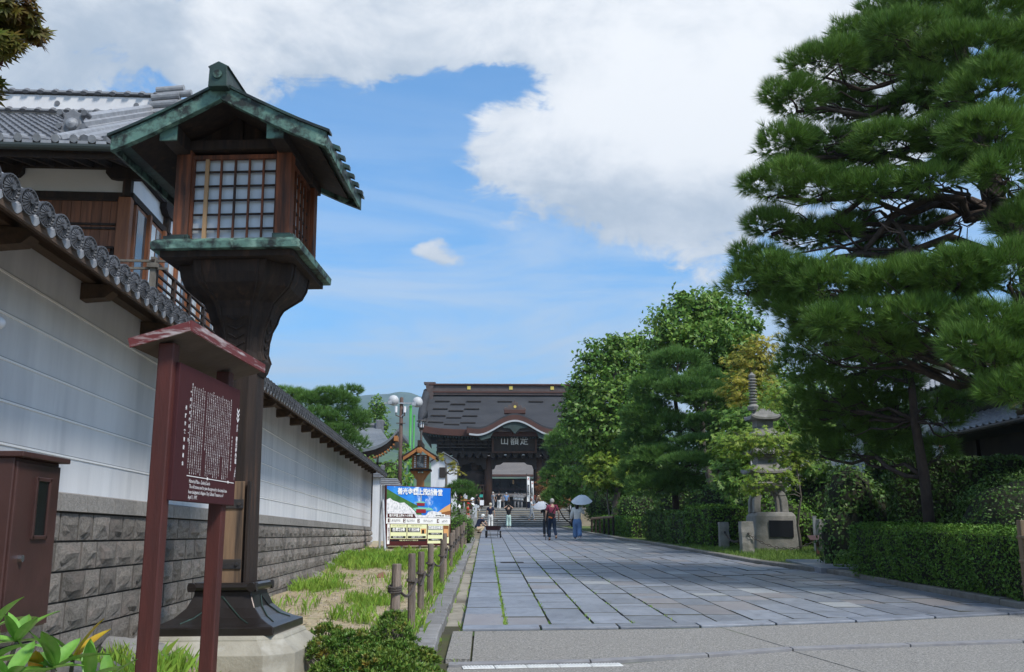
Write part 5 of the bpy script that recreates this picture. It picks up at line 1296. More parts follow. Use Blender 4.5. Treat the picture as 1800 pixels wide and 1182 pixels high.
for sx in (-9, 6.5):
    MB().tube([(sx * k, -.15, h - 28 * k), (sx * k, -.15, h - 17 * k)], 2.4 * k, 12).build('horn_case', m_globe, up)
    MB().tube([(sx * k, -.15, h - 28 * k), (sx * k, -.12, h - 33 * k), (0, -.05, h - 36 * k)], 1.0 * k, 6).build('bracket', m_rustpole, up)
MB().tube([(0, -.1, h - 36 * k), (17 * k, -.1, h - 12 * k)], .8 * k, 6).build('stay', m_galv, up)
for px, py, wpx, lab in ((722, 716, 4.6, 'tall bright green steel pole beside the rusty pole'), (728, 733, 3.2, 'thin bright green pole just behind the taller green pole')):
    c = at(px, py, 52); g_ = thing('green_pole', lab, 'pole', (c.x, 52, gz(52)), group='green poles'); h = c.z - gz(52); r = wpx * MPP(52) / 2
    MB().tube([(0, 0, -.1), (0, 0, h)], r, 12).build('shaft', m_greenpole, g_, smooth=True); MB().lathe([(r * 1.25, h), (r * 1.25, h + .06), (r * .4, h + .12)], 12).build('cap', m_greenpole, g_)
c = at(741, 740, 50); sl = thing('street_lamp', 'dark street lamp with frosted glass head above the small lantern', 'street lamp', (c.x, 50, gz(50))); h = c.z - gz(50); k = MPP(50)
MB().tube([(0, 0, -.1), (0, 0, h - 14 * k)], [.09, .06], 10).build('post', m_iron, sl, smooth=True)
MB().lathe([(2.0 * k, h - 17 * k), (4.5 * k, h - 13 * k), (4.5 * k, h - 12 * k)], 12).build('collar', m_iron, sl)
MB().lathe([(4.0 * k, h - 12 * k), (5.6 * k, h - 1.5 * k)], 6).build('glass', m_globe, sl)
for i in range(6): a_ = i * math.pi / 3; MB().bar((4.1 * k * math.cos(a_), 4.1 * k * math.sin(a_), h - 12 * k), (5.7 * k * math.cos(a_), 5.7 * k * math.sin(a_), h - 1.5 * k), .035, .035).build('glazing_bar', m_iron, sl)
MB().lathe([(9 * k, h - 1.2 * k), (8.6 * k, h), (5 * k, h + 2.0 * k), (.5 * k, h + 2.8 * k)], 16).build('hood', m_iron, sl, smooth=False)
# ---- small new wooden lantern
m_newwood = M('fresh_orange_timber', (.40, .17, .055), (.31, .125, .04), 2, .6, .15, 20, stretch=(6, 6, .6))
Y = 44.0; k = MPP(Y); c = at(739, 850, Y); sm = thing('small_lantern', 'small lantern of fresh orange timber with dark gabled roof behind the billboard', 'lantern', (c.x, Y, gz(Y))); zz = lambda py: P(739, py, Y).z - gz(Y)
MB().box((0, 0, .25), (1.1, 1.1, .5)).build('plinth', m_plinth, sm, bevel=.03)
MB().box((0, 0, (zz(832) + .5) / 2), (13 * k, .34, zz(832) - .5)).build('column', m_newwood, sm, bevel=.02)
for s in (-1, 1): MB().prism([(s * 5 * k, zz(846)), (s * 9 * k, zz(842)), (s * 12 * k, zz(836)), (s * 17 * k, zz(831)), (s * 17 * k, zz(828)), (s * 5 * k, zz(828))], -.15, .15, 'y').build('bracket', m_newwood, sm, bevel=.01)
MB().box((0, 0, zz(827)), (38 * k, 38 * k, 3 * k)).build('platform', m_oldwood, sm)
bx_ = MB().box((0, 0, (zz(801) + zz(826)) / 2), (29 * k, 29 * k, zz(801) - zz(826))).build('box', m_newwood, sm, bevel=.01)
MB().box((0, -15 * k, zz(813)), (12.5 * k, .03, 21 * k)).build('picture_pane', M('ink_picture', (.10, .11, .12), (.45, .46, .47), 5, .3, lo=.45, hi=.6), bx_)
for s in (-1, 1):
    for i in range(6): MB().box((s * 9.3 * k, -15 * k, zz(804 + i * 3.6)), (3.0 * k, .03, 2.6 * k)).build('paper_pane', m_globe, bx_)
for s in (-1, 1):
    mb = MB(); mb.slab([[Vector((s * u * 31 * k, y, zz(785) - (zz(785) - zz(805)) * (u ** .9))) for u in (0, .35, .7, 1)] for y in (-1.0, 1.0)], .09); mb.build('roof_slope', m_oldwood, sm)
    mb = MB(); mb.loft([[Vector((s * u * 29 * k, y, zz(787.5) - (zz(785) - zz(805)) * (u ** .9) + dz)) for y, dz in ((-1.02, 0), (-.95, 0), (-.95, -.14), (-1.02, -.14))] for u in (0, .35, .7, .97)]); mb.build('bargeboard', m_newwood, sm)
MB().box((0, 0, zz(783)), (.18, 2.2, .26)).build('ridge_cap', m_oldwood, sm, bevel=.02); MB().lathe([(.02, .03), (.12, .02), (.15, 0)], 10).build('crest', m_newwood, sm).rotation_euler = (R(90), 0, 0)
bpy.data.objects[[o.name for o in sm.children if o.name.startswith('crest')][0]].location = (0, -1.03, zz(795))
# ================================================================== SIDE TEMPLE AND ROOFED WALL BEYOND THE WHITE WALL
Y = 60.0; k = MPP(Y); c = at(660, 850, Y); ts_ = thing('side_temple', 'small temple hall with upswept grey roof and orange rafter ends', 'building', (c.x, Y, tz(0, Y))); sz = lambda py: P(660, py, Y).z - tz(0, Y); sx_ = lambda px: (px - 660) * k
m_greyroof = M('grey_copper_roof', (.13, .145, .16), (.17, .185, .20), 1.5, .6, .1, 8, stretch=(.5, 1, 1))
MB().span((sx_(560), .5, 0), (sx_(692), 6, sz(812))).build('wall', m_gatewood, ts_)
mb = MB()
def rpt(u, t):                                                  # u across, t down the slope
    x = sx_(560) + (sx_(657 + 46 * t ** 1.2) - sx_(560)) * u
    z = sz(741) + (sz(796) - sz(741)) * (1 - (1 - t) ** 1.7) + (.9 * u ** 5 * t ** 3 + .4 * t * u ** 8)
    return Vector((x, 3.2 - 5.2 * t, z))
mb.slab([[rpt(u, t) for u in np.linspace(0, 1, 16)] for t in np.linspace(0, 1, 10)], .18); mb.build('roof', m_greyroof, ts_, smooth=False)
mb = MB(); mb.slab([[Vector((sx_(657 + 46 * t ** 1.2), 3.2 + 5.2 * t * (2 * v - 1), rpt(1, t).z)) for t in np.linspace(0, 1, 10)] for v in np.linspace(0, 1, 7)], .18); mb.build('side_roof', m_greyroof, ts_)
mb = MB(); mb.loft([[rpt(u, 1) + Vector((0, .02, -.18)), rpt(u, 1) + Vector((0, .3, -.18)), rpt(u, 1) + Vector((0, .5, -.55)), rpt(u, 1) + Vector((0, .25, -.55))] for u in np.linspace(0, .98, 14)]); mb.build('eave', m_gatewood, ts_)
for i in range(14): p_ = rpt(.52 + i * .033, 1); MB().box(p_ + Vector((0, .45, -.62)), (.10, .8, .10)).build('rafter', m_newwood, ts_)
p_ = rpt(.985, 1); MB().box(p_ + Vector((-.05, .35, -.5)), (.22, .8, .3)).build('corner_rafter', m_newwood, ts_)
MB().tube([(sx_(560), 3.2, sz(738)), (sx_(650), 3.2, sz(738)), (sx_(664), 3.2, sz(733))], .16, 8).build('ridge', m_tile_dark, ts_); MB().box((sx_(655), 3.1, sz(741)), (.5, .4, .9)).build('ridge_end', m_tile_dark, ts_, bevel=.06)
Y = 41.0; k = MPP(Y); c = at(672, 870, Y); rw = thing('roofed_gateway', 'small plastered wall with stacked tile coping past the white wall end', 'wall', (c.x, Y, gz(Y))); sz = lambda py: P(672, py, Y).z - gz(Y); sx_ = lambda px: (px - 672) * k
MB().span((sx_(655), 0, -.1), (sx_(700), .4, sz(856))).build('plaster', m_plaster, rw)
for i, (p0, p1, py0, py1) in enumerate(((652, 704, 856, 851), (655, 701, 851, 847.5), (658, 700, 847.5, 844), (661, 698, 844, 841))): MB().span((sx_(p0), -.45 + i * .1, sz(py0)), (sx_(p1), .85 - i * .1, sz(py1) - .015)).build('tile_course', m_tile, rw, bevel=.02)
for i in range(16): MB().tube([(sx_(654) + i * .075 * 1.0, -.5, sz(855)), (sx_(654) + i * .075, .3, sz(850))], .03, 8).build('eave_tile', m_tile, rw)
Y = 39.5; k = MPP(Y); sz = lambda py: P(672, py, Y).z - gz(Y); r2 = thing('tiled_wall_ridge', 'grey tiled ridge with end tile standing just beyond the white wall', 'wall', (P(657, 850, Y).x, Y, gz(Y)))
MB().span((-.5, 0, -.1), (.22, .5, sz(840))).build('plaster', m_plaster, r2)
for i, py in enumerate((836, 832, 828, 824)): MB().span((-.6, -.2 + i * .05, sz(py + 4)), (.40 - i * .06, .7 - i * .05, sz(py) - .012)).build('tile_course', m_tile_dark, r2, bevel=.02)
MB().box((.32, .2, sz(822)), (.16, .2, .22)).build('end_tile', m_tile_dark, r2, bevel=.03)
# white store house and sign stand by the gate
Y = 82.0; k = MPP(Y); c = at(785, 860, Y); wh = thing('white_storehouse', 'white plastered storehouse with dark roof showing behind the small lantern', 'building', (c.x, Y, tz(0, Y)))
sz = lambda py: P(785, py, Y).z - tz(0, Y); sx_ = lambda px: (px - 785) * k
MB().span((sx_(757), 0, -.2), (sx_(801), 4, sz(812))).build('wall', m_plaster, wh); MB().prism([(sx_(754), sz(812)), (sx_(779), sz(797)), (sx_(804), sz(812)), (sx_(804), sz(810.5)), (sx_(779), sz(795)), (sx_(754), sz(810.5))], -.5, 4.5, 'y').build('roof', m_tile_dark, wh)
MB().prism([(sx_(757), sz(812)), (sx_(779), sz(798)), (sx_(801), sz(812))], .0, .2, 'y').build('gable', m_plaster, wh); MB().span((sx_(772), -.1, sz(840)), (sx_(783), 0, sz(822))).build('shutter', m_gatewood, wh)
Y = 78.0; c = at(816, 877, Y); k = MPP(Y); ns = thing('notice_stand', 'small tan notice board on a thin post before the gate', 'sign', (c.x, Y, tz(0, Y))); h = c.z - tz(0, Y)
MB().tube([(0, 0, 0), (0, 0, h)], .05, 8).build('post', m_galv, ns); MB().box((0, -.05, h), (12 * k, .05, 8 * k)).build('board', M('tan_notice', srgb('#c08a4a'), srgb('#a87038'), 8, .6), ns, bevel=.01)
Y = 96; c = at(846, 884, Y); k = MPP(Y); of = thing('offering_counter', 'reddish wooden counter below the guardian bay of the gate', 'counter', (P(826, 888, Y).x, Y, tz(0, Y)))
MB().box((0, 0, .45), (1.5, .6, .9)).build('body', m_gatepillar, of, bevel=.02); MB().box((0, 0, .93), (1.7, .75, .06)).build('top', m_palewood, of)
for i, (px, py, wpx, hpx, mat, lab) in enumerate(((847, 884, 7, 9, m_globe, 'white square notice leaning by the gate pillar'), (846, 872, 6, 5, M('teal_notice', srgb('#3aa79a'), srgb('#2c8a80'), 5, .6), 'teal green notice on a stand beside the gate pillar'))):
    Y = 94; c = at(px, py, Y); k = MPP(Y); t = thing('gate_notice', lab, 'sign', (c.x, Y, tz(0, Y))); h = c.z - tz(0, Y)
    MB().box((0, 0, h), (wpx * k, .06, hpx * k)).build('board', mat, t); MB().tube([(0, .05, 0), (0, .05, h)], .03, 6).build('post', m_iron, t)
# ================================================================== RIGHT SIDE: HOUSE, STONE TOWER, POSTS, FENCES
m_darkwall = M('dark_timber_front', (.022, .018, .016), (.035, .028, .024), 2, .85)
hs = thing('tiled_house', 'dark fronted shop house with wavy grey tile roofs beyond the clipped hedge', 'building', (12.6, 18, gz(18)))
hz_ = lambda z: z - gz(18)
MB().span((0, -1.0, -.2), (6, 8.4, hz_(5.6))).build('wall', m_darkwall, hs)
def roof_field(x_eave, z_eave_, x_top, z_top, ya, yb, nm='roof_tiles', dx=.30, dy=.30):
    me = tile_field(0, yb - ya, 0, 0, x_top - x_eave, z_top - z_eave_, dx, dy, .05); o = mkobj(nm, me, m_tile, hs); o['kind'] = 'stuff'
    o.location = (x_eave, yb, z_eave_); o.rotation_euler = (0, 0, -math.pi / 2); return o
roof_field(-.95, hz_(3.85), .05, hz_(4.42), -2.0, 8.0, 'pent_roof_tiles')
MB().span((-.95, -2.0, hz_(3.74)), (.02, 8.0, hz_(3.82))).build('pent_soffit', m_darkwall, hs)
roof_field(-.8, hz_(5.15), 3.2, hz_(7.2), -2.2, 9, 'main_roof_tiles'); MB().slab([[Vector((x, y, z)) for y in (-2.2, 9)] for x, z in ((-.8, hz_(5.08)), (3.2, hz_(7.13)), (7, hz_(5.08)))], .14).build('roof_deck', m_darkwall, hs)
MB().tube([(3.2, -2.4, hz_(7.35)), (3.2, 9, hz_(7.35))], .2, 10).build('ridge', m_tile_dark, hs); MB().tube([(-.8, -2.15, hz_(5.28)), (3.2, -2.15, hz_(7.3))], .14, 8).build('verge', m_tile, hs)
dv = MB().box((-.3, -2.1, hz_(5.62)), (.5, .25, .5)).build('devil_tile', m_tile_dark, hs, bevel=.08)
MB().tube([(-1.02, -2.0, hz_(3.80)), (-1.02, 8, hz_(3.80))], .05, 8).build('gutter', m_iron, hs); MB().tube([(-1.0, 1.6, hz_(3.75)), (-.6, 1.6, hz_(3.5)), (-.12, 1.6, hz_(3.4)), (-.1, 1.6, 0)], .045, 8).build('downpipe', m_iron, hs)
for y in (-.9, 1.5, 4, 6.5, 8.2): MB().span((-.10, y - .08, 0), (-.01, y + .08, hz_(3.8))).build('post', m_gatewood, hs)
for y, w in ((0.2, .9), (2.6, .8), (5.0, .35)): MB().span((-.08, y, hz_(1.5)), (-.03, y + w, hz_(3.0))).build('white_panel', m_plaster, hs)
ps = P(1630, 785, 27); po = thing('shop_poster', 'white hanging poster with red vertical characters on the dark shop front', 'poster', (12.45, 26.2, gz(27)))
MB().box((0, 0, ps.z - gz(27)), (.03, .45, .95)).build('sheet', m_globe, po); place(text_mesh('精\n進\n料\n理', .2, 'CENTER', 2, .02, line=1.0), 'lettering', M('red_seal', (.5, .05, .04), None), po, (-.02, 0, ps.z - gz(27)), (R(90), 0, R(-90)))
b2 = thing('corrugated_roof_building', 'tall building with pale ribbed metal roof showing through the pine boughs', 'building', (17.5, 27, gz(27)))
MB().span((0, -2, 0), (8, 12, 7.2)).build('wall', m_plaster, b2); p0 = MB().slab([[Vector((x, y, z)) for y in (-3, 13)] for x, z in ((-1.2, 7.0), (4, 9.6), (9.2, 7.0))], .1).build('roof', m_galv, b2)
rib = MB().bar((-1.25, 0, 7.06), (4, 0, 9.66), .05, .06).mesh('roof_rib')
for i in range(52): place(rib, 'roof_rib', m_galv, p0, (0, -3 + i * .31, 0))
b3 = thing('white_house', 'plain white walled house standing behind the cloud pruned pine', 'building', (11.5, 42, gz(42)))
MB().span((0, 0, 0), (5, 14, 4.6)).build('wall', m_plaster, b3); MB().slab([[Vector((x, y, z)) for y in (-.8, 15)] for x, z in ((-.8, 4.5), (2.5, 6.0), (6, 4.5))], .15).build('roof', m_tile_dark, b3)
MB().span((-.03, 2, 1.2), (0.0, 3.2, 2.6)).build('window', m_darkglass, b3)
# ---------------------------------------------------------------- stone tower
m_pag = M('weathered_granite', (.27, .26, .24), (.17, .165, .15), 3, .9, .5, 25, c3=(.15, .15, .125), s3=2.2, k3=(.55, .72))
Y = 30.5; k = MPP(Y); c = P(1357, 950, Y)
pg = thing('stone_pagoda', 'tall weathered stone pagoda with tiered roofs on a rough base block', 'pagoda', (c.x, Y, gz(Y) + .1)); z_ = lambda py: P(1357, py, Y).z - gz(Y) - .1
mb = MB(); mb.loft([[Vector((a_ * w / 2, b_ * w * .42, z)) for a_, b_ in ((-1, -1), (1, -1), (1.04, 1), (-1.02, 1))] for w, z in ((76 * k, -.1), (76 * k, .45), (72 * k, z_(908)), (63 * k, z_(901)))]); bs = mb.build('base_block', m_pag, pg, bevel=.05)
MB().box((8 * k, -.582, z_(930)), (42 * k, .04, 29 * k)).build('plaque', M('black_plaque', (.012, .014, .018), None, rough=.35), bs, bevel=.008)
for s in (-1, 1):
    for y in (-.25, .25): MB().loft([[Vector((s * x + sx * .11 - 4 * k, y + sy * .10, z)) for sx, sy in ((-1, -1), (1, -1), (1, 1), (-1, 1))] for x, z in ((.44, z_(902)), (.42, z_(880)), (.34, z_(868)), (.22, z_(862)))]).build('leg', m_pag, pg, bevel=.03)
mb = MB(); mb.loft([chsq(r, r * .3, z) for r, z in ((.28, z_(864)), (.52, z_(856)), (.55, z_(851)), (.40, z_(847)))]); mb.v = [(x - 4 * k, y, z) for x, y, z in mb.v]; mb.build('pedestal', m_pag, pg)
def tier(zb_, zt__, wr, wb, nm='tier'):
    mb = MB(); w = wr / 2 * k; b_ = wb / 2 * k; h = zt__ - zb_
    mb.loft([chsq(b_, .01, zb_), chsq(b_, .01, zb_ + h * .5)]); mb.v = [(x - 6 * k, y, z) for x, y, z in mb.v]; mb.build(nm + '_body', m_pag, pg)
    mb = MB(); n = 9; rows = []
    for t in np.linspace(0, 1, 5):
        ring = []
        for sd in range(4):
            rot = Matrix.Rotation(sd * math.pi / 2, 3, 'Z')
            for i in range(n - 1):
                u = -1 + 2 * i / (n - 1); ww = w + (b_ * .8 - w) * t ** .7
                ring.append(rot @ Vector((u * ww, -ww, zb_ + h * (.50 + .5 * t ** 1.5) + .10 * abs(u) ** 4 * (1 - t) ** 2)) + Vector((-6 * k, 0, 0)))
        rows.append(ring)
    low = [p + Vector((0, 0, -.07)) for p in rows[0]]
    mb.loft([low] + rows); mb.build(nm + '_roof', m_pag, pg)
tier(z_(848), z_(812), 70, 40); tier(z_(812), z_(781), 62, 34); tier(z_(783), z_(752), 60, 33); tier(z_(752), z_(720), 53, 30)
mb = MB(); prof = [(.17, z_(722)), (.2, z_(716)), (.10, z_(711))]
for i in range(9): zz = z_(710 - i * 5.0); prof += [(.075, zz), (.135, zz + .03), (.135, zz + .055), (.075, zz + .08)]
prof += [(.10, z_(664)), (.12, z_(661)), (.01, z_(655))]; mb.lathe(prof, 14); mb.v = [(x - 21 * k, y, z) for x, y, z in mb.v]; mb.build('spire', m_pag, pg)
# ---------------------------------------------------------------- rough stone posts and chain
posts = []
for px, pyt, Yp, w, lab in ((1271, 918, 31.5, 16, 'slim rough granite chain post next to the clipped shrubs'), (1311, 917, 28.3, 22, 'broad rough granite chain post before the stone pagoda'), (1446, 913, 28.0, 20, 'rough granite chain post beside the black stand and camellia')):
    c = P(px, pyt, Yp); kk = MPP(Yp); t = thing('stone_post', lab, 'post', (c.x, Yp, gz(Yp) + .08), group='granite chain posts'); h = c.z - t.location.z; r = w * kk / 2
    mb = MB(); mb.loft([[Vector((sx * r * q + random.uniform(-.012, .012), sy * r * q + random.uniform(-.012, .012), z)) for sx, sy in ((-1, -1), (0, -1.04), (1, -1), (1.04, 0), (1, 1), (0, 1.04), (-1, 1), (-1.04, 0))] for q, z in [(1, -.1)] + [(1 + random.uniform(-.04, .04), h * i / 6) for i in range(1, 6)] + [(.97, h - .02), (.9, h)]]); mb.build('shaft', m_pag, t)
    MB().tube([(0, -r - .01, h * .62), (0, -r - .05, h * .62)], .03, 8).build('ring', m_iron, t); posts.append(Vector((c.x, Yp - r - .04, t.location.z + h * .6)))
def chain(a_, b_, sag, label):
    t = thing('chain', label, 'chain', a_); n = int((b_ - a_).length / .10); link = MB().tube([(.055 * math.cos(q), .028 * math.sin(q), 0) for q in np.linspace(0, 2 * math.pi, 9)], .011, 5, False).mesh('link')
    prev = None
    for i in range(n):
        u = (i + .5) / n; p = (b_ - a_) * u - Vector((0, 0, sag * 4 * u * (1 - u))); d = (b_ - a_) - Vector((0, 0, sag * 4 * (1 - 2 * u)))
        o = place(link, 'link', m_iron, t, p); e = d.to_track_quat('X', 'Z'); o.rotation_euler = (e @ Euler((math.pi / 2 * (i % 2), 0, 0)).to_quaternion()).to_euler()
chain(posts[1], posts[2], .42, 'sagging dark iron chain hung before the pagoda base'); chain(posts[0], posts[1] + Vector((-.1, .1, 0)), .25, 'short iron chain between the slim and broad granite posts')
c = P(1436, 946, 26); bk = thing('information_stand', 'low dark slanted information stand beside a granite post', 'stand', (c.x, 26, gz(26) + .08)); h = c.z - bk.location.z
MB().box((0, 0, h / 2), (.07, .07, h)).build('post', m_cab, bk); MB().box((-.05, -.02, h), (.36, .28, .03), (R(25), 0, 0)).build('panel', m_cab, bk, bevel=.006)
c = P(1431, 908, 29); gp = thing('grey_post', 'thin grey metal post standing by the granite chain post', 'post', (c.x, 29, gz(29) + .08)); MB().box((0, 0, (c.z - gp.location.z) / 2), (.10, .06, c.z - gp.location.z)).build('shaft', m_galv, gp, bevel=.005); MB().box((0, 0, c.z - gp.location.z), (.12, .08, .02)).build('cap', m_galv, gp)
# ---------------------------------------------------------------- bamboo fence at the hedge end
m_bamboo = M('weathered_bamboo', (.22, .15, .085), (.13, .09, .055), 3, .7, .3, 20, stretch=(5, 5, .6), rand=.2)
bf_ = thing('bamboo_fence', 'brown bamboo lattice fence at the end of the clipped hedge', 'fence', (7.35, 13.0, gz(13) + .1))
MB().box((.0, .32, .55), (.11, .11, 1.12)).build('post', m_bamboo, bf_, bevel=.01)
for i in range(6): MB().tube([(.02, .18 - i * .2, 0), (.02, .18 - i * .2, .95)], .026, 8).build('cane', m_bamboo, bf_)
for z in (.25, .56, .88): MB().tube([(-.04, .38, z), (-.04, -1.0, z)], .03, 8).build('rail', m_bamboo, bf_)
for i in range(3): MB().tube([(-.04, .18 - i * .4, .53), (-.07, .18 - i * .4, .56), (-.04, .18 - i * .4, .59)], .015, 5).build('lashing', m_rope, bf_)
# ---------------------------------------------------------------- wooden rail along the far verge
wr = thing('wooden_rail', 'low wooden rail fence with tan top bar before the far shrubs', 'fence', (6.2, 46, gz(46)))
pts = [P(1040, 912, 52), P(1078, 909, 46)]
for a_, b_ in zip(pts, pts[1:]):
    MB().tube([a_ - Vector(wr.location), b_ - Vector(wr.location)], .06, 8).build('top_bar', m_patch, wr)
    for i in range(6): q = a_.lerp(b_, i / 5) - Vector(wr.location); MB().tube([(q.x, q.y, gz(q.y + 46) - gz(46) - .05), (q.x, q.y, q.z)], .05, 8).build('post', m_oldwood, wr)
# ================================================================== RIGHT SIDE PLANTING
def pads_from(lst, dy=.75, flat=1.0, sat=0):
    out = []
    for px, py, Y, rx, ry in lst:
        k = Y / 1700.0; c = P(px, py, Y); out.append((c, (rx * k, rx * k * dy, ry * k * flat)))
        for _ in range(sat):
            f_ = random.uniform(.35, .55); o_ = Vector((random.uniform(-1, 1) * rx * k, random.uniform(-.9, .7) * rx * k * dy, random.uniform(-.5, .9) * ry * k))
            out.append((c + o_, (rx * k * f_, rx * k * f_ * dy, ry * k * flat * f_ * random.uniform(.9, 1.4)), 1))
    return out
Y = 17.0
BIG = [(1625, 30, 17.5, 120, 42), (1740, 40, 16.5, 100, 46), (1530, 75, 17.8, 85, 38), (1450, 120, 17.2, 78, 36), (1700, 95, 16, 110, 30), (1560, 115, 18.6, 80, 26),
       (1400, 180, 17, 58, 36), (1480, 190, 18, 70, 28), (1740, 165, 15.4, 90, 38), (1640, 160, 16.4, 60, 22), (1590, 60, 16, 80, 30),
       (1385, 255, 17, 58, 34), (1460, 262, 17.5, 70, 26), (1570, 255, 16.4, 85, 24), (1735, 240, 15, 80, 38), (1660, 232, 15.8, 60, 22),
       (1365, 330, 17, 55, 32), (1445, 335, 16.6, 75, 28), (1545, 335, 16.2, 70, 24), (1765, 305, 15, 60, 40), (1625, 322, 15.6, 60, 20),
       (1355, 400, 17.2, 48, 26), (1430, 420, 17.4, 60, 26), (1500, 400, 18, 50, 22), (1340, 470, 17, 52, 30), (1315, 505, 17, 44, 26), (1390, 495, 16.6, 60, 34),
       (1470, 505, 16, 75, 36), (1570, 505, 15.6, 85, 32), (1680, 490, 15, 85, 36), (1770, 480, 14.8, 60, 44), (1420, 555, 16.6, 60, 34), (1510, 570, 15.8, 80, 36), (1620, 560, 15.2, 80, 30),
       (1745, 575, 14.4, 70, 34), (1800, 610, 14.4, 60, 40), (1705, 610, 14.2, 60, 26), (1775, 690, 14.2, 55, 26), (1750, 635, 14.4, 70, 24), (1590, 200, 17.4, 60, 26), (1650, 130, 18, 70, 30), (1790, 110, 16, 60, 40), (1790, 230, 15.2, 50, 40), (1690, 290, 15.6, 50, 22), (1500, 300, 18, 60, 22), (1420, 300, 18, 50, 24), (1620, 400, 17.5, 50, 20), (1780, 400, 15.4, 40, 30), (1560, 440, 17.6, 50, 20), (1450, 590, 17, 60, 30), (1380, 530, 17.4, 50, 26), (1560, 610, 16.4, 60, 26), (1650, 530, 15.4, 60, 26)]
BIG += [(1850 + (i % 3) * 55 + random.uniform(-20, 20), 60 + i * 52, 16.4 + random.uniform(-1, 1.6), random.uniform(60, 90), random.uniform(28, 40)) for i in range(11)]
tp = [P(1862, 960, 17.8), P(1850, 700, 17.6), P(1812, 450, 17.2), P(1752, 370, 17), P(1728, 270, 17), P(1700, 180, 17), P(1690, 80, 17.2), P(1650, -40, 17.4)]
tp[0].z = gz(17.8)
big_pine = pine_tree('black_pine', 'huge dark pine with layered boughs reaching over the paved approach', tuple(tp[0]), tp, pads_from(BIG, .8, 1.2, 2), None, m_pine, (.23, .010, 22), 165, radius=.33, under=.3)
# bare crooked boughs that show against the sky
lm = MB(); B = Vector(big_pine.location)
for pts, r in (([(1752, 372, 17), (1700, 385, 16.8), (1690, 350, 16.6), (1640, 345, 16.6), (1570, 380, 16.8), (1520, 440, 16.8), (1450, 470, 17)], .11), ([(1730, 290, 17), (1660, 290, 16.8), (1620, 300, 16.8), (1540, 330, 17), (1480, 380, 17.1), (1420, 400, 17.2)], .10),
               ([(1700, 185, 17), (1640, 190, 17), (1600, 175, 17), (1540, 200, 17.3), (1470, 230, 17.3)], .09), ([(1800, 440, 17.2), (1700, 450, 16.5), (1640, 470, 16.2), (1600, 440, 16), (1540, 480, 16), (1480, 520, 16.2)], .11),
               ([(1640, 470, 16.2), (1660, 420, 16.3), (1690, 400, 16.5), (1680, 440, 16.4)], .05), ([(1600, 440, 16.2), (1580, 400, 16.5), (1560, 380, 16.8)], .05), ([(1760, 380, 17), (1740, 330, 16.5), (1760, 300, 16.4)], .07), ([(1800, 420, 17), (1760, 410, 16.2), (1735, 380, 16), (1740, 350, 16)], .09)):
    q = [P(*a_) - B for a_ in pts]; lm.tube(q, [r * (1 - .7 * i / (len(q) - 1)) for i in range(len(q))], 8)
    for a_ in q[2:]:
        for _ in range(4): limb(lm, a_, a_ + Vector((random.uniform(-.7, .4), random.uniform(-.5, .5), random.uniform(-.1, .4))), r * .3, .006, 6, .16, 0, 5)
lm.build('boughs', m_bark, big_pine, smooth=True)
LOW = [(1425, 615, 20, 55, 30), (1500, 650, 19.5, 65, 34), (1450, 690, 20, 50, 30), (1520, 720, 20, 60, 30), (1570, 680, 19.5, 50, 24), (1470, 745, 20.5, 55, 26), (1560, 760, 20, 55, 24), (1600, 800, 20, 40, 20), (1700, 700, 19, 40, 18), (1660, 740, 19, 36, 16), (1545, 620, 19, 60, 24), (1400, 650, 20.5, 40, 26), (1420, 720, 20.5, 40, 28), (1500, 790, 20.5, 55, 24), (1440, 790, 21, 40, 24), (1600, 640, 19.6, 50, 22), (1610, 720, 19.6, 40, 22), (1540, 690, 19.8, 60, 30), (1650, 790, 19.5, 36, 18)]
tp = [P(1637, 935, 19), P(1625, 840, 19), P(1608, 740, 19), P(1600, 650, 19.2), P(1630, 590, 19.4), P(1660, 540, 19.4)]; tp[0].z = gz(19) + .1
lp = pine_tree('leaning_pine', 'slender leaning pine with sparse dark boughs behind the clipped hedge', tuple(tp[0]), tp, pads_from(LOW, .8, 1.2, 1), None, m_pine, (.23, .010, 20), 150, radius=.12, under=.4)
lm = MB(); B = Vector(lp.location)
for _ in range(26):
    a_ = random.choice(tp[2:]) - B; limb(lm, a_, a_ + Vector((random.uniform(-1.3, .9), random.uniform(-.8, .6), random.uniform(-.5, .8))), .03, .008, 7, .14, 0, 5)
lm.build('boughs', m_bark, lp, smooth=True)['kind'] = 'stuff'
C1 = [(1190, 640, 39.0, 50, 26), (1157, 690, 39.0, 52, 36), (1205, 690, 38.0, 55, 26), (1235, 672, 38.5, 40, 22), (1245, 706, 37.4, 46, 14), (1255, 742, 37.0, 50, 12), (1235, 780, 37.0, 46, 12), (1210, 815, 36.8, 50, 15), (1141, 742, 39.0, 48, 42), (1180, 760, 38.6, 50, 36), (1160, 812, 38.5, 54, 30), (1120, 838, 39.0, 36, 30), (1125, 790, 39.6, 40, 40), (1190, 850, 38.0, 40, 24), (1265, 690, 38.0, 26, 14), (1150, 860, 38.4, 50, 26)]
tp = [P(1190, 900, 39), P(1185, 840, 39.2), P(1195, 760, 39), P(1185, 690, 39), P(1192, 640, 39)]; tp[0].z = gz(39) + .1
pine_tree('cloud_pine', 'cloud pruned pine with pale green shelves beside the stone pagoda', tuple(tp[0]), tp, pads_from(C1), None, m_pine_far, (.25, .018, 18), 150, radius=.16, under=.2)
C2 = [(991, 782, 67.0, 34, 24), (1008, 815, 67.0, 44, 30), (978, 845, 67.0, 28, 26), (1022, 855, 66.0, 46, 30), (1003, 758, 67.5, 26, 18), (1040, 800, 68.0, 30, 30), (1000, 880, 66.0, 36, 20), (970, 875, 66.0, 16, 14)]
tp = [P(1008, 920, 67), P(1006, 850, 67), P(1003, 770, 67)]; tp[0].z = gz(67) + .05
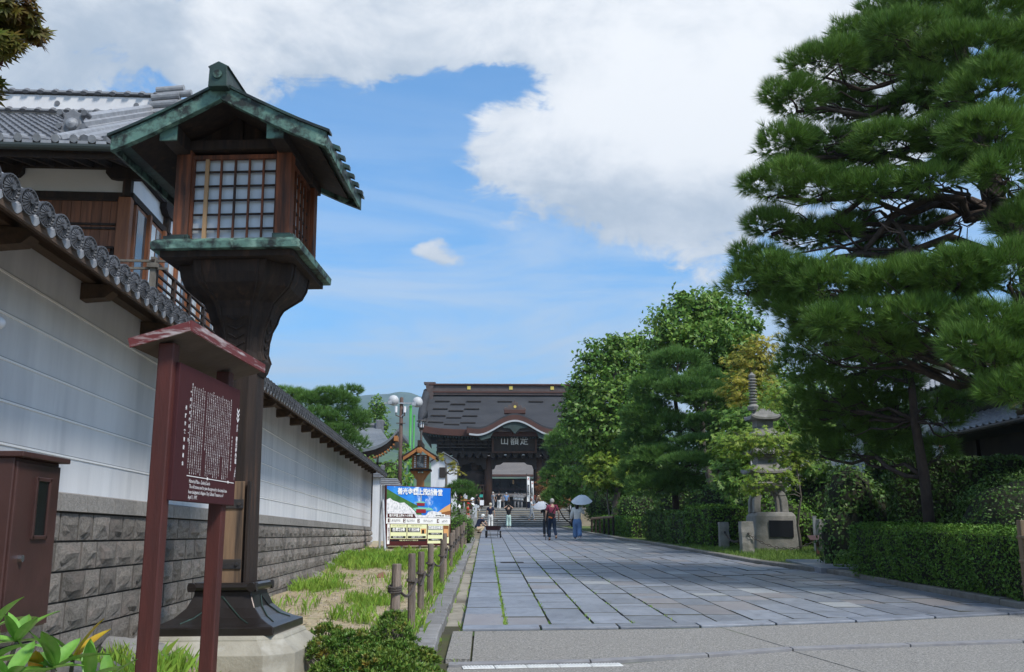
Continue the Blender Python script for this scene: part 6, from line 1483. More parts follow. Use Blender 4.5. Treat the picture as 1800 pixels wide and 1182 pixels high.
pine_tree('rounded_pine', 'soft rounded blue green pine standing in front of the gate', tuple(tp[0]), tp, pads_from(C2), None, m_pine_far, (.36, .028, 16), 80, radius=.16, under=.2)
def clumps_from(lst, dy=.8, g=1.0):
    out = []
    for px, py, Y, rx, ry in lst: k = Y / 1700.0 * g; out.append((P(px, py, Y), (rx * k, rx * k * dy, ry * k)))
    return out
T1 = [(1060, 630, 54.0, 34, 26), (1100, 640, 55.0, 40, 34), (1040, 670, 54.0, 30, 26), (1080, 700, 53.0, 44, 36), (1030, 720, 54.0, 34, 28), (1010, 700, 54.5, 16, 16), (1050, 755, 53.0, 44, 28), (1110, 690, 55.0, 36, 40), (1140, 640, 56.0, 26, 34), (1070, 790, 54.0, 40, 22), (1085, 605, 54.0, 16, 14), (1125, 610, 55.5, 20, 20), (1020, 745, 54.0, 26, 24), (1095, 740, 54.0, 44, 34), (1120, 780, 55.0, 40, 30), (1060, 830, 55.0, 40, 30), (1110, 840, 55.0, 44, 36)]
leafy_tree('broadleaf_tree', 'leafy green tree rising beside the gate roof', (P(1078, 900, 54).x, 54, gz(54)), P(1080, 660, 54), clumps_from(T1, .8, 1.2), .27, 80, m_leaf, radius=.2)
T2 = [(1200, 570, 42, 46, 34), (1240, 545, 42, 40, 26), (1280, 570, 42.5, 40, 32), (1180, 600, 41.5, 34, 26), (1235, 600, 41, 50, 32), (1295, 610, 42, 34, 26), (1200, 530, 42, 14, 18), (1255, 525, 42.4, 16, 14), (1320, 580, 43, 20, 18), (1270, 640, 42.5, 44, 26), (1300, 660, 43, 40, 30), (1170, 630, 42.5, 30, 24), (1320, 720, 43, 44, 40), (1270, 720, 43, 50, 44), (1280, 800, 43, 50, 44), (1330, 800, 43, 50, 44)]
leafy_tree('tall_broadleaf_tree', 'tallest leafy green tree above the cloud pruned pine', (P(1245, 900, 42).x, 42, gz(42)), P(1240, 580, 42), clumps_from(T2, .8, 1.2), .24, 110, m_leaf, radius=.2)
T3 = [(1316, 640, 35, 36, 26), (1338, 612, 35, 32, 22), (1296, 690, 34, 28, 26), (1330, 690, 35, 36, 30), (1345, 660, 35.4, 26, 20)]
leafy_tree('golden_maple', 'yellow leaved maple behind the spire of the stone pagoda', (P(1330, 900, 35).x, 35, gz(35) + .1), P(1325, 680, 35), clumps_from(T3, .8, 1.15), .16, 60, m_maple_gold, radius=.09, star=True)
T4 = [(1300, 735, 33, 36, 20), (1340, 740, 33.5, 46, 34), (1385, 720, 34, 40, 40), (1400, 770, 33, 40, 34), (1310, 775, 32.6, 40, 22), (1430, 730, 34, 36, 40), (1440, 800, 33, 40, 40), (1290, 840, 33, 36, 30), (1400, 830, 34, 40, 30)]
leafy_tree('green_maple', 'green maple with dark leafy mass behind the stone pagoda', (P(1380, 900, 33.5).x, 33.5, gz(33) + .1), P(1370, 740, 33.5), clumps_from(T4, .8, 1.2), .17, 66, m_leaf, radius=.1, star=True)
T5 = [(1296, 778, 28.6, 42, 10), (1340, 770, 28.4, 46, 12), (1375, 785, 28.4, 36, 12), (1300, 798, 28.6, 30, 9), (1395, 812, 28.2, 26, 13), (1338, 838, 28, 26, 14), (1326, 858, 28, 18, 12), (1378, 848, 28, 20, 11), (1362, 700, 28.8, 26, 20), (1405, 800, 28.4, 22, 10), (1420, 768, 28.4, 24, 10)]
leafy_tree('light_maple', 'bright yellow green maple sprays crossing in front of the stone pagoda', (P(1410, 940, 29.4).x, 29.6, gz(29.6) + .08), P(1400, 800, 29.2), clumps_from(T5, .8, 1.4), .13, 50, m_maple, radius=.05, star=True)
T6 = [(954, 857, 91.0, 13, 10), (962, 838, 91.0, 12, 8), (968, 872, 90.0, 20, 12), (984, 880, 90.0, 16, 10)]
leafy_tree('rust_maple', 'rust red maple half hidden beside the gate pillar', (P(967, 905, 91).x, 91, tz(0, 91)), P(963, 862, 91), clumps_from(T6), .34, 16, m_rust, radius=.08, star=True)
T7 = [(1046, 808, 53.0, 24, 11), (1078, 822, 53.0, 34, 20), (1060, 840, 53.0, 30, 16), (1095, 838, 52.0, 22, 18)]
leafy_tree('amber_maple', 'low maple with amber top between the two pines', (P(1072, 905, 53).x, 53, gz(53) + .05), P(1068, 830, 53), clumps_from(T7, .8, 1.2), .22, 40, m_maple, radius=.07, star=True)
for i, (px, Yb, hpx, mat, lab) in enumerate(((1400, 52, 640, m_leaf, 'broad dark tree far behind the stone pagoda'), (1500, 50, 660, m_leaf_dark, 'dark tree behind the leaning pine boughs'), (1590, 46, 690, m_leaf_dark, 'dark tree between the leaning pine and the shop house'))):
    lst = [(px + random.uniform(-60, 60), hpx + 40 + random.uniform(0, 200), Yb + random.uniform(-2, 2), random.uniform(45, 65), random.uniform(35, 50)) for _ in range(11)]
    leafy_tree('background_tree', lab, (P(px, 900, Yb).x, Yb, gz(Yb)), P(px, hpx + 60, Yb), clumps_from(lst), .26, 55, mat, radius=.18, group='trees behind the shop side')
# ---- clipped hedges and shrubs along the kerb
hz0 = lambda y: gz(y) + .07
box_hedge('clipped_hedge', 'long clipped dark green hedge running to the bamboo fence', [(7.78, 19.3), (7.95, 13.35)], lambda y: gz(y) + .05, .98, .055, 1500, m_hedge, 1.15, bulge=.10)
box_hedge('low_hedge', 'boxy dark clipped hedge beside the kerb under the cloud pine', [(7.2, 40.5), (7.5, 34.2)], hz0, 1.15, .09, 420, m_leaf_dark, 1.2, bulge=.2)
box_hedge('kerb_hedge', 'tall rounded green hedge next to the slim granite post', [(7.55, 33.9), (7.95, 31.9)], hz0, 1.35, .09, 460, m_hedge, 1.3)
box_hedge('far_hedge', 'light green clipped hedge beyond the wooden rail', [(6.6, 56), (6.9, 43)], hz0, .85, .11, 260, m_hedge, 1.1)
shrub('round_bush', 'broad rounded dark bush bulging over the clipped hedge', (9.6, 17.2, gz(17)), [((9.5, 17.2, 1.35), (1.15, 1.3, 1.12)), ((10.9, 17.0, 1.3), (1.1, 1.2, 1.1))], .06, 560, m_leaf_dark)
shrub('camellia', 'dark leafy camellia column at the hedge corner', (8.35, 22.3, gz(22)), [((8.2, 22.3, 1.2), (.62, .6, 1.0)), ((8.45, 22.5, 2.1), (.6, .6, .95)), ((8.9, 22.6, 1.4), (.7, .6, 1.2))], .10, 260, m_leaf_dark, aspect=.6)
shrub('fern_clump', 'small pale leafy clump at the foot of the camellia', (7.75, 21.0, gz(21)), [((7.72, 21.0, gz(21) + .22), (.26, .26, .26))], .12, 300, m_leaf, core=False, aspect=.35)
box_hedge('back_hedge', 'high dark hedge screening the shop house', [(8.9, 21.3), (13.5, 20.6)], lambda y: gz(y) + .1, 2.35, .09, 520, m_leaf_dark, .8)
for i, (x, y, r, h, mat, lab) in enumerate(((8.6, 37, 1.2, 2.2, m_leaf_dark, 'dense dark shrub beneath the cloud pine trunk'), (9.2, 44, 1.6, 3.0, m_leaf_dark, 'tall dark shrub between the pines and the white house'), (8.3, 52, 1.5, 2.2, m_leaf_dark, 'dark shrub behind the light green far hedge'), (9.8, 32.8, 1.2, 1.7, m_hedge, 'yellow green shrub in the shade behind the pagoda'), (10.3, 39, 1.6, 2.8, m_leaf_dark, 'big dark shrub in front of the white house'), (8.0, 60, 2.0, 3.0, m_leaf_dark, 'dark shrub near the top of the approach'), (12.2, 34, 1.8, 2.6, m_leaf_dark, 'dark shrub behind the pagoda beside the shop front'))):
    shrub('garden_shrub', lab, (x, y, gz(y)), [((x, y, gz(y) + h * .5), (r, r, h * .55)), ((x + r * .5, y - r * .3, gz(y) + h * .4), (r * .7, r * .7, h * .42))], .13, 170, mat, group='garden shrubs')
# ================================================================== TREES AND SHRUBS ON THE LEFT, BEYOND THE WALL
C3 = [(520, 700, 42, 30, 14), (545, 712, 42, 36, 20), (575, 700, 42, 34, 16), (600, 712, 42, 30, 20), (560, 740, 41.5, 40, 20), (610, 740, 42, 34, 22), (590, 765, 41.5, 40, 20), (630, 750, 42, 20, 20), (560, 770, 42, 34, 18), (620, 785, 41.5, 28, 18), (500, 692, 42.4, 16, 10), (640, 735, 42.4, 12, 12), (615, 690, 43, 22, 10)]
tp = [P(570, 900, 42), P(565, 800, 42), P(575, 740, 42), P(570, 700, 42)]; tp[0].z = gz(42)
pine_tree('garden_pine', 'spreading green pine rising behind the white wall', tuple(tp[0]), tp, pads_from(C3), None, m_pine_far, (.24, .018, 16), 130, radius=.2, under=.2)
C4 = [(655, 840, 48, 26, 18), (680, 830, 48, 26, 16), (640, 820, 48, 26, 20), (700, 845, 48, 24, 18), (715, 825, 49, 20, 22), (712, 800, 50, 14, 14)]
leafy_tree('garden_tree', 'green garden tree between the wall end and the side temple', (P(680, 900, 48).x, 48, gz(48)), P(680, 840, 48), clumps_from(C4), .22, 45, m_leaf, radius=.1)
C5 = [(662, 712, 75, 14, 12), (655, 726, 75, 14, 10), (672, 722, 75, 12, 9), (665, 738, 75, 14, 9), (672, 748, 75, 12, 9), (670, 765, 75, 9, 12), (690, 772, 74, 14, 8), (682, 782, 74, 18, 8), (668, 780, 74, 14, 8)]
leafy_tree('tiered_tree', 'light green tree clipped into rounded tiers behind the side temple', (P(668, 850, 75).x, 75, tz(0, 75)), P(668, 730, 75), clumps_from(C5), .28, 50, m_leaf, radius=.14, inner=.6)
C6 = [(812, 858, 60, 22, 10), (795, 866, 60, 16, 9), (828, 868, 60, 14, 9), (810, 872, 59.6, 24, 8)]
tp = [P(808, 905, 60), P(806, 880, 60), P(810, 862, 60)]; tp[0].z = gz(60)
pine_tree('low_pine', 'low rounded light green pine before the storehouse', tuple(tp[0]), tp, pads_from(C6), None, m_pine_lit, (.30, .022, 16), 80, radius=.1, under=.2)
T8 = [(800, 825, 64, 8, 8), (806, 834, 64, 7, 6), (778, 805, 64, 8, 5), (795, 818, 64, 6, 6)]
leafy_tree('sparse_tree', 'sparse grey tree with a few pink and amber leaves by the storehouse', (P(782, 905, 64).x, 64, gz(64)), P(784, 815, 64), clumps_from(T8), .2, 8, m_maple_gold, radius=.16, star=True)
shrub('clipped_bush', 'rounded clipped bush beside the billboard', (P(812, 950, 37).x, 37, gz(37)), [((P(812, 950, 37).x, 37, gz(37) + .5), (.46, .7, .62)), ((P(800, 950, 38).x, 38.2, gz(38) + .45), (.5, .7, .58))], .06, 700, m_hedge)
sh = thing('white_flower_shrub', 'low shrub dotted with white flowers under the small lantern', 'shrub', (P(772, 870, 56).x, 56, gz(56)))
V = leaf_quads(unit(500) * np.array([2.2, 1.0, .8]) * rng.uniform(.4, 1, (500, 1)) + np.array([0, 0, 1.3]), .2); mkobj('foliage', mesh_np('foliage', V, 4), m_leaf_dark, sh)
V = leaf_quads(unit(90) * np.array([2.3, 1.0, .9]) + np.array([0, 0, 1.4]), .24, aspect=.9); mkobj('blossoms', mesh_np('blossoms', V, 4), m_globe, sh)
# ================================================================== PEOPLE
m_skin = M('skin', (.46, .29, .21), None, rough=.55)
def cloth(n, c, **k): return M('cloth_' + n, srgb(c), None, rough=.85, bump=.15, bscale=25, **k)
def skin_mesh(name, verts, edges, radii, mat, parent, root=0, sub=1):
    me = bpy.data.meshes.new(name); me.from_pydata([tuple(v) for v in verts], edges, []); o = mkobj(name, me, mat, parent)
    o.modifiers.new('skin', 'SKIN').use_smooth_shade = True
    for i, r in enumerate(radii):
        sv = me.skin_vertices[0].data[i]; sv.radius = r if hasattr(r, '__len__') else (r, r); sv.use_root = (i == root)
    if sub: s_ = o.modifiers.new('sub', 'SUBSURF'); s_.levels = sub; s_.render_levels = sub
    return o
class Sk:
    def __init__(s): s.v, s.e, s.r = [], [], []
    def p(s, co, r, frm=None):
        s.v.append(Vector(co)); s.r.append(r)
        if frm is not None: s.e.append((frm, len(s.v) - 1))
        return len(s.v) - 1
POSE = dict(head=(0, .02, 1.60), sl=(-.18, 0, 1.40), sr=(.18, 0, 1.40), el=(-.25, -.02, 1.14), er=(.25, -.02, 1.14), wl=(-.27, .07, .92), wr=(.27, .07, .92), kl=(-.095, .03, .50), kr=(.095, .03, .50), al=(-.10, 0, .08), ar=(.10, 0, .08), pel=(0, 0, .93), ch=(0, 0, 1.30))
def person(label, x, y, h, face, top, bottom, hair, shoes, pose=None, sleeve='short', skirt=False, hair_style='short', z=None, cat='person', group=None, wide=1.0, leg_w=1.0):
    """face: heading in degrees, 0 looks up the street, 90 to the right of it"""
    z = tz(x, y) if z is None else z
    t = thing('person', label, cat, (x, y, z), (0, 0, R(-face)), group); s = h / 1.70; t.scale = (s, s, s)
    q = dict(POSE); q.update(pose or {}); q = {k: Vector(v) for k, v in q.items()}
    b = Sk(); pe = b.p(q['pel'], (.13, .10)); mid = b.p(q['pel'].lerp(q['ch'], .5), (.115, .085), pe); ch = b.p(q['ch'], (.135, .095), mid)
    nk = b.p(q['ch'].lerp(q['head'], .55), (.05, .055), ch); hd0 = b.p(q['head'] - Vector((0, 0, .06)), (.062, .07), nk); hd = b.p(q['head'], (.078, .092), hd0); b.p(q['head'] + Vector((0, 0, .075)), (.06, .07), hd)
    for S, side in (('l', -1), ('r', 1)):
        sh = b.p(q['s' + S], .055, ch); e = b.p(q['e' + S], .042, sh); w = b.p(q['w' + S], .030, e)
        d = (q['w' + S] - q['e' + S]).normalized(); pa = b.p(q['w' + S] + d * .055, (.034, .022), w)
        u = d.cross(Vector((1, 0, 0))).normalized() if abs(d.x) < .9 else Vector((0, 1, 0))
        for k, (o_, L_) in enumerate(((-.028, .060), (-.010, .075), (.010, .080), (.027, .068))):
            kn = b.p(q['w' + S] + d * (.085 + L_ * .35) + u * o_, .0085, pa); b.p(q['w' + S] + d * (.085 + L_) + u * o_ + Vector((-side * .018, 0, 0)), .007, kn)
        th = b.p(q['w' + S] + d * .04 - u * .05, .010, w); b.p(q['w' + S] + d * .085 - u * .062, .008, th)
        hp_ = b.p(q['pel'] + Vector((side * .085, 0, -.06)), .085, pe); kn = b.p(q['k' + S], .058, hp_); an = b.p(q['a' + S], .038, kn); b.p(q['a' + S] + Vector((0, .13, -.045)), (.04, .03), an)
    skin_mesh('body', b.v, b.e, b.r, m_skin, t)
    c = Sk(); p0 = c.p(q['pel'] + (q['pel'] - q['ch']).normalized() * .10, (.160 * wide, .130 * wide)); m = c.p(q['pel'].lerp(q['ch'], .5), (.145 * wide, .115 * wide), p0); ch = c.p(q['ch'], (.160 * wide, .118 * wide), m); c.p(q['ch'].lerp(q['head'], .36), (.065, .07), ch)
    for S in 'lr':
        sh = c.p(q['s' + S], .078 * wide, ch); e = q['s' + S].lerp(q['e' + S], .72)
        if sleeve == 'short': c.p(e, .068 * wide, sh)
        else: e_ = c.p(q['e' + S], .066 * wide, sh); c.p(q['e' + S].lerp(q['w' + S], .88), .050 * wide, e_)
    tp_ = skin_mesh('top', c.v, c.e, c.r, top, t)
    d_ = Sk(); p0 = d_.p(q['pel'].lerp(q['ch'], .30), (.140, .112))
    p1 = d_.p(q['pel'] + Vector((0, 0, -.04)), (.155, .125), p0)
    for S, side in (('l', -1), ('r', 1)):
        hp_ = d_.p(q['pel'] + Vector((side * .085, 0, -.12)), .102 * leg_w, p1); kn = d_.p(q['k' + S], .078 * leg_w, hp_); d_.p(q['k' + S].lerp(q['a' + S], .93), (.062 if leg_w == 1 else .085) * leg_w, kn)
    skin_mesh('trousers', d_.v, d_.e, d_.r, bottom, t)
    for S in 'lr':
        f = Sk(); a_ = f.p(q['a' + S] + Vector((0, -.04, -.02)), (.045, .04)); b_ = f.p(q['a' + S] + Vector((0, .06, -.04)), (.048, .035), a_); f.p(q['a' + S] + Vector((0, .15, -.052)), (.04, .024), b_)
        skin_mesh('shoe', f.v, f.e, f.r, shoes, t)
    hc = q['head']; mb = MB()
    mb.lathe([(.012, .125), (.055, .115), (.090, .075), (.102, .025), (.098, -.02), (.088, -.055)], 14, (0, 0, 0), .92, 1.02); mb.v = [(x_ + hc.x, y_ + hc.y - .018, z_ + hc.z) for x_, y_, z_ in mb.v]
    if hair_style == 'long': mb.loft([[hc + Vector((sx * w, -.075 + sy * .045, zz)) for sx, sy in ((-1, -1), (1, -1), (1, 1), (-1, 1))] for w, zz in ((.085, .03), (.085, -.10), (.06, -.20))])
    hr_ = mb.build('hair', hair, t, smooth=True)
    if hair_style == 'cap':
        mb = MB(); mb.lathe([(.012, .145), (.07, .13), (.108, .07), (.112, .035)], 14); mb.add([(-.07, .10, .045), (.07, .10, .045), (.05, .19, .035), (-.05, .19, .035), (-.07, .10, .03), (.07, .10, .03), (.05, .19, .02), (-.05, .19, .02)], [(0, 1, 2, 3), (7, 6, 5, 4), (0, 3, 7, 4), (1, 5, 6, 2), (2, 6, 7, 3)]); mb.v = [(x_ + hc.x, y_ + hc.y, z_ + hc.z) for x_, y_, z_ in mb.v]; mb.build('cap', hair, t, smooth=True)
    fc = MB(); fc.tube([hc + Vector((0, .085, .02)), hc + Vector((0, .112, -.015)), hc + Vector((0, .09, -.02))], [.008, .014, .01], 6)
    for sx in (-1, 1): fc.tube([hc + Vector((sx * .078, -.005, -.03)), hc + Vector((sx * .092, -.01, 0)), hc + Vector((sx * .082, -.005, .025))], [.008, .014, .009], 6)
    fc.build('face', m_skin, t, smooth=True)
    ey = MB()
    for sx in (-1, 1): ey.tube([hc + Vector((sx * .032, .083, .005)), hc + Vector((sx * .032, .093, .005))], .009, 6)
    ey.build('eyes', m_ink, t); MB().box(hc + Vector((0, .088, -.048)), (.04, .012, .008)).build('mouth', M('lips', (.35, .13, .11), None), t)
    return t
def umbrella(label, hold, top, r, mat, lean=(0, 0)):
    t = thing('umbrella', label, 'umbrella', hold); d = Vector(top) - Vector(hold); n = 8; zax = d.normalized(); q = zax.to_track_quat('Z', 'Y'); mb = MB(); L_ = d.length
    rows = [[q @ Vector((r * u * math.cos(2 * math.pi * j / (n * 2)) * (1 if j % 2 == 0 else .95), r * u * math.sin(2 * math.pi * j / (n * 2)) * (1 if j % 2 == 0 else .95), L_ - .30 * r * 2 * (u ** 2) + (0 if j % 2 == 0 else -.012))) for j in range(n * 2)] for u in (.02, .3, .55, .8, 1.0)]
    mb.loft(rows, cap=False); cn = mb.build('canopy', mat, t, smooth=True)
    MB().tube([(0, 0, -.05), d * 1.06], .009, 6).build('shaft', m_galv, t)
    for j in range(n): a_ = 2 * math.pi * j / n; MB().tube([q @ Vector((r * u * math.cos(a_), r * u * math.sin(a_), L_ - .6 * r * u * u - .012)) for u in (.05, .5, .98)], .005, 4).build('rib', m_galv, cn)
    MB().tube([(0, 0, -.10), (0, 0, -.02)], .014, 6).build('handle', m_iron, t); return t
navy, white_c, black_c, maroon_c, jeans, cream, skyblue, grey_c, beige, red_c, teal_c, char = cloth('navy', '#1b2238'), cloth('white', '#d9dad8'), cloth('black', '#17181b'), cloth('maroon', '#7d3348'), cloth('jeans', '#1c2b40'), cloth('cream', '#d8d4cc'), cloth('blue', '#6a86ad'), cloth('grey', '#8e9298'), cloth('beige', '#b9a98c'), cloth('red', '#b02a22'), cloth('teal', '#b4cfc9'), cloth('charcoal', '#2d3036')
hair_d, hair_g, hair_b = M('dark_hair', (.015, .012, .011), None, rough=.5), M('grey_hair', (.42, .40, .37), (.3, .29, .27), 9, .6), M('beige_hat', (.55, .48, .38), None, rough=.8)
sh_w, sh_d, sh_b = cloth('white_shoe', '#c9c9c6'), cloth('dark_shoe', '#26201e'), cloth('brown_shoe', '#5a4436')
p = G(971, 951)
man = person('person in maroon shirt and dark jeans walking with a stick', p.x, p.y, 1.74, -6, maroon_c, jeans, hair_g, sh_b, dict(kl=(-.10, .16, .50), al=(-.10, .10, .08), kr=(.10, .02, .50), ar=(.11, -.30, .16), el=(-.26, .02, 1.13), wl=(-.25, .16, .94), er=(.27, -.06, 1.13), wr=(.28, .06, .93)))
sb = MB(); sb.loft([[Vector((x_, y_, z_)), Vector((x_ + .03, y_, z_ - .03)), Vector((x_ + .03, y_ - .012, z_ - .03)), Vector((x_, y_ - .012, z_))] for x_, y_, z_ in ((.14, .02, 1.47), (.12, -.12, 1.40), (.02, -.145, 1.24), (-.10, -.14, 1.06), (-.17, -.06, .98))])
bg_ = thing('shoulder_bag', 'black and tan shoulder bag slung on the maroon shirted walker', 'bag', man.location, man.rotation_euler); bg_.scale = man.scale
sb.build('strap', black_c, bg_); MB().box((-.05, -.20, 1.03), (.24, .11, .18), (0, R(18), 0)).build('body', black_c, bg_, bevel=.03); MB().box((-.11, -.20, .95), (.17, .10, .10), (0, R(18), 0)).build('pocket', cloth('tan', '#9a5a34'), bg_, bevel=.03)
ws = thing('walking_stick', 'thin dark walking stick held by the walker in maroon', 'stick', (p.x - .27, p.y + .30, tz(0, p.y))); MB().tube([(0, 0, 0), (.0, -.04, .86)], .012, 6).build('shaft', m_iron, ws); MB().tube([(0, -.12, .86), (0, .03, .87)], .015, 6).build('grip', m_ink, ws)
p = G(1015, 951)
wom = person('person in cream blouse and wide blue trousers under a white umbrella', p.x, p.y, 1.60, 4, cream, skyblue, hair_d, sh_w, dict(kl=(-.09, .10, .50), al=(-.09, .10, .08), kr=(.10, .04, .50), ar=(.10, -.24, .13), er=(.30, .05, 1.20), wr=(.26, .24, 1.30)), sleeve='long', hair_style='long', wide=1.18, leg_w=1.45)
umbrella('open white umbrella held over the cream blouse walker', (p.x + .25, p.y + .24, tz(0, p.y) + 1.24), (p.x + .20, p.y + .0, tz(0, p.y) + 1.90), .46, M('umbrella_white', (.80, .80, .82), None, rough=.6, transl=.2))
p = G(949, 944)
per3 = person('person in dark clothes half hidden behind the maroon walker', p.x + .30, p.y, 1.55, 0, black_c, char, hair_d, sh_d, dict(el=(-.27, .05, 1.2), wl=(-.22, .2, 1.28)), hair_style='long')
umbrella('small white umbrella beside the maroon walker', (p.x + .10, p.y + .2, tz(0, p.y) + 1.2), (p.x + .06, p.y, tz(0, p.y) + 1.66), .40, M('umbrella_white', (.80, .80, .82), None))
p = G(862, 930)
person('person in navy shirt white trousers and pale sun hat before the steps', p.x, p.y, 1.66, 8, navy, white_c, hair_b, sh_w, dict(er=(.27, -.03, 1.14), wr=(.29, .03, .9)), hair_style='cap', leg_w=1.12)
p = G(894, 929)
person('person in black shirt and pale trousers photographing the gate', p.x, p.y, 1.60, 0, black_c, teal_c, hair_d, sh_w, dict(el=(-.33, .10, 1.44), wl=(-.10, .20, 1.60), er=(.33, .10, 1.44), wr=(.10, .20, 1.60)), leg_w=1.15)
p = G(934, 926.5)
ph = person('person in grey and white looking at a phone below the steps', p.x, p.y, 1.62, 95, white_c, grey_c, M('auburn_hair', (.16, .07, .05), None), sh_b, dict(el=(-.24, .06, 1.16), wl=(-.10, .28, 1.24), er=(.24, .06, 1.16), wr=(.10, .28, 1.24), kl=(-.09, .14, .5), al=(-.09, .20, .08), kr=(.09, -.04, .5), ar=(.09, -.22, .1)))
bp_ = thing('backpack', 'navy backpack worn by the phone reader below the steps', 'backpack', ph.location, ph.rotation_euler); MB().box((0, -.19, 1.12), (.28, .16, .40)).build('body', navy, bp_, bevel=.04); MB().box((0, -.28, 1.04), (.2, .05, .2)).build('pocket', navy, bp_, bevel=.02)
p = G(846, 938)
person('person crouching at the kerb in navy shirt and white headscarf', p.x - .15, p.y, 1.66, 60, navy, beige, white_c, sh_d, dict(pel=(0, -.12, .34), ch=(0, .10, .68), head=(0, .28, .92), sl=(-.17, .10, .76), sr=(.17, .10, .76), el=(-.24, .34, .60), er=(.24, .34, .60), wl=(-.12, .50, .42), wr=(.12, .50, .42), kl=(-.16, .28, .48), kr=(.16, .28, .36), al=(-.15, .04, .08), ar=(.15, .0, .08)), hair_style='cap')
ty = lambda y: tz(0, y) + .02
for px, Yp, h, f, a_, b_, hr2, lab in ((866.5, 92, 1.68, 60, grey_c, grey_c, hair_g, 'grey haired person in grey standing at the gate pillar'), (877, 93, 1.72, 10, black_c, white_c, hair_d, 'person in black top and white trousers standing under the gate'), (890, 94, 1.66, 0, skyblue, black_c, grey_c, 'person in blue vest and dark trousers under the gate'),
                                  (938, 92, 1.65, 180, cloth('orange', '#c96a50'), white_c, hair_d, 'person in orange and white beside the white banner'), (949, 95, 1.68, 0, beige, white_c, hair_d, 'person in beige top near the gate pillar and rust maple'), (953, 97, 1.68, 10, char, white_c, hair_d, 'person in charcoal top near the gate pillar and rust maple'), (838, 95, 1.7, 30, black_c, black_c, hair_d, 'person all in black beside the offering counter'), (944, 104, 1.6, 0, cream, beige, hair_d, 'person in cream in the shade of the gate passage')):
    person(lab, P(px, 890, Yp).x, Yp, h, f, a_, b_, hr2, sh_d, dict(kl=(-.1, .1, .5), al=(-.1, .06, .08), ar=(.1, -.12, .08)), z=ty(Yp), group='visitors at the gate')
p = P(822, 905, 62); person('person in red cap and red and white clothing behind the clipped bush', p.x, 62, 1.66, 100, red_c, white_c, red_c, sh_d, hair_style='cap')
# ---- hand cart
p = G(867, 946.5); hc_ = thing('hand_cart', 'small dark red hand cart standing on its two wheels and legs', 'cart', (p.x, p.y, tz(0, p.y) + .02), (0, 0, R(-5)))
m_cart = M('dark_cart_paint', (.075, .022, .024), (.05, .02, .02), 4, .55); m_tyre = M('black_rubber', (.015, .015, .016), None, rough=.8)
mb = MB(); mb.loft([[Vector((sx * w, sy * l, z_)) for sx, sy in ((-1, -1), (1, -1), (1, 1), (-1, 1))] for w, l, z_ in ((.29, .36, .34), (.34, .45, .52))]); mb.build('tray', m_cart, hc_, bevel=.012)
MB().box((0, 0, .525), (.72, .94, .02)).build('rim', m_iron, hc_)
for s in (-1, 1):
    w_ = MB().tube([(s * .30, .05, .16), (s * .36, .05, .16)], .16, 18).build('wheel', m_tyre, hc_); MB().tube([(s * .363, .05, .16), (s * .37, .05, .16)], .08, 12).build('rim', m_galv, w_)
    MB().tube([(s * .24, -.38, .36), (s * .24, -.40, .02)], .016, 6).build('leg', m_iron, hc_)
MB().tube([(-.24, -.40, .10), (.24, -.40, .10)], .014, 6).build('stay', m_iron, hc_); MB().tube([(-.36, .05, .16), (.36, .05, .16)], .018, 6).build('axle', m_iron, hc_)
MB().tube([(-.16, .40, .48), (-.16, .62, .78), (.16, .62, .78), (.16, .40, .48)], .016, 6).build('handle', m_iron, hc_)
# ================================================================== GARDEN BED: GRASS, STRAW, PEBBLES, STONES, AZALEA
m_grass = M('fresh_grass', (.20, .36, .045), (.30, .44, .07), 1.2, .6, island=.35, transl=.35, hue=.02)
m_straw = M('dry_straw', (.48, .38, .22), (.36, .29, .16), 2, .9, island=.3)
m_pebble = M('garden_pebbles', (.36, .30, .24), (.24, .21, .18), 3, .9, .3, 20, island=.4)
def dens(x, y):
    t = (-.75 - x) / (-.75 - xw(y))
    d = 0
    d += 1.0 * math.exp(-((y - 24.5) / 3.2) ** 2) * (1 if t > .08 else .3)
    d += .55 * math.exp(-((y - 13.5) / 1.4) ** 2) * math.exp(-((t - .35) / .22) ** 2)
    d += .8 * math.exp(-((y - 16.5) / 1.6) ** 2) * math.exp(-((t - .85) / .22) ** 2)
    d += .55 * math.exp(-((t - .0) / .08) ** 2) * (1 if y > 12 else .7)
    d += .5 * math.exp(-((y - 11.0) / 1.2) ** 2) * math.exp(-((t - .25) / .25) ** 2)
    d += .4 * math.exp(-((y - 17.5) / 1.5) ** 2) * math.exp(-((t - .25) / .2) ** 2)
    d += .55 * math.exp(-((y - 7) / 2.0) ** 2) * (1 if t > .55 else 0)
    n = math.sin(x * 3.1 + y * .9) * math.sin(y * 1.7 - x * 2.2) * .5 + .5
    k = math.sin(x * 8.3 + y * 3.1) * math.sin(y * 5.7 - x * 6.2) * .5 + .5
    return max(0, d * (.2 + 1.1 * n) * (.35 + k) - .26) * 1.2 + .010
pts = []; 
while len(pts) < 1700:
    y = random.uniform(6, 34); x = random.uniform(xw(y) + .12, -.74)
    if random.random() < dens(x, y) * min(1, 1.0): pts.append((x, y))
V = []
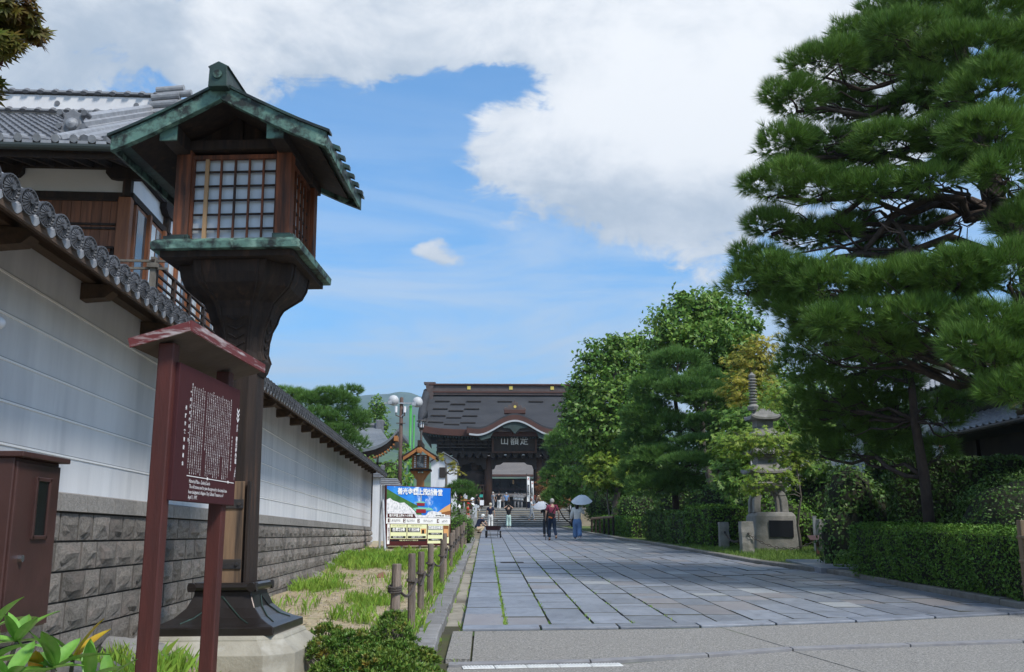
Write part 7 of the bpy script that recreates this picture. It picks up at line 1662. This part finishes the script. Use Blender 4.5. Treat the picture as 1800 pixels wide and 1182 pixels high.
for x, y in pts:
    n = random.randint(14, 26); z = garden_z(x, y); h = random.uniform(.09, .26) * (1.15 if 21 < y < 28 else .85)
    b = rng.normal(0, .06, (n, 2)); d = rng.normal(0, .24, (n, 2)); hh = h * rng.uniform(.5, 1.1, n); w = .0014 + y * .00009
    base = np.stack([x + b[:, 0], y + b[:, 1], np.full(n, z - .01)], 1); midp = base + np.stack([d[:, 0] * hh * .35, d[:, 1] * hh * .35, hh * .6], 1); tip = base + np.stack([d[:, 0] * hh, d[:, 1] * hh, hh * (1 - .2 * np.abs(d[:, 0]))], 1)
    a_ = rng.uniform(0, 3.14, n); s = np.stack([np.cos(a_), np.sin(a_), np.zeros(n)], 1) * w
    V.append(np.stack([base - s, base + s, midp + s * .7, tip], 1)); V.append(np.stack([base - s, midp + s * .7, tip, midp - s * .7], 1))
V2 = []
for _ in range(1500):
    y = random.uniform(24, 34); x = random.uniform(xr(y) + .25, xr(y) + 4.5); n = 9; hh = rng.uniform(.04, .13, n); b = rng.normal(0, .07, (n, 2)); d = rng.normal(0, .3, (n, 2))
    base = np.stack([x + b[:, 0], y + b[:, 1], np.full(n, gz(y) + .08)], 1); tip = base + np.stack([d[:, 0] * hh, d[:, 1] * hh, hh], 1); a_ = rng.uniform(0, 3.14, n); s = np.stack([np.cos(a_), np.sin(a_), np.zeros(n)], 1) * .006
    V2.append(np.stack([base - s, base + s, tip + s * .4, tip - s * .4], 1))
o = mkobj('lawn_grass', mesh_np('lawn_grass', np.concatenate(V2), 4), M('shaded_lawn', (.09, .17, .03), (.14, .22, .04), 1.5, .7, island=.35, transl=.2)); tag(o, 'short shaded grass around the stone pagoda', 'grass', kind='stuff')
gs = mkobj('grass', mesh_np('grass', np.concatenate(V), 4), m_grass); tag(gs, 'patchy fresh green grass growing in the sandy bed', 'grass', kind='stuff')
n = 16000; y = rng.uniform(6, 30, n) ** 1.0; x = np.array([random.uniform(xw(q) + .1, -.74) for q in y]); z = np.array([garden_z(a_, b_) for a_, b_ in zip(x, y)]) + .008
p = np.stack([x, y, z], 1); a_ = rng.uniform(0, 6.28, n); d = np.stack([np.cos(a_), np.sin(a_), rng.uniform(.0, .25, n)], 1) * rng.uniform(.03, .10, (n, 1)); s = np.stack([-np.sin(a_), np.cos(a_), np.zeros(n)], 1) * (.004 + .0002 * y[:, None])
so = mkobj('straw', mesh_np('straw', np.stack([p - s, p + s, p + d + s * .3, p + d - s * .3], 1), 4), m_straw); tag(so, 'dry tan straw littering the garden bed', 'straw', kind='stuff')
mb = MB()
for _ in range(900):
    y = random.uniform(8, 26); x = random.uniform(xw(y) + .15, -.76); r = random.uniform(.008, .028); z = garden_z(x, y)
    mb.add([(x - r, y, z), (x, y - r, z), (x + r, y, z), (x, y + r, z), (x + r * .2, y, z + r * .8)], [(0, 1, 4), (1, 2, 4), (2, 3, 4), (3, 0, 4)])
o = mb.build('pebbles', m_pebble); tag(o, 'small tan pebbles scattered over the garden bed', 'pebbles', kind='stuff')
# single stones
m_rock = M('garden_rock', (.17, .16, .155), (.25, .235, .22), 5, .9, .6, 18, c3=(.12, .13, .10), s3=2)
def rock(label, c, r, seed, mat=m_rock):
    rr = random.Random(seed); bm = bmesh.new(); bmesh.ops.create_icosphere(bm, subdivisions=3, radius=1)
    for v in bm.verts:
        n_ = v.co.normalized(); k = 1 + .22 * math.sin(n_.x * 3 + seed) * math.cos(n_.y * 4 + seed * 2) + .12 * math.sin(n_.z * 7 + seed) + rr.uniform(-.03, .03); v.co = Vector((n_.x * r[0] * k, n_.y * r[1] * k, max(-.3, n_.z) * r[2] * k))
    me = bpy.data.meshes.new('rock'); bm.to_mesh(me); bm.free(); o = mkobj('rock', me, mat); o.location = c; o.rotation_euler = (0, 0, rr.uniform(0, 6)); return tag(o, label, 'rock')
gr_ = lambda x, y, dz=0: (x, y, garden_z(x, y) + dz)
rock('flat dark grey rock lying behind the lantern plinth', gr_(-2.9, 12.4), (.34, .26, .14), 1)
rock('rough brown rock wedged between plinth and stone wall', gr_(-2.62, 7.6), (.26, .3, .16), 2, m_kerb)
rock('mossy low rock behind the sign post by the wall', gr_(-2.65, 6.7), (.22, .26, .14), 3)
rock('long grey boulder at the wall foot', gr_(-2.75, 8.6), (.2, .4, .17), 4, m_kerb)
rock('pale flat rock in the grass before the billboard', gr_(-3.6, 22.5), (.42, .25, .13), 5)
rock('grey rounded stone near the billboard brace', gr_(-3.7, 27), (.3, .3, .2), 6)
rock('small red brown stone on the bare soil', gr_(-2.0, 19.2), (.22, .1, .08), 7, M('red_stone', (.25, .12, .07), (.18, .1, .07), 6, .9, .4))
rock('small whitish stone on the sandy soil beside the wall', gr_(-3.35, 19.6), (.2, .13, .1), 8, m_pag)
pp = thing('white_pipe', 'short white plastic pipe lying by the sign post', 'pipe', gr_(-1.62, 6.2, .04)); MB().tube([(-.05, 0, .0), (.0, -.02, .03), (.12, -.04, .03), (.24, -.02, .0)], .018, 8).build('pipe', m_globe, pp, smooth=True); MB().tube([(.22, -.025, .005), (.25, -.02, -.002)], .023, 8).build('socket', m_globe, pp)
# azalea in front of the fence
m_azalea = M('azalea_leaves', (.085, .17, .028), (.16, .24, .04), 3.5, .5, island=.4, transl=.2, hue=.03, c3=(.26, .20, .04), s3=6, k3=(.56, .68))
AZ = [(575, 1120, 8.6, 34, 30), (620, 1135, 8.2, 46, 34), (690, 1120, 8.4, 44, 40), (735, 1160, 7.9, 40, 24), (600, 1185, 7.4, 60, 40), (670, 1180, 7.3, 70, 44), (720, 1195, 7.2, 50, 34), (650, 1225, 7.0, 90, 50), (690, 1088, 8.8, 20, 16), (560, 1215, 7.2, 40, 30), (570, 1150, 8.0, 40, 36), (640, 1160, 7.8, 50, 34), (740, 1190, 7.5, 46, 26), (700, 1150, 8.0, 40, 30)]
az_b = (P(650, 1180, 7.6).x, 7.6, gz(7.6)); az_ = thing('azalea', 'low azalea bush with small bronze tipped leaves beside the kerb', 'shrub', az_b)
V = []; st = MB()
for px, py, Yp, rx, ry in AZ:
    c = np.asarray(P(px, py, Yp)) - np.asarray(az_b); k = MPP(Yp); r = np.array([rx, rx * .9, ry]) * k
    ns = int(150 * (rx / 40) ** 2) + 40; u = unit(ns); u[:, 2] = abs(u[:, 2]) * 1.0 - .25
    tips = u * rng.uniform(.6, 1.02, (ns, 1)) * r + c
    for i in range(ns):                                         # a rosette at each twig end
        m_ = 9; dirs = unit(m_) * .8 + np.array([0, 0, .55]) + u[i] * .5; dirs /= np.linalg.norm(dirs, axis=1, keepdims=True)
        q = tips[i] + dirs * .014; t_ = dirs; b_ = np.cross(t_, unit(m_)); b_ /= np.linalg.norm(b_, axis=1, keepdims=True); L_ = rng.uniform(.022, .042, (m_, 1)); w = L_ * .24
        V.append(np.stack([q - t_ * L_ * .4, q + b_ * w, q + t_ * L_ * .7, q - b_ * w], 1))
        if i % 3 == 0: limb(st, Vector(c) - Vector((0, 0, r[2] * .8)), Vector(tips[i]), .006, .002, 4, .08, 0, 4)
mkobj('foliage', mesh_np('foliage', np.concatenate(V), 4), m_azalea, az_); st.build('twigs', m_bark2, az_)['kind'] = 'stuff'
# weeds and moss in the paving joints and the gutter
V = []
for _ in range(420):
    r_ = random.random()
    if r_ < .45: x, y = cols[1] + random.gauss(0, .008), 11.7 + random.random() ** 1.8 * 26
    elif r_ < .7: x, y = random.choice(cols[2:6]) + random.gauss(0, .006), 11.8 + random.random() ** 1.5 * 18
    else: x, y = random.choice([-.49, -.28]) + random.gauss(0, .012), 9 + random.random() ** 1.3 * 30
    n = 7; z = gz(y) - (.0 if x > 0 else .05); q = np.stack([x + rng.normal(0, .008, n), y + rng.normal(0, .05, n), np.full(n, z)], 1); d = rng.normal(0, .5, (n, 3)) * np.array([.7, 1, 0]) + np.array([0, 0, 1]); d *= rng.uniform(.018, .05, (n, 1)) * (1.6 if x < 0 else 1)
    s = unit(n) * .006; V.append(np.stack([q - s, q + s, q + d + s * .4, q + d - s * .4], 1))
o = mkobj('joint_weeds', mesh_np('joint_weeds', np.concatenate(V), 4), m_grass); tag(o, 'tiny weeds growing in the paving joints and gutter', 'weeds', kind='stuff')
# ================================================================== FAR HILLS
m_hill = M('wooded_hillside', (.020, .050, .022), (.040, .085, .028), .03, .95, c3=(.065, .12, .035), s3=.005, k3=(.5, .62))
def hill(Y, py_fn, nm, label, depth):
    rows = []
    xs_ = np.linspace(-1.2, 1.2, 200) * Y
    for t in np.linspace(0, 1, 14):
        rows.append([Vector((x, Y - depth * (1 - t), 8 + (py_fn(x / Y) * Y / 1735.0) * (t ** .8) * (1 + .05 * math.sin(x / Y * 40 + t * 9) * (1 - t)) + random.uniform(-1, 1) * Y * .0016 * t)) for x in xs_])
    mb = MB(); mb.grid(rows); return struct(mb.build(nm, m_hill, smooth=False), label)
hill(3600, lambda u: float(np.interp(u, [-1.2, -.6, -.3, -.2, -.14, -.09, -.05, 0, .1, .3, .6, 1.2], [150, 190, 225, 238, 240, 246, 236, 215, 200, 170, 150, 120])) + 3 * math.sin(u * 47) + 2 * math.sin(u * 131), 'hill', 'far blue green wooded mountain ridge', 2200)
hill(1700, lambda u: float(np.interp(u, [-1.2, -.3, -.15, -.09, -.05, .05, .3, 1.2], [60, 95, 150, 165, 150, 100, 70, 50])) + 5 * math.sin(u * 31), 'near_hill', 'nearer lit green wooded slope below the ridge', 900)
# ================================================================== MAPLE BRANCH, RHODODENDRON, AZALEA
mp = thing('maple_tree', 'maple tree with bronze green star leaves hanging over the lodge roof', 'tree', (-4.6, 5.6, .1))
mb = MB(); q = limb(mb, (0, 0, 0), (.2, .1, 4.2), .12, .06, 7, .05); mb.build('trunk', m_bark2, mp, smooth=True)
V = []; lm = MB()
tips = [(-25, 20, 5.0, 60), (15, 45, 5.2, 42), (45, 50, 5.1, 34), (8, 80, 5.0, 34), (60, 62, 5.3, 26), (20, 12, 5.0, 50), (-30, 90, 5.2, 40), (-18, 150, 5.1, 26), (-28, 165, 5.2, 24), (-60, 60, 5.2, 70)]
B = Vector(mp.location)
for px, py, Y, r in tips:
    c = P(px, py, Y) - B; rr = r * MPP(Y) * 1.02
    limb(lm, q[-1], c, .03, .008, 7, .1)
    n = int(70 * (r / 34) ** 2); u = unit(n); p = u * rng.uniform(.2, 1, (n, 1)) ** .5 * rr * np.array([1, 1, .62]) + np.asarray(c)
    nr = u * .4 + np.array([0.1, -.5, .6]); nr /= np.linalg.norm(nr, axis=1, keepdims=True)
    V.append(star_leaves(p, .072, nr, 7))
lm.build('limbs', m_bark2, mp, smooth=True)
mkobj('crown', mesh_np('crown', np.concatenate(V), 4), m_maple_red, mp)
# rhododendron: whorls of long glossy leaves, each leaf its own piece
m_rhodo = M('glossy_long_leaves', (.12, .28, .04), (.17, .35, .055), 5, .35, .0, rand=.25, spec=.5, transl=.2)
m_rhodo_y = M('yellowed_leaves', (.45, .36, .02), (.5, .26, .03), 6, .4, rand=.15, transl=.2)
rh = thing('rhododendron', 'rhododendron with whorls of long glossy green leaves beneath the meter cabinet', 'shrub', (-1.45, 3.1, .09))
def long_leaf(curl):
    g_ = []
    for i in range(8):
        t = i / 7; w = .17 * math.sin(math.pi * min(1, (t * .94 + .06))) ** .75 * (1 - .18 * t); z = -curl * t * t + .04 * t
        g_.append([Vector((-w, t, z + .05 * w / .17)), Vector((-w * .5, t, z + .012)), Vector((0, t, z - .012)), Vector((w * .5, t, z + .012)), Vector((w, t, z + .05 * w / .17))])
    return MB().grid(g_).mesh('leaf', True)
lv = [long_leaf(c) for c in (.05, .2, .38)]; lvy = [long_leaf(.15)]
for m_ in lv: m_.materials.append(m_rhodo)
lvy[0].materials.append(m_rhodo_y)
st = MB(); RB = Vector(rh.location)
whorls = [(30, 1128, 3.0, 8), (95, 1175, 2.85, 7), (-15, 1165, 2.9, 9), (128, 1160, 3.0, 6), (62, 1190, 2.9, 7), (-10, 1105, 3.15, 6), (155, 1195, 2.95, 6), (15, 1195, 2.75, 8), (185, 1200, 3.05, 4)]
for wi, (px, py, Y, n) in enumerate(whorls):
    c = P(px, py, Y) - RB; limb(st, (random.uniform(-.1, .1), random.uniform(-.1, .1), -.02), c, .012, .006, 6, .06)
    a0 = random.uniform(0, 6)
    for k in range(n):
        a = a0 + k * 2 * math.pi / n + random.uniform(-.25, .25); tilt = random.uniform(-.1, .75) if k % 3 else random.uniform(.6, 1.2)
        L_ = random.uniform(.10, .15)
        me = lvy[0] if (wi == 3 and k < 2) or (wi == 4 and k == 0) else random.choice(lv)
        place(me, 'leaf', None, rh, c, Euler((tilt, random.uniform(-.3, .3), a), 'XYZ'), (L_ * 1.05, L_, L_))
st.build('stems', m_bark2, rh)
# ================================================================== AIR
hzm = bpy.data.materials.new('haze_air'); hzm.use_nodes = True; nt = hzm.node_tree; nt.nodes.clear()
vo = nt.nodes.new('ShaderNodeVolumePrincipled'); vo.inputs['Color'].default_value = (.62, .80, 1.0, 1); vo.inputs['Density'].default_value = .00022; vo.inputs['Anisotropy'].default_value = .2
mo = nt.nodes.new('ShaderNodeOutputMaterial'); nt.links.new(vo.outputs[0], mo.inputs['Volume'])
hb = MB().span((-5200, -600, -40), (5200, 5000, 760)).build('haze', hzm); tag(hb, 'thin pale blue air that fades the far hills', 'haze', kind='stuff')
